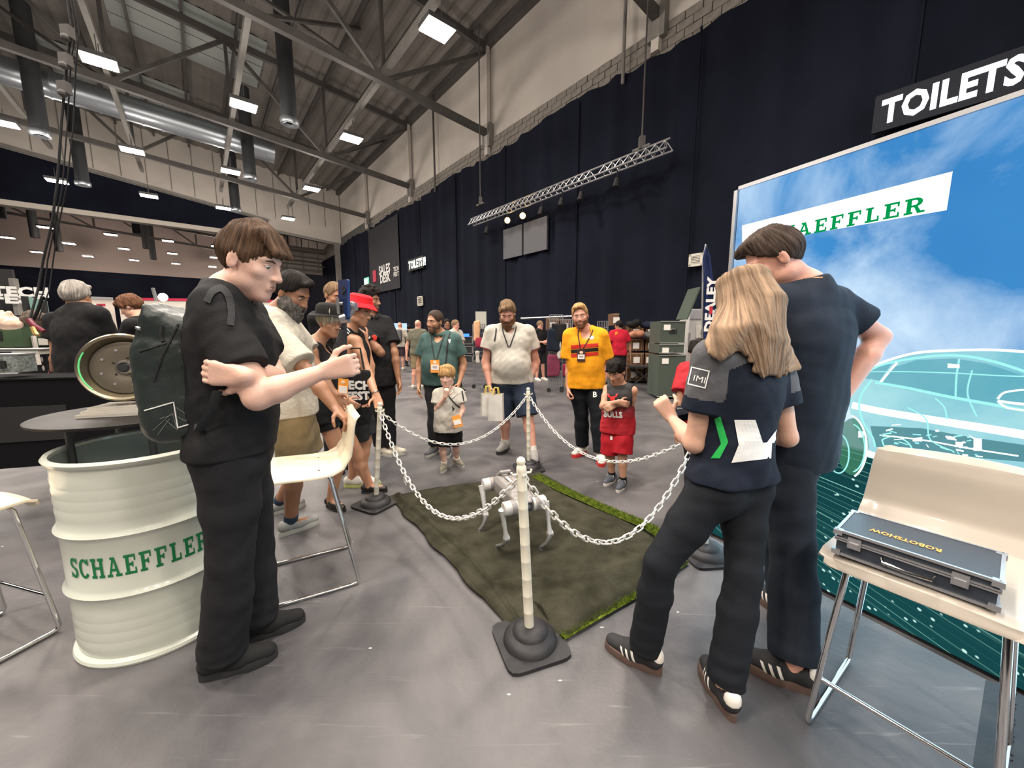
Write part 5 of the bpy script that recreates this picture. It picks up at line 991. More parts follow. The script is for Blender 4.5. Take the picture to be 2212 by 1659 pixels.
# ---- left background
J = person('man with swept grey hair in black polo, seen from behind at the left stand', H=1.80, yaw=168, Y=3.35, pelvis=(186, 822), neck=(176, 664), head=(165, 640, -160, 5, 0, 0), b=1.15, arms={'L': ((124, 762, .0), (117, 806, .1), (120, 694, 0)), 'R': ((245, 770, .1), (230, 830, .3))}, legs={'L': ((165, 960, 0), (185, 1020), 165), 'R': ((215, 960, .0), (230, 1010), 165)}, skin='skin_tan', vox=.010,
    shirt=dict(mat_=c_black, e=.02, loose=1.1, sleeve=.55, hem=-.1, sl_w=.02, collar=c_black2, name='polo_shirt'), pants=dict(mat_=c_black2, length=1.95), shoe=dict(upper=k_black, sole=k_blacksole), hair=dict(style='quiff', col='hair_grey', t=.012, rough=.006), mouth=False)
mb = MB(); mb.lathe([(.034, -.012), (.036, 0), (.034, .012)], J['wrL'], nrm(J['wrL']-J['elL']), 14); mb.build('wristband', mat('pink_silicone', (.75, .12, .16), .5), J['thing'], True)
mb = MB(); mb.lathe([(.035, -.010), (.037, 0), (.035, .010)], J['wrL']+(J['elL']-J['wrL'])*.13, nrm(J['wrL']-J['elL']), 14); mb.build('watch_strap', strap, J['thing'], True)
J = person('young man with tousled brown hair in black t-shirt, behind the grey-haired man', H=1.78, yaw=-70, Y=4.3, pelvis=(305, 801), neck=(301, 691), head=(283, 662, -72, 28, 0, 0), arms={'L': ((262, 770, -.1), (240, 800, -.1)), 'R': ((330, 770, .1), (300, 820, .1))}, legs={'L': ((300, 885, 0), (305, 958), -70), 'R': ((320, 885, .0), (325, 950), -70)}, skin='skin_light', vox=.010,
    shirt=dict(mat_=c_black, e=.02, loose=1, sleeve=.6, hem=-.1, name='t_shirt'), pants=dict(mat_=c_black2, length=1.95), shoe=dict(upper=k_black, sole=k_blacksole), hair=dict(style='fringe', col='hair_ginger', t=.016, rough=.010))
J = far('pale bald man further back, left of the grey-haired man', 6.6, 136, 0, 160, 1.72, c_white, c_black2, 'skin_pale', None)
# ---------------- big LED screen -----------------
S0 = PZ(1542, 1157, 0); S1 = PZ(2175, 1480, 0); sdir = nrm(S1-S0); snrm = np.array([sdir[1], -sdir[0], 0.]); snrm = snrm if snrm@(-S0[:3]) > 0 else -snrm
SL = 2.6; SH = 2.22
def SP_(a, z, off=0): return np.array([S0[0], S0[1], 0])+sdir*a+snrm*off+np.array([0, 0, z])
def onScr(u, v, off=.0):   # photo pixel on the screen plane
    o = SP_(0, 0, off); r = ray(u, v); t = ((o-np.array([0, 0, CH]))@snrm)/(r@snrm); return np.array([0, 0, CH])+t*r
def screen_mat():
    m = bpy.data.materials.new('screen_picture'); m.use_nodes = True; nt = m.node_tree; nt.nodes.clear(); N = nt.nodes.new; L = nt.links.new
    tc = N('ShaderNodeTexCoord'); sp = N('ShaderNodeSeparateXYZ'); L(tc.outputs['UV'], sp.inputs[0]); MR = lambda src, a, b, c, d: (lambda n: (n.inputs[1].__setattr__('default_value', a), n.inputs[2].__setattr__('default_value', b), n.inputs[3].__setattr__('default_value', c), n.inputs[4].__setattr__('default_value', d), L(src, n.inputs[0]), n.outputs[0])[-1])(N('ShaderNodeMapRange'))
    def M(op, a, b=None):
        n = N('ShaderNodeMath'); n.operation = op; L(a, n.inputs[0]) if not isinstance(a, (int, float)) else n.inputs[0].__setattr__('default_value', a)
        if b is not None: L(b, n.inputs[1]) if not isinstance(b, (int, float)) else n.inputs[1].__setattr__('default_value', b)
        return n.outputs[0]
    def mix(f, a, b):
        n = N('ShaderNodeMix'); n.data_type = 'RGBA'; L(f, n.inputs[0]) if not isinstance(f, float) else n.inputs[0].__setattr__('default_value', f)
        for s, i in ((a, 6), (b, 7)): L(s, n.inputs[i]) if not isinstance(s, tuple) else n.inputs[i].__setattr__('default_value', (*s, 1))
        return n.outputs[2]
    # sky: deep blue with soft clouds, paler to the horizon
    X, Z = sp.outputs[0], sp.outputs[1]
    n1 = N('ShaderNodeTexNoise'); n1.inputs['Scale'].default_value = 2.1; n1.inputs['Detail'].default_value = 8; n1.inputs['Roughness'].default_value = .58; n1.inputs['Distortion'].default_value = .5; L(tc.outputs['UV'], n1.inputs['Vector'])
    n2 = N('ShaderNodeTexNoise'); n2.inputs['Scale'].default_value = 1.0; n2.inputs['Detail'].default_value = 3; mp = N('ShaderNodeMapping'); mp.inputs['Location'].default_value = (3.3, 1.7, 0); L(tc.outputs['UV'], mp.inputs[0]); L(mp.outputs[0], n2.inputs['Vector'])
    pale = M('ADD', M('ADD', MR(Z, 1.05, 1.8, .78, .12), MR(X, 0, 1.0, .30, -.05)), M('MULTIPLY', M('SUBTRACT', n1.outputs['Fac'], .5), 1.9)); cl = MR(pale, .05, .95, 0, 1)
    sky = mix(cl, mix(n2.outputs['Fac'], (.025, .16, .44), (.07, .33, .70)), (.66, .84, 1.0))
    # road: dark teal with light trails running out from the vanishing point
    dx = M('SUBTRACT', X, -2.2); dz = M('SUBTRACT', 1.02, Z); ang = M('DIVIDE', dz, dx)
    w = N('ShaderNodeTexNoise'); w.noise_dimensions = '1D'; w.inputs['Scale'].default_value = 170; w.inputs['Detail'].default_value = 4; w.inputs['Roughness'].default_value = .8; L(ang, w.inputs['W']); line = MR(w.outputs['Fac'], .60, .70, 0, 1)
    vec = N('ShaderNodeCombineXYZ'); L(M('MULTIPLY', ang, 85), vec.inputs[0]); L(M('MULTIPLY', X, 22), vec.inputs[1]); vo = N('ShaderNodeTexVoronoi'); vo.inputs['Scale'].default_value = 1; L(vec.outputs[0], vo.inputs['Vector']); dots = MR(vo.outputs['Distance'], .20, .14, 0, 1)
    near = MR(ang, .1, .45, .9, .35)
    road = mix(M('MULTIPLY', line, near), mix(n2.outputs['Fac'], (.004, .035, .045), (.012, .085, .085)), (.42, .95, .80)); road = mix(M('MULTIPLY', dots, .8), road, (.65, 1, .92))
    hz = M('ADD', .83, M('MULTIPLY', X, -.03)); f = MR(M('SUBTRACT', Z, hz), -.012, .012, 0, 1); col = mix(f, road, sky)
    # glassy body of the car, a soft green to blue band in front of the sky
    e = N('ShaderNodeEmission'); L(col, e.inputs[0]); e.inputs[1].default_value = 1.0; o = N('ShaderNodeOutputMaterial'); L(e.outputs[0], o.inputs[0]); return m
t = thing('led_screen', 'huge bright LED screen showing blue sky, a glassy car and light trails', 'screen', SP_(SL/2, 0)); me = bpy.data.meshes.new('picture')
me.from_pydata([tuple(SP_(a, z, .012)) for a, z in ((0, .02), (SL, .02), (SL, SH), (0, SH))], [], [(0, 1, 2, 3)]); uv = me.uv_layers.new(); [uv.data[i].__setattr__('uv', x) for i, x in enumerate(((0, .02), (SL, .02), (SL, SH), (0, SH)))]; me.materials.append(screen_mat()); pic = obj('picture', me, t)
mb = MB(); mb.box(SP_(SL/2, SH/2, -.055), (SL+.03, .12, SH+.03), sdir, snrm); mb.build('casing', k_black, t); mb = MB(); mb.beam(SP_(-.012, 0), SP_(-.012, SH), .02, .06, snrm); mb.beam(SP_(0, SH+.01), SP_(SL, SH+.01), .02, .05, snrm); mb.build('edge_trim', m_alu, t)
def film(name, col, s, alpha=1):
    if name in MATS: return MATS[name]
    m = emis(name, col, s)
    if alpha < 1:
        nt = m.node_tree; e = [n for n in nt.nodes if n.type == 'EMISSION'][0]; o = [n for n in nt.nodes if n.type == 'OUTPUT_MATERIAL'][0]; tr = nt.nodes.new('ShaderNodeBsdfTransparent'); mx = nt.nodes.new('ShaderNodeMixShader'); mx.inputs[0].default_value = alpha; nt.links.new(tr.outputs[0], mx.inputs[1]); nt.links.new(e.outputs[0], mx.inputs[2]); nt.links.new(mx.outputs[0], o.inputs[0])
    return m
def flat(pts, name, m, off): mb = MB(); vs = [onScr(u, v, off) for u, v in pts]; mb.add(vs, [tuple(range(len(vs)))]); return mb.build(name, m, pic)
def line(pts, w, name, m, off, closed=False, sm=1):
    P_ = [np.array(onScr(u, v, off)) for u, v in pts]
    if sm:
        Q = []
        for i in range(len(P_)-1):
            p0, p1, p2, p3 = P_[max(i-1, 0)], P_[i], P_[i+1], P_[min(i+2, len(P_)-1)]
            for t_ in np.linspace(0, 1, 6, endpoint=False): Q.append(.5*((2*p1)+(-p0+p2)*t_+(2*p0-5*p1+4*p2-p3)*t_**2+(-p0+3*p1-3*p2+p3)*t_**3))
        P_ = Q+[P_[-1]]
    mb = MB(); vs = []
    for i, p in enumerate(P_):
        tt = nrm(P_[min(i+1, len(P_)-1)]-P_[max(i-1, 0)]); nn = np.cross(snrm, tt); vs += [p-nn*w/2, p+nn*w/2]
    mb.add(vs, [(2*i, 2*i+1, 2*i+3, 2*i+2) for i in range(len(P_)-1)]); return mb.build(name, m, pic)
flat([(1603, 487), (2058, 370), (2045, 454), (1603, 530)], 'white_banner', film('banner_glow', (1, 1, 1), 1.15), .016)
b0 = onScr(1668, 519, .02); b1 = onScr(1998, 457, .02); hh = .27
bx = nrm(b1-b0); mbx = MB(); W0 = slab(MB(), 'SCHAEFFLER', lambda a, b: (a, b, 0), 1.0)
gh = onScr(1998, 419, .02); bz = np.array([0, 0, 1.]); Ltot = np.linalg.norm(b1-onScr(1592, 545, .02)); o0 = onScr(1998, 457, .02); hgt = abs(gh[2]-o0[2])*.98
wid = W0-.16; cell = hgt; start = o0-sdir*Ltot*.87; kx = Ltot*.87/wid
def mapb(a, b): return start+sdir*a*kx+bz*b*hgt*(.92+.0*a)
slab(mbx, 'SCHAEFFLER', mapb, 1.0); mbx.build('green_lettering', film('letter_green', (.0, .30, .075), 1.0), pic)
# car: translucent body, glass house, sill, wheels, all as flat print on the picture
cb = film('car_haze', (.16, .60, .56), 1.0, .55); ch = film('car_glass', (.07, .33, .42), 1.0, .62); lw = film('trail_white', (.85, 1, .98), 1.5); lt = film('trail_teal', (.35, .85, .82), 1.05); dk = film('dark_teal', (.03, .16, .19), 1.0, .75); wg = film('wheel_green', (.05, .20, .12), 1.0, .8)
flat([(1826, 840), (1856, 810), (1900, 788), (1960, 768), (2040, 758), (2120, 757), (2212, 760), (2260, 770), (2260, 1075), (2150, 1040), (2000, 1010), (1900, 985), (1860, 960), (1840, 905)], 'car_body', cb, .014)
flat([(1900, 827), (1925, 795), (1980, 778), (2060, 774), (2130, 785), (2212, 812), (2250, 830), (2250, 868), (2155, 872), (2050, 856), (1960, 842)], 'car_windows', ch, .015)
flat([(1856, 810), (1880, 795), (1928, 783), (1900, 822), (1870, 818)], 'rear_window', ch, .0152)
flat([(1880, 920), (1990, 925), (2100, 945), (2240, 965), (2240, 1000), (2120, 990), (2000, 972), (1890, 965)], 'car_sill', dk, .0153)
for k, (pts, w, m) in enumerate((([(1826, 842), (1850, 812), (1900, 785), (1975, 763), (2060, 757), (2150, 756), (2240, 762)], .010, lw), ([(1860, 812), (1905, 788), (1990, 772), (2070, 768), (2150, 782), (2240, 812)], .010, lt), ([(1900, 829), (1918, 806), (1938, 783)], .009, lw), ([(1890, 826), (1960, 838), (2040, 855), (2150, 875), (2240, 892)], .012, lt), ([(1866, 803), (1960, 803), (2060, 806), (2150, 811), (2240, 814)], .005, lt), ([(2072, 776), (2066, 815), (2064, 860)], .006, lt), ([(1840, 875), (1900, 888), (1990, 903), (2090, 919), (2170, 932), (2240, 944)], .032, lw), ([(1868, 978), (1930, 994), (2010, 1010), (2100, 1030)], .030, lw), ([(1884, 820), (1862, 850), (1856, 880), (1866, 915), (1885, 945), (1890, 965)], .008, lt), ([(2155, 862), (2170, 848), (2212, 842), (2250, 842)], .007, lw), ([(2155, 866), (2180, 882), (2240, 888)], .007, lw), ([(2155, 866), (2200, 872), (2240, 874)], .009, film('headlamp', (1, .93, .78), 1.5)), ([(1905, 950), (1930, 942), (1960, 955), (1970, 975), (1950, 985), (1915, 970), (1905, 950)], .006, lt), ([(1900, 940), (1990, 950), (2090, 968), (2200, 985)], .006, lw), ([(2020, 860), (2040, 880), (2045, 905)], .005, lt), ([(2100, 800), (2090, 850), (2110, 900)], .005, lt), ([(1960, 880), (2000, 905), (2010, 950), (2060, 975)], .005, lt), ([(2000, 1000), (2100, 1012), (2212, 1030)], .02, lt))): line(pts, w, 'car_line', m, .0165+.0002*k)
rs = random.Random(5)
for k in range(34): u = rs.uniform(1900, 2110); v = 915+(u-1900)*.13+rs.uniform(0, 45); line([(u, v), (u+rs.uniform(4, 22), v+rs.uniform(-4, 7))], rs.uniform(.003, .008), 'glint', lw if k % 2 else lt, .0205, sm=0)
for (u, v, w, h) in ((1860, 938, 12, 14), (2060, 790, 26, 10), (2112, 960, 18, 28), (2072, 960, 16, 12), (1920, 1015, 10, 14)): flat([(u-w/2, v-h/2), (u+w/2, v-h/2+w*.1), (u+w/2, v+h/2), (u-w/2, v+h/2)], 'glint', lw, .0215)
def ell_pts(cu, cv, a, b, n=22, a0=0, a1=360): return [(cu+a*math.cos(math.radians(x)), cv+b*math.sin(math.radians(x))) for x in np.linspace(a0, a1, n)]
flat(ell_pts(1842, 965, 34, 62)[:-1], 'rear_wheel', wg, .0145); line(ell_pts(1832, 965, 40, 68, 22, -80, 70), .008, 'wheel_arch', lw, .0225); line(ell_pts(1838, 968, 30, 52, 22, -80, 80), .006, 'wheel_arch', lt, .0225); line(ell_pts(1812, 980, 22, 42), .006, 'rear_wheel_rim', lt, .0225)
L = bpy.data.lights.new('screen_spill', 'AREA'); L.shape = 'RECTANGLE'; L.size = SL; L.size_y = SH; L.energy = 34; L.color = (.55, .82, 1); lo = bpy.data.objects.new('screen_spill', L); COL.objects.link(lo); lo.location = tuple(SP_(SL/2, SH/2, .035)); lo.rotation_euler = Vector(snrm).to_track_quat('-Z', 'Y').to_euler(); lo['kind'] = 'helper'
# ---------------- drum table -----------------
DC = np.array([-1.69, 1.70, 0]); DR = .298; m_drum = mat('white_enamel', (.56, .585, .51), .28, coat=.4, bump=.05, bscale=6); m_drumi = mat('drum_inside', (.30, .33, .30), .5); t = thing('steel_drum', 'white steel drum with green lettering, half behind the filming man', 'drum', DC)
pr = [(DR+.012, 0), (DR+.016, .010), (DR+.012, .022), (DR-.004, .030)]
for z in np.arange(.06, .24, .045): pr += [(DR-.0012, z), (DR+.0012, z+.022), (DR-.0012, z+.040)]
pr += [(DR, .285), (DR+.006, .297), (DR+.014, .310), (DR+.006, .323), (DR, .335), (DR, .545), (DR+.006, .557), (DR+.014, .570), (DR+.006, .583), (DR, .595)]
for z in np.arange(.63, .80, .045): pr += [(DR-.0012, z), (DR+.0012, z+.022), (DR-.0012, z+.040)]
pr += [(DR, .845)]
mb = MB(); mb.lathe(pr, DC, n=72); mb.build('shell', m_drum, t, True); mb = MB(); mb.lathe([(DR, .845), (DR+.010, .852), (DR+.016, .868), (DR+.008, .880), (DR-.006, .874), (DR-.010, .85)], DC, n=72); mb.build('rim', m_drum, t, True)
mb = MB(); mb.lathe([(DR-.010, .862), (DR-.012, .70), (0, .70)], DC, n=48); mb.build('inside', m_drumi, t, True)
mb = MB(); a_s = None
def ang_at(u, v):
    r = ray(u, v); o = np.array([0, 0, CH])-DC; R_ = DR+.0025; A_ = r[0]**2+r[1]**2; B_ = 2*(o[0]*r[0]+o[1]*r[1]); C_ = o[0]**2+o[1]**2-R_*R_; tt = (-B_-math.sqrt(max(B_*B_-4*A_*C_, 0)))/(2*A_); p = o+r*tt; return math.atan2(p[1], p[0]), p[2]
a0, z0 = ang_at(155, 1237); a1, z1 = ang_at(425, 1172); zt = ang_at(156, 1206)[1]; hl = .105; W8 = slab(MB(), 'SCHAEFFLE', lambda a, b: (a, b, 0), 1.0)
k8 = (a1-a0)/W8 if a1 > a0 else (a1+2*math.pi-a0)/W8; slab(mb, 'SCHAEFFLER', lambda a, b: DC+np.array([(DR+.0025)*math.cos(a0+a*k8), (DR+.0025)*math.sin(a0+a*k8), .398+b*.085]), 1.0); mb.build('green_lettering', mat('drum_green', (.005, .16, .05), .5), t)
# tabletop held above the drum
TC = np.array([-1.86, 1.84, 0]); t = thing('table_top', 'round black table top standing on posts over the white drum', 'table', TC+[0, 0, .7]); mb = MB(); mb.lathe([(0, .972), (.33, .972), (.350, .977), (.352, .988), (.345, .992), (0, .992)], TC, n=64); mb.build('top', mat('black_laminate', (.012, .010, .0095), .5, spec=.35), t, True)
for u, dy in ((152, 0), (330, .05), (260, .42)): p = P(u, 960, 1.62+dy); mb = MB(); mb.cyl([p[0], p[1], .70], [p[0], p[1], .975], .013, n=12); mb.cyl([p[0], p[1], .70], [p[0], p[1], .708], .04, n=16); mb.build('post', m_tube, t, True)
# crystal wheel display
m_ac = mat('clear_acrylic', (.9, .86, .78), .08, trans=.6, ior=1.2); WC = P(272, 794, 1.80); t = thing('wheel_display', 'shiny glassy car wheel on a clear plinth on the black table', 'display', [WC[0], WC[1], .99]); wd = nrm(np.array([.55, -1, .12]))
m_br = mat('bronzed_metal', (.30, .26, .18), .28, .85); mb = MB(); mb.lathe([(.118, -.05), (.150, -.055), (.158, -.04), (.148, -.02), (.148, .02), (.158, .04), (.150, .055), (.140, .05), (.132, .02), (.122, .0), (.118, -.05)], WC, wd, 56); mb.build('rim', m_br, t, True)
mb = MB(); mb.lathe([(0, .0), (.05, .004), (.09, .010), (.122, .006), (.122, -.01), (0, -.012)], WC, wd, 48); mb.build('disc', mat('disc_taupe', (.20, .17, .13), .35, .6), t, True); x, y, _ = frame(wd)
mb = MB(); mb.lathe([(.0, .02), (.018, .02), (.024, .028), (.030, .02), (.036, .006)], WC, wd, 24); mb.build('hub', m_alu, t, True); mb = MB(); mb.cyl(WC+wd*.012, WC+wd*.034, .017, n=16); mb.build('hub_hole', k_black, t, True)
for i in range(8): a = i*math.pi/4+.3; p = WC+(x*math.cos(a)+y*math.sin(a))*.085; mb = MB(); mb.cyl(p, p+wd*.013, .006, n=8); mb.build('bolt', m_alu, t, True)
for i in range(5): a = i*math.pi*.4+.1; p = WC+(x*math.cos(a)+y*math.sin(a))*.046; mb = MB(); mb.cyl(p, p+wd*.009, .004, n=6); mb.build('bolt_hole', k_black, t)
mb = MB(); pts = [WC+(x*math.cos(a)+y*math.sin(a))*.140+wd*.050 for a in np.linspace(2.6, 3.9, 14)]; mb.tube(pts, .0035, 6); mb.build('green_strip', mat('green_plastic', (.15, .75, .25), .4), t, True)
fz = .993; mb = MB(); c = np.array([WC[0]+.03, WC[1]+.0, fz])
for k, (w, h) in enumerate(((.36, .014), (.33, .012), (.29, .014))): mb.box(c+[0, 0, .008+k*.0145], (w, .19-.02*k, h), (.95, .3, 0), (-.3, .95, 0)); 
mb.build('plinth', m_ac, t)
BC = P(290, 948, 1.60); BC[2] = .765; t = thing('glass_ball', 'clear faceted glass ball with chrome clips inside the drum top', 'ornament', BC); mb = MB(); mb.ball(BC, .05, 10, 7); mb.build('ball', mat('clear_glass', (.9, .9, .9), .03, trans=.95), t); mb = MB(); mb.tube([BC+[.03, 0, .02], BC+[.06, .01, .05], BC+[.045, .0, .065]], .004, 6); mb.tube([BC+[.04, 0, -.03], BC+[.07, .01, -.01]], .004, 6); mb.build('clip', m_alu, t, True)
# ---------------- sled stools -----------------
m_shell = mat('cream_plastic', (.72, .63, .48), .35, coat=.2); m_chrome = mat('chrome', (.75, .75, .75), .12, 1)
def stool(label, c, ang, seatw=.44, grp='sled stools', shell=None):
    """c floor centre, ang = direction the sitter faces"""
    t = thing('bar_stool', label, 'stool', (c[0], c[1], 0), grp); f = np.array([math.cos(ang), math.sin(ang), 0]); s_ = np.cross([0, 0, 1], f); c = np.array([c[0], c[1], 0.]); q = lambda a, b, z: c+s_*a+f*b+np.array([0, 0, z])
    # shell: seat curve swept sideways
    prof = [(.235, .615), (.225, .645), (.19, .658), (.08, .655), (-.06, .648), (-.14, .652), (-.19, .675), (-.222, .73), (-.235, .80), (-.245, .88), (-.258, .925), (-.285, .945)]
    pp = []
    for i in range(len(prof)-1):
        for k in np.linspace(0, 1, 4, endpoint=False): pp.append((prof[i][0]*(1-k)+prof[i+1][0]*k, prof[i][1]*(1-k)+prof[i+1][1]*k))
    pp.append(prof[-1]); n = 15; vs = []; th = .010
    for layer in (0, 1):
        for i, (b, z) in enumerate(pp):
            hi = i/(len(pp)-1); w = seatw/2*(1-.10*max(0, (hi-.55)/.45)); e = 1 if .08 < hi < .94 else (.93 if 0 < i < len(pp)-1 else .86)
            tn = nrm(np.array(pp[min(i+1, len(pp)-1)])-np.array(pp[max(i-1, 0)])); nn = np.array([-tn[1], tn[0]])
            for j in range(n): x = (j/(n-1)*2-1); bow = .016*x*x*(1 if hi < .6 else 1.2); lip = -.012*max(0, abs(x)-.88)/.12; o_ = (bow+lip)+layer*th; vs.append(q(w*e*x, b-nn[0]*o_*(-1), z-nn[1]*(o_)*-1))
    m = len(pp); F_ = [(i*n+j, i*n+j+1, (i+1)*n+j+1, (i+1)*n+j) for i in range(m-1) for j in range(n-1)]; F_ += [tuple(m*n+k for k in f_[::-1]) for f_ in F_]
    edge = [i*n for i in range(m)]+[(m-1)*n+j for j in range(n)]+[i*n+n-1 for i in range(m-1, -1, -1)]+[j for j in range(n-1, -1, -1)]
    F_ += [(edge[k], edge[k+1], m*n+edge[k+1], m*n+edge[k]) for k in range(len(edge)-1) if edge[k] != edge[k+1]]
    mb = MB(); mb.add(vs[:m*n], F_[:(m-1)*(n-1)]); so = mb.build('shell', shell or m_shell, t, True); md = so.modifiers.new('s', 'SOLIDIFY'); md.thickness = .012; md.offset = 0; md = so.modifiers.new('v', 'BEVEL'); md.width = .004; md.segments = 2
    for i in (-1, 1):
        mb = MB(); top = .155*i; bot = .205*i; mb.tube([q(top*.7, .10, .645), q(top, .155, .635), q(top*1.05, .170, .61), q(bot, .225, .03), q(bot, .215, .0125), q(bot, .19, .010), q(bot, -.20, .010), q(bot, -.225, .0125), q(bot, -.235, .03), q(top*1.05, -.13, .61), q(top, -.115, .635), q(top*.7, -.08, .645)], .0095, 10); mb.build('side_frame', m_chrome, t, True)
    for b, z in ((.207, .19), (-.185, .35)):
        if z < .3: mb = MB(); k = (.635-z)/.61; mb.cyl(q(-.2, b, z), q(.2, b, z), .008, n=10); mb.build('foot_rail', m_chrome, t, True)
    mb = MB(); mb.cyl(q(-.12, .10, .638), q(.12, .10, .638), .009, n=8); mb.cyl(q(-.12, -.08, .638), q(.12, -.08, .638), .009, n=8); mb.build('seat_bar', m_chrome, t, True); return t, q
a1_, a2_ = PZ(565, 1325, 0), PZ(783, 1262, 0); a3_, a4_ = PZ(745, 1183, 0), PZ(570, 1228, 0); c = (a1_+a2_+a3_+a4_)/4; fdir = nrm((a1_+a4_)/2-(a2_+a3_)/2)
stool('cream shell stool behind the filming man, gripped by the bearded man', c[:2], math.atan2(fdir[1], fdir[0]))
fd = np.array([-.82, -.57, 0]); t, sq = stool('cream shell stool at the right edge carrying the black flight case', (1.345, 1.125), math.atan2(fd[1], fd[0]), .46, shell=mat('shaded_plastic', (.45, .40, .34), .35, coat=.2))  # darker greyer shell colour here paints in the shade on the camera-facing backrest
p = PZ(60, 1345, 0); stool('cream shell stool cut by the left edge beside the drum', (-2.36, 1.43), math.radians(75), .44)
# small floor clutter: bits of paper
rs = random.Random(12); lab = ['between the blonde woman\'s legs', 'below the left mat edge', 'right of the front post base', 'at the left edge', 'behind the boy in red', 'before the fair-haired boy', 'in the bare foreground right of centre', 'in the bare foreground centre']
for k, (u, v) in enumerate(((1465, 1322), (800, 1400), (1300, 1355), (5, 1180), (1290, 1040), (1070, 1040), (1210, 1470), (1100, 1500))):
    p = PZ(u, v, .002); mb = MB(); a = rs.random()*6; mb.add([p+.006*np.array([math.cos(a+b)*(1+rs.random()), math.sin(a+b)*.6, 0]) for b in (0, 1.3, 2.6, 4, 5.2)], [(0, 1, 2, 3, 4)]); mb.build('paper_scrap', k_white, label='tiny white paper scrap on the floor '+lab[k], cat='litter', group='paper scraps on the floor')
# ---------------- flight case -----------------
c0 = sq(0, 0, .664); f_ = fd; s_ = np.cross([0, 0, 1], f_)
A0 = PZ(1808, 1143, .745); A1 = PZ(2164, 1258, .745); X = nrm((A1-A0)*[1, 1, 0]); Wc = np.linalg.norm(A1-A0); Y_ = np.cross([0, 0, 1], X); Y_ = Y_ if Y_@np.array([1, 1, 0]) > 0 else -Y_; A2 = PZ(1853, 1106, .745); Dc = (A2-A0)@Y_; cc = A0+X*Wc/2+Y_*Dc/2; cc[2] = .7045
t = thing('flight_case', 'black aluminium-edged flight case with orange lettering on the right stool', 'case', [cc[0], cc[1], .664]); m_cb = mat('black_case_skin', (.030, .038, .050), .35, bump=.1, bscale=400); q = lambda a, b, z: cc+X*a+Y_*b+np.array([0, 0, z])
mb = MB(); mb.box(q(0, 0, -.012), (Wc-.004, Dc-.004, .052), X, Y_); mb.build('base', m_cb, t); mb = MB(); mb.box(q(0, 0, .0275), (Wc-.004, Dc-.004, .026), X, Y_); lid = mb.build('lid', m_cb, t)
for z in (.039, .017, .010, -.036):
    for (a, b, l_, ax) in ((0, -Dc/2, Wc, X), (0, Dc/2, Wc, X), (-Wc/2, 0, Dc, Y_), (Wc/2, 0, Dc, Y_)): mb = MB(); mb.beam(q(a, b, z)-ax*l_/2, q(a, b, z)+ax*l_/2, .008, .005 if z in (.017, .010) else .008); mb.build('edge_strip', m_alu, t)
for i in (-1, 1):
    for j in (-1, 1):
        for z in (.034, -.032): mb = MB(); mb.box(q(i*(Wc/2-.004), j*(Dc/2-.004), z), (.022, .022, .016), X, Y_); mb.build('corner_cap', m_alu, t)
for a in (-Wc*.36, Wc*.30): mb = MB(); mb.box(q(a, -Dc/2-.005, .012), (.032, .008, .034), X, Y_); mb.box(q(a, -Dc/2-.010, .006), (.022, .006, .018), X, Y_); mb.build('latch', m_alu, t)
mb = MB(); mb.tube([q(-.055, -Dc/2-.003, -.004), q(-.050, -Dc/2-.018, -.010), q(0, -Dc/2-.022, -.012), q(.050, -Dc/2-.018, -.010), q(.055, -Dc/2-.003, -.004)], .005, 8); mb.build('handle', m_chrome, t, True)
mb = MB(); o = PZ(2035, 1188, .7455); o[2] = cc[2]+.0425; text_on(mb, 'ROBOTSHOW', o, -X, -Y_, w=.155, h=.026, bold=.03); mb.build('orange_lettering', mat('orange_foil', (.75, .32, .05), .35), lid)
# ---------------- chain posts -----------------
m_post = mat('ivory_plastic', (.70, .66, .54), .4, noise=.04, nscale=4); m_post2 = mat('white_plastic', (.68, .66, .62), .45); m_rub = mat('black_rubber_base', (.020, .019, .021), .55, noise=.35, nscale=12, bump=.15, bscale=40)
posts = {}
def post(name, base, top, yaw, label, r=.019):
    b = np.array(base, float); tp = np.array(top, float); t = thing('chain_post', label, 'post', b, 'plastic chain posts'); mb = MB(); c, s_ = math.cos(yaw), math.sin(yaw); X, Y_ = np.array([c, s_, 0]), np.array([-s_, c, 0]); w = .145; pl = []
    for i in range(48):
        a = 2*math.pi*i/48+.01; k = (abs(math.cos(a))**8+abs(math.sin(a))**8)**(-1/8); pl.append((w*k*math.cos(a), w*k*math.sin(a)))
    mb.prism(pl, b+[0, 0, .001], X, Y_, .016); mb.build('base_plate', m_rub, t, True)
    mb = MB(); mb.lathe([(.120, .015), (.116, .035), (.100, .050), (.080, .058), (.074, .072), (.060, .082), (.030, .088), (.0, .088)], b, n=32); mb.build('base_dome', m_rub, t, True)
    d = nrm(tp-b); st = b+d*.075; ln = np.linalg.norm(tp-st); mb = MB(); pr = [(0, 0), (r, 0)]
    nseg = 9
    for i in range(1, nseg): pr += [(r, ln*i/nseg*.93-.002), (r*1.03, ln*i/nseg*.93), (r, ln*i/nseg*.93+.002)]
    pr += [(r, ln*.925)]; mb.lathe(pr, st, d, 20); mb.build('tube', m_post, t, True)
    mb = MB(); mb.lathe([(r, ln*.925), (r*1.05, ln*.93), (r*.95, ln*.955), (r*.7, ln*.965), (r*.92, ln*.98), (r*.80, ln*.997), (r*.4, ln*1.006), (0, ln*1.008)], st, d, 20); x, y, _ = frame(d)
    hk = st+d*ln*.915
    for a in (0, 1.57, 3.14, 4.71):
        e = x*math.cos(a+yaw)+y*math.sin(a+yaw); mb.tube([hk+e*r, hk+e*(r+.02), hk+e*(r+.024)+d*.012], .005, 6)
    mb.build('hook_cap', m_post, t, True); posts[name] = hk; return t
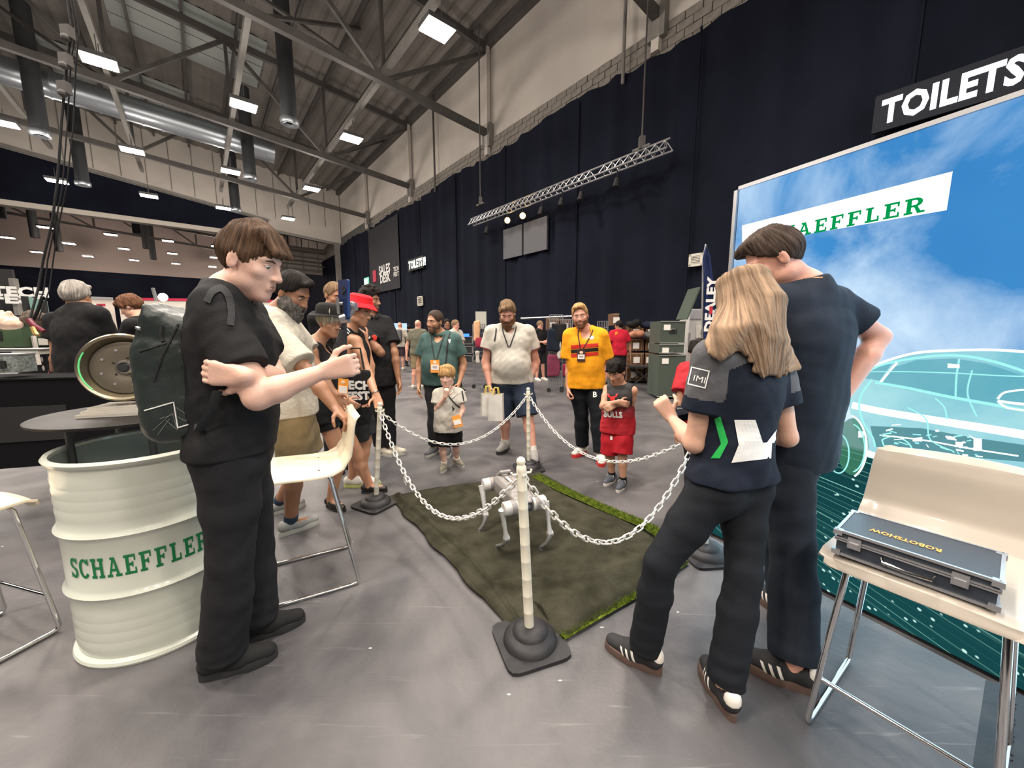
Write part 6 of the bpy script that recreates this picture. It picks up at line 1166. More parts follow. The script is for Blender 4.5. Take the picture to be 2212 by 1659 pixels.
Bf = PZ(1145, 1388, 0); Tf = P(1125, 990, Bf[1]-.01); post('front', Bf, Tf, .35, 'nearest white chain post on a black rubber foot, centre of view', .021)
Bl = PZ(812, 1090, 0); Tl = P(821, 870, Bl[1]); post('left', Bl, Tl, -.5, 'white chain post at the left mat corner by the red-hatted man')
Bb = PZ(1142, 1012, 0); Tb = P(1141, 838, Bb[1]); post('back', Bb, Tb, .2, 'white chain post at the back mat corner before the white polo')
Br = PZ(1525, 1200, 0); Tr = P(1508, 912, Br[1]); post('right', Br, Tr, .1, 'white chain post mostly hidden behind the blonde woman')
lk = MB(); lr, ll, tr = .0112, .0125, .0038; pts = [(math.cos(a)*lr+(ll if math.cos(a) >= 0 else -ll), math.sin(a)*lr, 0) for a in np.linspace(0, 2*math.pi, 12, endpoint=False)]; lk.tube(pts, tr, 6, True); link_me = lk.mesh('link', m_post2, True)
def chain(a, b, low, label, nm_, big=1.0, tail=False):
    """catenary-like chain between hooks, lowest point seen at pixel low"""
    a, b = posts[a].copy(), posts[b].copy(); t = thing('plastic_chain', label, 'chain', (a+b)/2*[1, 1, 0]+[0, 0, .5], 'white plastic chains')
    # sag found so that the curve passes the pixel
    best = None
    for sg in np.linspace(.05, .8, 60):
        for k in np.linspace(.2, .8, 31):
            p = a*(1-k)+b*k-[0, 0, 4*sg*k*(1-k)]; u, v = PX(p); e = abs(u-low[0])+2*abs(v-low[1])
            if best is None or e < best[0]: best = (e, sg)
    sg = best[1]; N_ = 600; ks = np.linspace(0, 1, N_); pts = np.array([a*(1-k)+b*k-[0, 0, 4*sg*k*(1-k)] for k in ks]); dl = np.r_[0, np.cumsum(np.linalg.norm(np.diff(pts, axis=0), axis=1))]; pitch = .0380*big; n = min(int(dl[-1]/pitch), 290)
    for i in range(n):
        s_ = (i+.5)*dl[-1]/n; j = min(np.searchsorted(dl, s_), N_-2); p = pts[j]; d = nrm(pts[j+1]-pts[j]); x = nrm(np.cross(d, [0, 0, 1])); y = np.cross(d, x); an = .3 if i % 2 else 1.87; x2 = x*math.cos(an)+y*math.sin(an); y2 = np.cross(d, x2); k = dl[-1]/n/.0380
        o = bpy.data.objects.new('link', link_me); COL.objects.link(o); o.parent = t; M_ = Matrix(((d[0]*k, x2[0]*big, y2[0]*big, p[0]), (d[1]*k, x2[1]*big, y2[1]*big, p[1]), (d[2]*k, x2[2]*big, y2[2]*big, p[2]), (0, 0, 0, 1))); o.matrix_parent_inverse = PW[t.name].inverted(); o.matrix_basis = M_
    if tail:
        for i in range(3):
            p = posts['front']*0+pts[int(N_*.27)]-[.0, .0, .016+.018*i]; o = bpy.data.objects.new('link', link_me); COL.objects.link(o); o.parent = t; o.matrix_parent_inverse = PW[t.name].inverted(); o.matrix_basis = Matrix.Translation(p)@Matrix.Rotation(1.57, 4, 'Y')@Matrix.Rotation(i*1.5, 4, 'X')
chain('left', 'back', (985, 960), 'white plastic chain along the back left, before the fair-haired boy', 0)
chain('back', 'right', (1345, 998), 'white plastic chain along the back right, before the basketball kit boy', 1)
chain('left', 'front', (985, 1120), 'white plastic chain along the near left side of the mat', 2, 1.1, True)
chain('front', 'right', (1310, 1170), 'white plastic chain along the near right side, in front of the robot', 3, 1.15)
# ---------------- turf mat, back side up -----------------
Lc, Fc, F2, R1, R2, N1, N2 = [PZ(u, v, 0)[:2] for u, v in ((838, 1075), (1108, 1008), (1165, 1022), (1412, 1140), (1484, 1222), (1218, 1384), (1095, 1352))]
m_turf = mat('turf_backing', (.026, .025, .016), .95, nscale=9, col2=(.056, .053, .036), bump=.8, bscale=160, spec=.1); m_grass = mat('turf_green', (.05, .085, .010), .9, nscale=30, col2=(.22, .29, .03), bump=1, bscale=300, spec=.15)
n = 170; vs = []; rs = np.random.RandomState(4)
def edge(p, q, k, bow): return p*(1-k)+q*k
for i in range(n+1):
    for j in range(n+1):
        a, b = i/n, j/n     # a: left-near -> right-far ; b: near corner -> far corner
        lf = Lc*(1-a)+Fc*a if a < .8 else (Fc*(1-(a-.8)/.2)+F2*((a-.8)/.2)); 
        top_ = Lc*(1-a)+F2*a; bot = N2*(1-a)+R1*a if False else None
        near = N2*(1-min(a*3.2, 1))+N1*min(a*3.2, 1) if a < .3125 else N1*(1-(a-.3125)/.6875)+R2*((a-.3125)/.6875)
        far_ = Lc*(1-a)+F2*a if a < .999 else F2
        p = near*(1-b)+(Lc*(1-a)+ (F2)*a)*b
        p = p+np.array([.065, .01])*a**3*max(0, min(b/.27, (1-b)/.73))
        x, y = p; w1 = math.sin(x*7+y*3+1.2*math.sin(y*4)); z = .014+.009*w1*math.sin(y*5.1-x*2)+.004*math.sin(x*19+y*13)
        ed = min(a, b, 1-a, 1-b); z += .045*math.exp(-((b-.15-.05*math.sin(a*7))/.016)**2)*(a < .7)*math.sin(a*4.4)+.035*math.exp(-((a-.09-.04*math.sin(b*5))/.016)**2)*(.3+.7*b)+.028*math.exp(-((b-.09)/.03)**2)*(a > .3)+.014*math.exp(-((a+b*.6-.9)/.03)**2)
        z = .004+max(z, 0)*min(1, ed*22+.35); jit = .010*math.sin(a*37+2)*(b < .01)+.012*math.sin(b*23)*(a < .01); vs.append((x+jit, y+jit*.5, z))
mb = MB(); mb.add(vs, [(i*(n+1)+j, (i+1)*(n+1)+j, (i+1)*(n+1)+j+1, i*(n+1)+j+1) for i in range(n) for j in range(n)])
t = thing('turf_mat', 'dark artificial turf mat laid backing side up, with green edges', 'mat', (0, 2.6, 0)); mo = mb.build('backing', m_turf, t, True); mod = mo.modifiers.new('s', 'SOLIDIFY'); mod.thickness = .008; mod.offset = 1
def fringe(pts, w0, name, n_=2200, seed=1, h=.016, h0=.028):
    rs = np.random.RandomState(seed); pts = [np.array(p, float) for p in pts]; sl = [np.linalg.norm(b-a) for a, b in zip(pts[:-1], pts[1:])]; tot = sum(sl); mb = MB()
    vs = []; fs = []
    for i in range(n_):
        s_ = rs.rand()*tot; k = 0
        while k < len(sl)-1 and s_ > sl[k]: s_ -= sl[k]; k += 1
        a, b = pts[k], pts[k+1]; d = nrm(b-a); nn = np.array([-d[1], d[0]]); p = a+d*s_+nn*(rs.rand()-.5)*w0; an = rs.rand()*6.28; l_ = .004; hh = h*(.5+rs.rand()); tilt = rs.normal(size=2)*.008; c = len(vs)
        vs += [(p[0]-math.cos(an)*l_*.4, p[1]-math.sin(an)*l_*.4, h0), (p[0]+math.cos(an)*l_*.4, p[1]+math.sin(an)*l_*.4, h0), (p[0]+tilt[0], p[1]+tilt[1], h0+hh)]; fs.append((c, c+1, c+2))
    mb.add(vs, fs); o = mb.build(name, m_grass, t); o['kind'] = 'stuff'
    mb = MB(); vs = []
    for i, p in enumerate(pts): d = nrm(pts[min(i+1, len(pts)-1)]-pts[max(i-1, 0)]); nn = np.array([-d[1], d[0]]); vs += [(*(p-nn*w0/2), h0+.001), (*(p+nn*w0/2), h0+.001)]
    mb.add(vs, [(2*i, 2*i+1, 2*i+3, 2*i+2) for i in range(len(pts)-1)]); mb.build(name+'_base', m_grass, t)
GX = lambda u, v: PZ(u, v, .01)[:2]
fringe([GX(1158, 1032), GX(1215, 1062), GX(1300, 1100), GX(1400, 1142), GX(1440, 1170)], .10, 'turned_green_edge', 6000, 1)
fringe([GX(1213, 1380), GX(1298, 1330), GX(1373, 1288), GX(1438, 1247), GX(1482, 1215)], .035, 'green_rim', 2500, 2, .012, .016)
# ---------------- robot dog -----------------
m_rb = mat('robot_grey', (.23, .215, .205), .42, .1); m_rl = mat('robot_white', (.46, .455, .44), .38); m_rd = mat('robot_dark', (.035, .035, .037), .5)
fr = PZ(1133, 1090, .32); bk = PZ(1084, 1040, .32); fr = fr-[0, 0, 0]; ax = nrm((fr-bk)*[1, 1, 0]); sx_ = np.cross([0, 0, 1], ax); mid = (fr+bk)/2; t = thing('robot_dog', 'grey and white four-legged robot standing on the turf mat', 'robot', [mid[0], mid[1], 0]); q = lambda a, b, z: mid+ax*a+sx_*b+np.array([0, 0, z]); Rr = np.stack([ax, sx_, [0, 0, 1]], 1); HLn = np.linalg.norm((fr-bk)[:2])/2
A = Fld(mid-.36, mid+.36, .005); A.box(q(0, 0, 0), (.20, .074, .050), Rr, .02); A.box(q(-.02, 0, .044), (.15, .058, .024), Rr, .015, k=.02); A.box(q(.17, 0, .0), (.06, .045, .036), Rr, .015, k=.02); A.cone(q(.10, .03, .055), q(-.13, .038, .055), .014, k=.01); A.cone(q(.10, -.03, .055), q(-.13, -.038, .055), .014, k=.01)
A.box(q(-.02, 0, .068), (.09, .018, .012), Rr, .004, k=.004, neg=True); obj('trunk', A.mesh('trunk', m_rb), t)
mb = MB(); mb.box(q(-.05, .0, .066), (.12, .02, .006), ax, sx_); mb.box(q(-.03, .066, .01), (.07, .004, .012), ax, sx_); mb.box(q(-.03, -.066, .01), (.07, .004, .012), ax, sx_); mb.build('panel_strip', m_rl, t)
A = Fld(q(-.14, 0, .09)-.12, q(-.14, 0, .09)+.12, .004); A.cone(q(-.17, -.045, .06), q(-.13, -.03, .095), .012, k=.01); A.cone(q(-.17, .045, .06), q(-.13, .03, .095), .012, k=.01); A.cone(q(-.13, -.03, .095), q(-.13, .03, .095), .013, k=.01); obj('carry_handle', A.mesh('carry_handle', m_rb), t)
mb = MB(); mb.box(q(.215, 0, -.004), (.03, .075, .055), ax, sx_); mb.ball(q(.235, 0, -.005), (.018, .028, .020), 12, 8, Rr); mb.build('head', m_rd, t, True); mb = MB(); mb.box(q(.19, 0, .030), (.05, .06, .006), ax, sx_); mb.build('front_mesh', mat('speckled_mesh', (.05, .05, .06), .6, bump=1, bscale=200), t)
foot = {(1, 1): (1168, 1188), (1, -1): (1073, 1186), (-1, -1): (1036, 1150), (-1, 1): (1128, 1125)}
for i in (1, -1):
    for j in (1, -1):
        hp = q(i*HLn*1.0, j*.062, -.005); ho = q(i*HLn, j*.150, -.005); lg = thing.__call__ and None
        fu, fv = foot[(i, j*1)] if sx_[0] > 0 else foot[(i, -j)]
        ft = PZ(fu, fv, .018); kp = {(1168, 1188): (1188, 1152), (1073, 1186): (1094, 1162), (1036, 1150): (1049, 1112), (1128, 1125): (1142, 1090)}[(fu, fv)]; kn = PZ(kp[0], kp[1], .125)
        mb = MB(); mb.lathe([(0, 0), (.040, 0), (.046, .008), (.046, .050), (.036, .056)], hp-sx_*j*.012, sx_*j, 20); mb.lathe([(.036, .044), (.044, .048), (.044, .085), (.038, .092), (0, .094)], hp-sx_*j*.012, sx_*j, 20); lo_ = mb.build('leg', m_rl, t, True)
        mb = MB(); mb.lathe([(.047, .012), (.0475, .014), (.0475, .044), (.047, .046)], hp-sx_*j*.012, sx_*j, 20); mb.build('motor_cover', m_rb, lo_, True)
        mb = MB(); d = nrm(kn-ho); mb.tube([ho, ho+(kn-ho)*.3, ho+(kn-ho)*.7, kn], [.026, .019, .015, .022], 12, flat=.8); mb.cyl(kn-sx_*.016, kn+sx_*.016, .019, n=14); mb.build('thigh', m_rl, lo_, True)
        md = (kn+ft)/2+ax*.006+nrm(np.cross(ft-kn, sx_))*0; mb = MB(); mb.tube([kn, kn+(ft-kn)*.12+ax*.014, md+ax*.012, ft+[0, 0, .02]], [.017, .015, .012, .011], 10); mb.build('shin', mat('robot_shin', (.14, .135, .13), .45), lo_, True); mb = MB(); mb.ball(ft, (.019, .019, .018), 12, 8); mb.build('foot', m_rd, lo_, True)
# ---------------- backpack of the filming man -----------------
J = PEOPLE['man']; f, l, fc = J['f'], J['l'], J['fc']; m_bag = mat('rolltop_fabric', (.018, .026, .024), .42, noise=.15, nscale=7, bump=.3, bscale=45); b_c = P(393, 800, 1.36); r_ = nrm(np.array([b_c[0], b_c[1], 0]))
bx = nrm(np.array([.93, .36, 0])); by = nrm(np.array([.36, -.93, 0])); bz = nrm(P(345, 690, 1.36)-P(372, 930, 1.36)); bx = nrm(bx-bz*(bx@bz)); by = np.cross(bz, bx); Rb = np.stack([bx, by, bz], 1)
t = thing('backpack', 'black roll-top backpack with a white zigzag line, worn by the filming man', 'backpack', b_c); q = lambda a, b, c: b_c+bx*a+by*b+bz*c
A = Fld(b_c-.42, b_c+.42, .006); A.box(q(-.005, 0, -.06), (.092, .140, .185), Rb, .06, k=.03); A.box(q(.005, 0, .10), (.080, .135, .09), Rb, .05, k=.04); A.cone(q(-.02, -.12, .185), q(-.02, .12, .185), .030, k=.05); A.cone(q(-.03, -.12, .215), q(-.03, .12, .215), .018, k=.012); A.box(q(.03, 0, .15), (.07, .12, .03), Rb, .02, k=.03)
bag = obj('body', A.mesh('body', m_bag, lambda p, n: .004*vnoise(p, 18, 3)+.0015*vnoise(p, 60, 4)), t); tg = bvh(bag)
def bline(pts, w, name, m, off=.002):
    mb = MB(); P3 = []; N3 = []
    for a, b in zip(pts[:-1], pts[1:]):
        for k in np.linspace(0, 1, 8, endpoint=False):
            u, v = a[0]*(1-k)+b[0]*k, a[1]*(1-k)+b[1]*k; d = nrm(ray(u, v)); h = tg.ray_cast(Vector((0, 0, CH)), Vector(d), 5)
            if h[0] is not None: P3.append(np.array(h[0])-d*off); N3.append(d)
    if len(P3) > 1: mb.tube(P3, w, 5, flat=1); mb.build(name, m, bag, True)
bline([(312, 887), (375, 869), (384, 925), (384, 924), (421, 913)], .0022, 'zigzag_line', mat('reflective', (.75, .75, .72), .4))
for pts in ([(345, 905), (375, 895), (400, 910), (412, 900)], [(330, 930), (372, 892), (382, 925)], [(340, 940), (370, 900)], [(358, 908), (388, 932)], [(380, 880), (412, 902)]): bline(pts, .0009, 'fine_line', mat('grey_reflective', (.2, .2, .2), .5))
bline([(455, 745), (300, 745)], .0, 'hem_line', m_bag) if False else None
bline([(385, 700), (350, 770), (330, 830)], .004, 'side_strap', strap); bline([(350, 705), (348, 725), (352, 740)], .006, 'top_strap', strap); bline([(296, 708), (304, 712)], .006, 'buckle', m_alu); bline([(300, 760), (380, 735)], .003, 'fold_line', strap)
tgs = bvh(J['shirt']); mb = MB(); pts = []
for u, v in ((452, 640), (480, 622), (500, 640), (512, 680), (508, 720)): d = nrm(ray(u, v)); h = tgs.ray_cast(Vector((0, 0, CH)), Vector(d), 5); pts.append(np.array(h[0])-d*.008 if h[0] is not None else P(u, v, 1.3))
pxs = [(446, 652), (458, 630), (478, 622), (494, 640), (500, 672), (497, 705)]
cr = []
for i in range(len(pxs)-1):
    p0, p1, p2, p3 = [np.array(pxs[min(max(k, 0), len(pxs)-1)], float) for k in (i-1, i, i+1, i+2)]
    cr += [.5*((2*p1)+(-p0+p2)*w+(2*p0-5*p1+4*p2-p3)*w**2+(-p0+3*p1-3*p2+p3)*w**3) for w in np.linspace(0, 1, 7, endpoint=False)]
vs = []
for i, p in enumerate(cr):
    d_ = nrm(cr[min(i+1, len(cr)-1)]-cr[max(i-1, 0)]); n_ = np.array([-d_[1], d_[0]])*8
    for k_ in (-1, -.5, 0, .5, 1):
        r_2 = nrm(ray(*(p+n_*k_))); h = tgs.ray_cast(Vector((0, 0, CH)), Vector(r_2), 3)
        vs.append(np.array(h[0])-r_2*.007 if h[0] is not None else P(p[0], p[1], 1.4))
mb.add(vs, [(i*5+j, i*5+j+1, (i+1)*5+j+1, (i+1)*5+j) for i in range(len(cr)-1) for j in range(4)])
mb.build('shoulder_strap', strap, t, True)
mb = MB(); mb.tube([q(.07, -.08, -.14), P(430, 930, 1.22), P(460, 880, 1.19), P(470, 845, 1.19)], [.014]*4, 8, flat=.3); mb.build('lower_strap', strap, t, True)
# ---------------- phone on a stick -----------------
t = thing('phone_gimbal', 'black handheld phone stabiliser with folding mini legs in the filming man\'s fist', 'gimbal', P(735, 790, 1.36)); Yg = J['wrR'][1]-.01+.07; g = lambda u, v, dy=0: P(u, v, Yg+dy)
mb = MB(); mb.cyl(g(738, 792), g(737, 742), .020, .019, n=16); mb.cyl(g(737, 742), g(742, 712), .019, .013, n=16); mb.build('grip', k_black, t, True)
mb = MB(); mb.cyl(g(742, 712), g(746, 655), .010, n=14); [mb.cyl(g(742+i, 709-i*13), g(742.3+i, 705-i*13), .0125, n=12) for i in range(4)]; mb.build('pole', mat('dark_plastic', (.02, .02, .022), .4), t, True)
mb = MB(); mb.cyl(g(738, 690), g(752, 686), .019, n=18); mb.tube([g(750, 688), g(757, 676), g(764, 662), g(762, 656), g(748, 658)], [.008, .011, .012, .010, .008], 10); mb.cyl(g(755, 664), g(770, 662), .015, n=16); mb.build('arm', mat('gimbal_silver', (.38, .38, .39), .35, .7), t, True)
mb = MB(); mb.cyl(g(735, 656), g(757, 656), .0075, n=10); mb.box(g(734, 662), (.010, .03, .055)); mb.build('clamp', m_alu, t, True)
t = thing('mobile_phone', 'blue smartphone held upright in the stabiliser clamp', 'phone', g(747, 650)); px_ = nrm(np.array([.70, -.62, 0])); py_ = np.cross([0, 0, 1], px_); pz_ = nrm(np.array([.05, 0, 1])); c = g(746, 648); pl = []
for sx2, sy2, a0_ in ((1, 1, 0), (-1, 1, 90), (-1, -1, 180), (1, -1, 270)):
    for a in np.linspace(a0_, a0_+90, 5): pl.append((sx2*.026+.010*math.cos(math.radians(a)), sy2*.060+.010*math.sin(math.radians(a))))
mb = MB(); mb.prism(pl, c, px_, pz_, .009); mb.build('body', mat('blue_phone', (.012, .03, .11), .3, .3), t, True)
nrmp = np.cross(px_, pz_); cpos = c+pz_*.040+px_*.010+nrmp*.0095 if (nrmp@(-c)) > 0 else c+pz_*.040+px_*.010-nrmp*.0005
for k, (a, b) in enumerate(((0, 0), (.0, -.016), (.013, -.008))): mb = MB(); sgn = 1 if nrmp@(-np.array([c[0], c[1], 0])) > 0 else -1; p = cpos+px_*(a-.006)+pz_*b; mb.cyl(p, p+nrmp*sgn*.003, .006, n=14); mb.build('camera_lens', k_black, t, True)
# controller held by the blonde woman, hand tools
J = PEOPLE['imi']; c = P(1472, 893, J['wrL'][1]+.10); t = thing('controller', 'dark glossy hand controller held by the blonde woman', 'controller', c); mb = MB(); mb.box(c, (.11, .08, .035), nrm(V(.9, .3, .1)), nrm(V(-.3, .9, .2)), nrm(V(0, -.2, 1))); mb.build('body', mat('gloss_black', (.02, .02, .025), .12), t); mb = MB(); mb.cyl(c+[-.03, 0, .018], c+[-.03, 0, .04], .006, n=10); mb.cyl(c+[.03, 0, .018], c+[.03, 0, .04], .006, n=10); mb.ball(c+[-.03, 0, .04], .009, 10, 6); mb.ball(c+[.03, 0, .04], .009, 10, 6); mb.build('thumb_stick', k_black, t, True); mb = MB(); mb.box(c+[.0, .01, .02], (.03, .02, .004)); mb.build('button_plate', m_alu, t)
# ---------------- tote, badge, paper bags -----------------
tc_ = P(762, 838, 3.05); t = thing('tote_bag', 'black tote bag printed TECH FEST hanging among the left group', 'bag', tc_-[0, 0, .2]); X = nrm(V(.95, .15, .0)); Zt = nrm(V(.0, .0, 1)); mb = MB(); A = Fld(tc_-.3, tc_+.3, .008); A.box(tc_, (.15, .03, .15), np.stack([X, np.cross(Zt, X), Zt], 1), .03); bo = obj('body', A.mesh('body', c_black, lambda p, n: .006*vnoise(p, 14, 2)), t); tg = bvh(bo)
mb = MB(); pxtext(mb, 'TECH', tg, (736, 841), (.99, .03), (-.04, -1), w=66, h=20, bold=.055, Y0=3); pxtext(mb, 'FEST', tg, (748, 865), (.99, -.02), (-.04, -1), w=52, h=19, bold=.055, Y0=3); mb.build('white_lettering', p_white, bo)
mb = MB(); mb.tube([tc_+[-.1, 0, .15], tc_+[-.07, .02, .32], tc_+[.07, .02, .32], tc_+[.1, 0, .15]], .008, 6); mb.build('handles', strap, t)
bc = P(741, 837, 2.86); X = nrm(V(1, .2, -.15)); Z = nrm(V(.12, 0, 1)); mb = MB(); mb.box(bc, (.072, .004, .135), X, np.cross(Z, X), Z); co = mb.build('name_badge', MATS['badge_orange'], label='orange and white name badge hanging in front of the hat woman', cat='badge'); mb = MB(); mb.box(bc-[0, .004, .016], (.06, .003, .055), X, np.cross(Z, X), Z); mb.build('name_panel', MATS['paper'], co); mb = MB(); mb.ball(bc+[0, -.003, .04], (.018, .003, .014), 10, 6); mb.build('emblem', MATS['badge_pale'], co)
mb = MB(); mb.tube([bc+Z*.067, P(738, 790, 2.87), P(724, 760, 2.85)], .004, 5); mb.build('cord', strap, co)
m_pap = mat('white_paper_bag', (.62, .59, .54), .8, bump=.4, bscale=12); m_yel = mat('yellow_cord', (.75, .55, .10), .6); J = PEOPLE['white']
for k, (u, v, w, h, ya) in enumerate(((1054, 872, .15, .24, .3), (1072, 880, .16, .28, -.2))):
    c = P(u, v, 4.02-.06*k); t = thing('paper_bag', ['white paper carrier bag held by the white polo man, left one', 'white paper carrier bag held by the white polo man, right one'][k], 'bag', c-[0, 0, h/2], 'white carrier bags'); X = V(math.cos(ya), math.sin(ya), 0); Yv = np.cross([0, 0, 1], X); mb = MB(); vs = []
    for z, s_ in ((-h/2, 1), (h/2, .92)): vs += [c+X*a*w/2*s_+Yv*b*.04*s_+np.array([0, 0, z+(.01*a if z > 0 else 0)]) for a, b in ((-1, -1), (0, -1.15), (1, -1), (1, 0), (1, 1), (0, 1.1), (-1, 1), (-1, 0))]
    mb.add(vs, [tuple(range(8))]+[(i, (i+1) % 8, 8+(i+1) % 8, 8+i) for i in range(8)]); mb.build('body', m_pap, t); mb = MB()
    for b in (-.03, .03): mb.tube([c+X*-.03+Yv*b+[0, 0, h/2-.01], c+X*-.02+Yv*b*.5+[0, 0, h/2+.07], c+X*.02+Yv*b*.5+[0, 0, h/2+.07], c+X*.03+Yv*b+[0, 0, h/2-.01]], .005, 6)
    mb.build('handle', m_yel, t, True)
# small grey rucksack worn far off
J = PEOPLE['farbag']; c = J['neck']-J['f']*.20-[0, 0, .22]; mb = MB(); A = Fld(c-.3, c+.3, .02); A.box(c, (.14, .09, .21), np.eye(3), .05); o = obj('rucksack', A.mesh('rucksack', c_grey), None, label='small grey rucksack on the back of the far bald man', cat='backpack')
# ---------------- storage cabinets on the right -----------------
m_cab = mat('olive_metal', (.060, .078, .062), .5, noise=.08, nscale=2); Yc = 7.7
def cab(u0, u1, v0, v1, Y, label, handle=True, lb=1):
    a = P(u0, v1, Y); b = P(u1, v1, Y); z0 = a[2]; z1 = P(u0, v0, Y)[2]; t = thing('flight_crate', label, 'crate', [(a[0]+b[0])/2, Y+.3, z0], 'stacked olive crates'); c = np.array([(a[0]+b[0])/2, Y+.3, (z0+z1)/2]); mb = MB(); mb.box(c, (b[0]-a[0]-.01, .6, z1-z0-.012)); mb.build('body', m_cab, t)
    mb = MB(); mb.box([c[0], Y-.005, z1-.012], (b[0]-a[0], .02, .02)); mb.box([c[0], Y-.005, z0+.012], (b[0]-a[0], .02, .02)); mb.build('edge_rail', mat('pale_metal', (.35, .36, .33), .4, .6), t)
    mb = MB(); mb.box([a[0]+.13, Y-.008, z1-.13], (.13, .01, .11)); mb.build('paper_label', MATS['paper'], t)
    if handle: mb = MB(); mb.box([c[0], Y-.006, z1-.20], (.16, .012, .10)); hb = mb.build('handle_plate', k_black, t); mb = MB(); mb.tube([[c[0]-.05, Y-.012, z1-.19], [c[0]-.04, Y-.03, z1-.165], [c[0]+.04, Y-.03, z1-.165], [c[0]+.05, Y-.012, z1-.19]], .009, 6); mb.build('handle', m_alu, hb)
    return t
cab(1425, 1479, 693, 742, Yc, 'olive metal crate on top of the stack, with round handle'); cab(1423, 1477, 743, 764, Yc, 'low olive metal crate in the middle of the stack'); cab(1419, 1477, 766, 858, Yc, 'tall olive metal crate at the bottom of the stack', False)
mb = MB(); a = P(1478, 692, Yc+.1); mb.box(a+[.10, .1, .33], (.03, .5, .66), nrm(V(1, 0, -.35)), (0, 1, 0), nrm(V(.35, 0, 1))); mb.build('open_lid', m_cab, label='olive metal lid standing tilted on the crate stack', cat='lid')
# pale toilet cubicle with pictogram
t = thing('cubicle', 'pale cubicle wall with a toilet pictogram behind the olive crates', 'cubicle', (4.2, 8.6, 0)); a = P(1481, 860, 8.5); b = P(1600, 860, 8.5); z1 = P(1500, 667, 8.5)[2]; mb = MB(); mb.box([(a[0]+b[0])/2, 8.8, z1/2], (b[0]-a[0], .5, z1)); mb.build('panel', mat('pale_grp', (.50, .49, .47), .5), t); mb = MB(); mb.box([(a[0]+b[0])/2, 8.54, z1-.12], (b[0]-a[0], .02, .2)); mb.build('header', mat('grey_band', (.33, .33, .35), .5), t)
p = P(1515, 716, 8.53); mb = MB(); mb.box(p, (.24, .01, .28)); sg = mb.build('pictogram_plate', k_white, t); mb = MB(); mb.ball(p+[0.02, -.01, .08], (.025, .01, .025), 8, 6); mb.box(p+[.02, -.01, -.01], (.07, .01, .12)); mb.box(p+[.02, -.01, -.09], (.04, .01, .08)); mb.build('pictogram', k_black, sg); mb = MB(); mb.box(P(1489, 733, 8.5)+[0, 0, 0], (.035, .03, .28)); mb.build('pull_handle', m_alu, t)
# stacks of wicker hampers (brown crates) with paper labels
m_wick = mat('brown_wicker', (.145, .070, .035), .8, noise=.4, nscale=60, bump=1, bscale=90); rs = random.Random(3); k = 0
for (u, v, w, h, Y) in ((1376, 716, 38, 26, 10.4), (1406, 716, 30, 26, 10.4), (1375, 745, 38, 26, 10.3), (1406, 745, 30, 26, 10.3), (1374, 776, 38, 28, 10.2), (1405, 776, 30, 28, 10.2), (1374, 808, 40, 30, 10.1), (1405, 808, 30, 30, 10.1), (1195, 700, 26, 26, 12.0), (1222, 702, 22, 26, 12.0), (1330, 690, 14, 26, 10.6)):
    c = P(u, v, Y); sc = (Y*CP+.1)/F; W_, H_ = w*sc, h*sc; t = thing('cardboard_box', 'brown box with paper label, %s' % ['top left of the right-hand stack', 'top right of the right-hand stack', 'second row left of the stack', 'second row right of the stack', 'third row left of the stack', 'third row right of the stack', 'bottom left of the stack', 'bottom right of the stack', 'behind the mesh rack, left one', 'behind the mesh rack, right one', 'narrow one behind the red shirt man'][k], 'box', c-[0, 0, H_/2], 'brown boxes'); k += 1
    mb = MB(); mb.box(c+[0, .25, 0], (W_*.98, .5, H_*.98)); mb.build('body', m_wick, t); mb = MB(); mb.box(c+[0, -.004, H_*.42], (W_*.99, .012, .03)); [mb.box(c+[W_*x, -.004, 0], (.012, .01, H_*.9)) for x in (-.3, 0, .3)]; mb.build('edge_band', mat('tan_band', (.30, .20, .11), .7), t); mb = MB(); mb.box(c+[rs.uniform(-.1, .1)*W_, -.008, -.02], (.17, .01, .16)); mb.build('paper_label', MATS['paper'], t)
for k, (u, v) in enumerate(((1368, 700), (1398, 703), (1375, 722), (1402, 724))): c = P(u, v, 10.1); A = Fld(c-.3, c+.3, .025); A.ell(c, (.20, .12, .10), k=.02); A.ell(c+[.08, -.03, .04], (.10, .1, .08), k=.02); obj('folded_garment', A.mesh('folded_garment', [c_black, c_navy, cloth('peach_cloth', (.45, .2, .12)), c_grey][k], lambda p, n: .02*vnoise(p, 14, 1)), label=['black bundled garment on the upper left box', 'navy bundled garment on the upper right box', 'peach and black garment between the boxes', 'grey bundled garment in the box stack'][k], cat='clothes', group='garments on the boxes')
# folding table and black chairs before the boxes
t = thing('folding_table', 'black folding table with crossed legs before the brown boxes', 'table', P(1395, 830, 9.6)*[1, 1, 0]); a = P(1362, 793, 9.6); b = P(1420, 793, 9.6); mb = MB(); mb.box([(a[0]+b[0])/2, 9.8, a[2]], (b[0]-a[0], .5, .03)); mb.build('top', k_black, t)
for i in (0, 1):
    for Yt in (9.58, 10.0): mb = MB(); mb.cyl([a[0]+.05, Yt, a[2] if i else .01], [b[0]-.05, Yt, .01 if i else a[2]], .014, n=8); mb.build('leg', k_black, t, True)
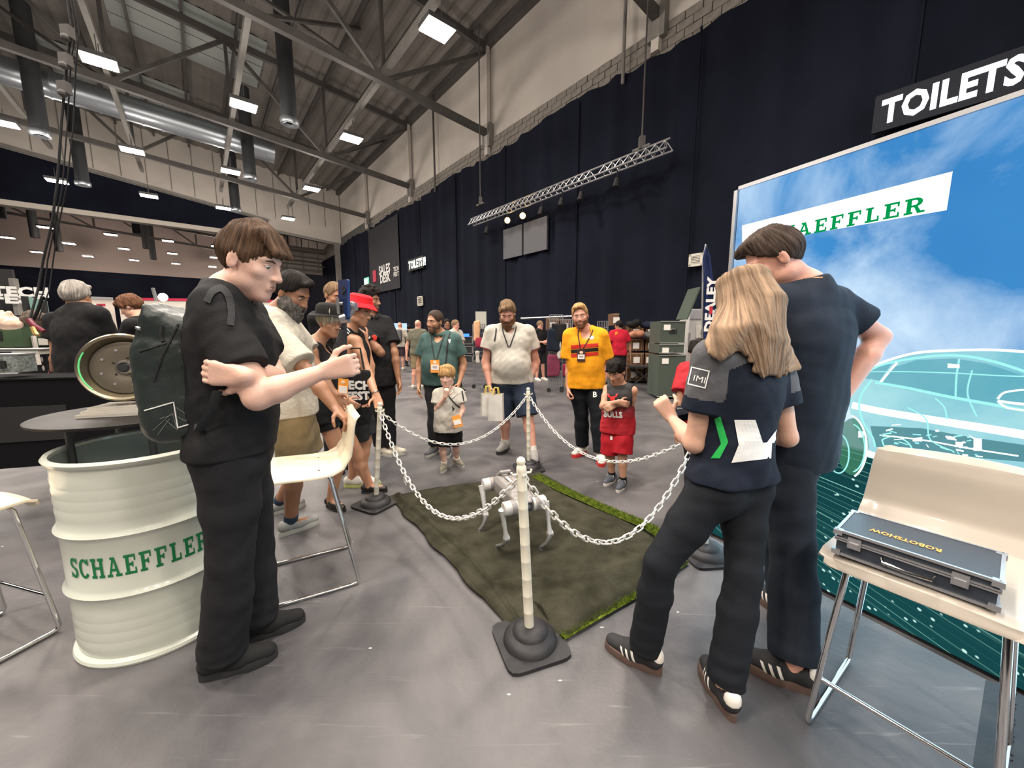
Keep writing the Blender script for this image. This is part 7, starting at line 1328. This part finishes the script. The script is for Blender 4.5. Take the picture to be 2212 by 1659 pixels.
# mesh gondolas with goods
m_wire = mat('wire', (.36, .36, .38), .4, .7)
def rack(u0, u1, v0, Y, label, nx=7, nz=13, goods=()):
    a = P(u0, 800, Y); b = P(u1, 800, Y); z1 = P(u0, v0, Y)[2]; t = thing('mesh_rack', label, 'rack', [(a[0]+b[0])/2, Y, 0], 'wire mesh racks'); mb = MB()
    for i in range(nx+1): x = a[0]+(b[0]-a[0])*i/nx; mb.cyl([x, Y, .12], [x, Y, z1], .008 if 0 < i < nx else .014, n=5)
    for i in range(nz+1): z = .14+(z1-.14)*i/nz; mb.cyl([a[0], Y, z], [b[0], Y, z], .007, n=5)
    mb.build('mesh_panel', m_wire, t)
    for x in (a[0], b[0]): mb = MB(); mb.cyl([x, Y-.02, .05], [x, Y+.02, .05], .05, n=12); mb.build('castor', k_black, t, True)
    for k, (du, dv, w, h, m) in enumerate(goods): c = P(du, dv, Y-.10); A = Fld(c-[w, .14, h+.04], c+[w, .14, h+.04], .02); A.box(c, (w*.5, .05, h*.5), rd=.04); obj('hung_item', A.mesh('hung_item', m, lambda p, n: .012*vnoise(p, 12, k)), t)
c_pink = cloth('pink_print', (.30, .03, .06)); c_peach = cloth('peach_print', (.65, .38, .22)); 
rack(1186, 1214, 680, 8.6, 'wire mesh rack left of the amber shirt, hung with clothes', 6, 14, ((1196, 735, .3, .5, c_navy), (1207, 718, .32, .40, c_black), (1208, 755, .1, .42, c_white), (1196, 790, .28, .5, cloth('maroon_check', (.16, .03, .06))))); rack(1214, 1234, 690, 8.9, 'second wire mesh rack half behind the amber shirt', 5, 14, ((1222, 750, .2, .5, c_navy), (1222, 800, .2, .3, c_pink)))
rack(1288, 1310, 694, 9.6, 'wire mesh rack right of the amber shirt\'s head', 6, 10); rack(1023, 1048, 700, 9.2, 'wire mesh rack left of the white polo with a poster', 6, 13, ((1030, 715, .16, .50, c_peach), (1040, 740, .3, .25, c_pink), (1032, 772, .1, .3, c_white)))
c = P(1039, 692, 9.3); mb = MB(); mb.box(c, (.26, .02, .42)); mb.build('poster', mat('pale_poster', (.45, .45, .40), .7), label='pale poster on top of the left mesh rack', cat='poster')
mb = MB(); mb.cyl(P(1125, 688, 11.6), P(1235, 683, 11.6), .03, n=8); mb.build('clothes_rail', m_alu, label='long pale rail behind the white polo\'s shoulder', cat='rail'); mb = MB(); a = P(1040, 730, 12.2); c = P(1008, 745, 12); t = thing('equipment_shelf', 'black equipment shelf with silver edges and a blue light', 'shelf', c*[1, 1, 0])
for i in range(3): mb = MB(); cz_ = P(1008, 735+i*20, 12); mb.box(cz_, (.42, .4, .25)); bo = mb.build('drawer', k_black, t); mb = MB(); mb.box(cz_+[0, -.205, .11], (.42, .01, .02)); mb.box(cz_+[0, -.205, -.11], (.42, .01, .02)); mb.box(cz_+[.2, -.205, 0], (.02, .01, .24)); mb.build('edge', m_alu, bo)
mb = MB(); mb.box(P(1004, 724, 11.8), (.26, .1, .09)); mb.build('blue_light', emis('blue_glow', (.05, .2, 1), 2.5), t)
mb = MB(); a = P(858, 712, 17.0); mb.box(a, (.86, .05, .55)); so = mb.build('small_screen', emis('far_screen', (.45, .62, .85), 1.3), label='bright small screen far down the hall behind visitors', cat='screen'); mb = MB(); mb.box(a+[-.03, -.04, -.05], (.40, .02, .16)); mb.box(a+[.1, -.045, -.12], (.2, .02, .1)); mb.build('picture_shape', emis('far_screen_blue', (.02, .05, .35), 1), so)
# black plinths in the distance centre
c = P(1182, 790, 10.2); mb = MB(); mb.box(P(1182, 790, 11.6)*[1, 1, 0]+[0, 0, .55], (.70, .5, 1.1)); mb.build('counter', k_black, label='black draped counter behind the white polo', cat='counter')
# ---------------- feather flag -----------------
t = thing('feather_flag', 'navy feather flag with upright white and red lettering behind the blonde hair', 'flag', P(1527, 800, 5.2)*[1, 1, 0]); Yf = 5.2; L_ = [(1524, 530), (1518, 560), (1518, 600), (1517, 660), (1517, 740), (1519, 800)]; R_ = [(1526, 530), (1534, 555), (1540, 600), (1544, 660), (1546, 740), (1540, 800)]; mb = MB(); vs = []
for (a, b) in zip(L_, R_):
    for k in (0, .33, .66, 1): vs.append(P(a[0]*(1-k)+b[0]*k, a[1]*(1-k)+b[1]*k, Yf+.03*math.sin(k*5+a[1]*.02)))
mb.add(vs, [(i*4+j, (i+1)*4+j, (i+1)*4+j+1, i*4+j+1) for i in range(5) for j in range(3)]); fo = mb.build('cloth', cloth('navy_flag', (.018, .030, .095)), t, True); fo.modifiers.new('s', 'SOLIDIFY').thickness = .004
mb = MB(); mb.tube([P(1525, 528, Yf), P(1519, 560, Yf), P(1517, 700, Yf), P(1520, 850, Yf), [P(1520, 850, Yf)[0], Yf, .02]], .012, 8); mb.build('pole', m_alu, t, True); mb = MB(); text_on(mb, 'DEALEY', P(1541, 716, Yf-.05), (0, 0, 1), (-1, 0, 0), w=.72, h=.13, bold=.05); mb.build('lettering', p_white, fo); mb = MB(); mb.box(P(1534, 650, Yf-.06)+[.02, 0, -.12], (.04, .004, .10)); mb.build('red_patch', mat('flag_red', (.5, .02, .04), .7), fo)
# ---------------- left stands -----------------
m_booth = mat('booth_white', (.62, .57, .50), .6); t = thing('exhibition_booth', 'white exhibition booth wall with a red top edge behind the grey-haired man', 'booth', (-8, 9, 0)); a = P(196, 700, 8.2); b = P(300, 700, 8.6)
for u0, u1, v0, Y0, Y1 in ((197, 245, 646, 7.4, 7.6), (258, 600, 648, 7.6, 8.2)):
    a, b = P(u0, v0, Y0), P(u1, v0+4, Y1); d = nrm((b-a)*[1, 1, 0]); mb = MB(); c = (a+b)/2; w = np.linalg.norm((b-a)[:2]); mb.box([c[0], c[1], a[2]/2], (w, .06, a[2]), d, np.cross([0, 0, 1], d)); bo = mb.build('wall_panel', m_booth, t); mb = MB(); mb.box([c[0], c[1], a[2]+.02], (w, .08, .05), d, np.cross([0, 0, 1], d)); mb.build('top_rail', m_alu if u0 < 200 else mat('crimson_rail', (.45, .02, .06), .5), bo)
mb = MB(); o = P(219, 680, 7.3); text_on(mb, 'I', o, (1, 0.05, 0), (0, 0, 1), h=.18); mb.box(o+[.03, -.01, .09], (.04, .02, .18)); mb.box(o+[.03, -.01, .18], (.15, .02, .05)); mb.box(o+[.05, -.01, -.02], (.13, .02, .05)); mb.build('red_letter', MATS['banner_red'], t); mb = MB(); text_on(mb, 'Look Your Life', P(300, 668, 7.4), (1, .05, 0), (0, 0, 1), w=.42); mb.build('grey_lettering', mat('grey_ink', (.2, .2, .2), .7), t)
mb = MB(); p = P(352, 642, 7.0); mb.ball(p, .07, 12, 8); lo_ = mb.build('spotlight', emis('white_spot', (1, .97, .92), 30), label='glaring white spotlight over the booth wall', cat='lamp'); mb = MB(); mb.beam(P(330, 622, 7.1), P(338, 650, 7.1), .05, .03); mb.build('bracket', m_alu, lo_)
t = thing('festival_sign', 'black board lettered ECH FEST at the left edge', 'sign', P(20, 650, 6.0)); a, b = P(-60, 630, 6.0), P(37, 640, 6.2); d = nrm((b-a)*[1, 1, 0]); mb = MB(); c = (a+b)/2; mb.box([c[0], c[1], 1.6], (np.linalg.norm(b-a), .06, 1.5), d, np.cross([0, 0, 1], d)); mb.build('board', k_black, t); mb = MB(); text_on(mb, 'TECH', P(-18, 640, 5.93), d, (0, 0, 1), w=.62, h=.16, bold=.05); text_on(mb, 'FEST', P(-18, 655, 5.93), d, (0, 0, 1), w=.62, h=.15, bold=.05); mb.build('lettering', p_white, t); mb = MB(); mb.beam([*P(35, 640, 6.1)[:2], 0], [*P(35, 640, 6.1)[:2], 2.2], .07); mb.build('post', m_steel2, t)
t = thing('display_screen', 'pale green glowing display panel at the left stand', 'display', P(78, 660, 5.4)*[1, 1, 0]+[0, 0, 1]); q4 = [P(53, 640, 5.4), P(93, 650, 5.5), P(102, 700, 5.5), P(58, 700, 5.4)]; mb = MB(); mb.add(q4+[p+np.array([0, .05, 0]) for p in q4], [(0, 1, 2, 3), (7, 6, 5, 4), (0, 4, 5, 1), (1, 5, 6, 2), (2, 6, 7, 3), (3, 7, 4, 0)]); mb.build('panel', emis('pale_green_glow', (.42, .62, .50), .55), t); mb = MB(); mb.beam([*q4[0][:2], 0], q4[0], .05); mb.beam([*q4[1][:2], 0], q4[1], .05); mb.build('stand', k_black, t)
# perforated board with oblong slots, shelf units, kit
t = thing('perforated_board', 'black board with rows of white oblong slots beside the grey-haired man', 'board', P(90, 760, 3.2)*[1, 1, 0]); X = nrm(V(1, .25, 0)); o = P(66, 780, 3.2); mb = MB(); c = P(88, 748, 4.1); mb.box(c, (.44, .02, .66), X, np.cross([0, 0, 1], X)); mb.build('panel', k_black, t)
for i in range(5):
    for j in range(6): p = c+X*(-.135+i*.068)+np.array([0, 0, .24-.095*j])-np.cross([0, 0, 1], X)*.014; mb = MB(); mb.ball(p, (.011, .004, .030), 8, 6, np.stack([X, np.cross([0, 0, 1], X), [0, 0, 1]], 1)); mb.build('slot', k_white, t)
mb = MB(); mb.beam(P(72, 725, 3.9), P(84, 788, 3.9), .03, .02); mb.build('light_strip', k_white, t); mb = MB(); mb.box(P(93, 738, 3.9), (.085, .01, .065)); mb.build('white_tag', k_white, t)
t = thing('prize_tool', 'maroon and brass gripper arm on the left stand', 'tool', P(80, 710, 3.0)); mb = MB(); mb.tube([P(62, 690, 3), P(72, 702, 3), P(95, 716, 3)], [.02, .018, .015], 8); mb.build('arm', mat('maroon_paint', (.14, .015, .03), .4), t, True); mb = MB(); mb.tube([P(70, 706, 2.98), P(78, 722, 2.98), P(84, 724, 2.98)], [.015, .02, .01], 8); mb.build('claw', mat('brass', (.5, .35, .14), .35, .6), t, True)
def kitbox(u, v, Y, sz, m, name, label, cat='equipment'):
    edge_m = m if 'black' in name else m_alu
    c = P(u, v, Y); t = thing(name, label, cat, c-[0, 0, sz[2]/2]); mb = MB(); mb.box(c, sz, nrm(V(1, .3, 0)), nrm(V(-.3, 1, 0))); mb.build('body', m, t); mb = MB(); mb.box(c+[0, 0, sz[2]/2+.004], (sz[0]*1.03, sz[1]*1.03, .012), nrm(V(1, .3, 0)), nrm(V(-.3, 1, 0))); mb.build('top_edge', edge_m, t); mb = MB(); mb.box(c-[0, sz[1]/2+.01, 0], (sz[0]*.5, .01, sz[2]*.4), nrm(V(1, .3, 0)), nrm(V(-.3, 1, 0))); mb.build('front_panel', k_lace, t); return t
kitbox(20, 725, 3.9, (.42, .3, .22), mat('green_case', (.05, .085, .045), .5), 'green_case', 'dull green case at the left edge under the soft toy'); kitbox(60, 905, 2.75, (1.7, .40, .62), mat('deep_black', (.004, .004, .005), .9, spec=.15), 'black_counter', 'long black counter behind the round table', 'counter'); kitbox(15, 850, 2.75, (.30, .2, .05), m_alu, 'silver_box', 'small stacked silver box low at the left edge'); kitbox(15, 838, 2.78, (.12, .1, .05), m_alu, 'silver_box', 'smallest silver box on the stacked one'); kitbox(28, 785, 2.7, (.16, .14, .12), mat('grey_circuit', (.16, .18, .17), .6, noise=.6, nscale=60), 'circuit_unit', 'speckled grey circuit unit on the black counter'); kitbox(30, 760, 3.5, (.55, .3, .04), mat('pale_shelf', (.40, .42, .38), .5), 'shelf_board', 'pale shelf board at the left edge', 'shelf'); kitbox(95, 815, 2.9, (.20, .02, .02), k_white, 'white_pen', 'white stick lying on the black counter', 'pen')
A = None; c = P(12, 695, 3.6); A = Fld(c-[.2, .16, .16], c+[.26, .16, .16], .01); A.ell(c, (.10, .08, .075), k=.02); A.ell(c+[.09, -.02, -.02], (.06, .06, .05), k=.02); A.ell(c+[.15, -.02, -.03], (.03, .03, .03), k=.02); A.ell(c+[-.02, 0, .07], (.03, .02, .04), k=.02); A.ell(c+[.05, 0, .06], (.025, .02, .04), k=.02); t = thing('soft_toy', 'cream and orange plush animal on the green case, left edge', 'toy', c-[0, 0, .07]); obj('plush_body', A.mesh('plush_body', mat('cream_plush', (.62, .36, .24), .9, nscale=7, col2=(.75, .65, .55), bump=.6, bscale=150), lambda p, n: .004*vnoise(p, 60, 1)), t)
A = Fld(c-[.1, .2, .1], c+[.5, .2, .2], .012); A.ell(c+[.22, .05, .03], (.11, .07, .07), k=.02); obj('fluffy_tail', A.mesh('fluffy_tail', mat('brown_fluff', (.10, .075, .055), .95, bump=1, bscale=90), lambda p, n: .01*vnoise(p, 50, 2)), t)
# cable bundle dropping from the roof at left, with clamp heads
t = thing('cable_bundle', 'black cable bundle dropping from the roof down to the left stand', 'cable', P(95, 600, 3.4)*[1, 1, 0]+[0, 0, 1.5]); A_ = [(152, 62, 3.4), (146, 130, 3.4), (136, 260, 3.4), (122, 400, 3.4), (110, 480, 3.4), (96, 560, 3.4), (84, 625, 3.4), (62, 690, 3.3)]; mb = MB(); p0 = onS(150, 62, 9); pts = [P(u, v, Y) for u, v, Y in A_]
for k in range(3): mb.tube([[p[0]+.016*k+.012*math.sin(i*1.7+k), p[1]+.02*k, p[2]] for i, p in enumerate([np.array([pts[0][0]-.02, pts[0][1], 13.6])]+pts)], .005 if k else .009, 6)
mb.build('cables', k_lace, t, True); mb = MB(); mb.tube([P(92, 640, 3.3), P(80, 675, 3.3), P(66, 700, 3.3)], .012, 6); mb.build('lead', k_lace, t, True)
for (u, v) in ((146, 70), (142, 130), (139, 190)): mb = MB(); c = P(u, v, 3.38); mb.box(c, (.07, .05, .09)); mb.ball(c+[0, -.02, -.05], .03, 8, 6); mb.build('clamp', m_steel, t)
# floor cable cover bottom right
t = thing('cable_cover', 'dark ribbed cable ramp on the floor at the right edge', 'ramp', PZ(2150, 1600, 0)); a, b = PZ(2128, 1475, 0), PZ(2100, 1659, 0); d = nrm(b-a); w = np.array([d[1], -d[0], 0]); w = w if w[0] > 0 else -w; mb = MB(); L_ = .9; a = a-d*.02
mb.add([a, a+w*.30, a+w*.30+d*L_, a+d*L_, a+w*.03+[0, 0, .012], a+w*.27+[0, 0, .012], a+w*.27+d*L_+[0, 0, .012], a+w*.03+d*L_+[0, 0, .012]], [(0, 1, 5, 4), (1, 2, 6, 5), (2, 3, 7, 6), (3, 0, 4, 7), (4, 5, 6, 7)]); mb.build('ramp', m_rub, t)
for i in range(18):
    for j in range(4): p = a+d*(.03+i*.048)+w*(.06+j*.055)+np.array([0, 0, .014]); mb = MB(); mb.beam(p-(w+d*(1 if (i+j) % 2 else -1))*.013, p+(w+d*(1 if (i+j) % 2 else -1))*.013, .006, .004); mb.build('tread_rib', m_rub, t)
# second post base glimpse and far floor line
mb = MB(); a, b = PZ(880, 835, .003), PZ(1000, 832, .003); mb.add([a, b, b+[0, .10, 0], a+[0, .10, 0]], [(0, 1, 2, 3)]); mb.build('floor_tape', mat('worn_tape', (.30, .29, .27), .7), label='faint pale tape strip across the floor behind the teal polo', cat='tape')
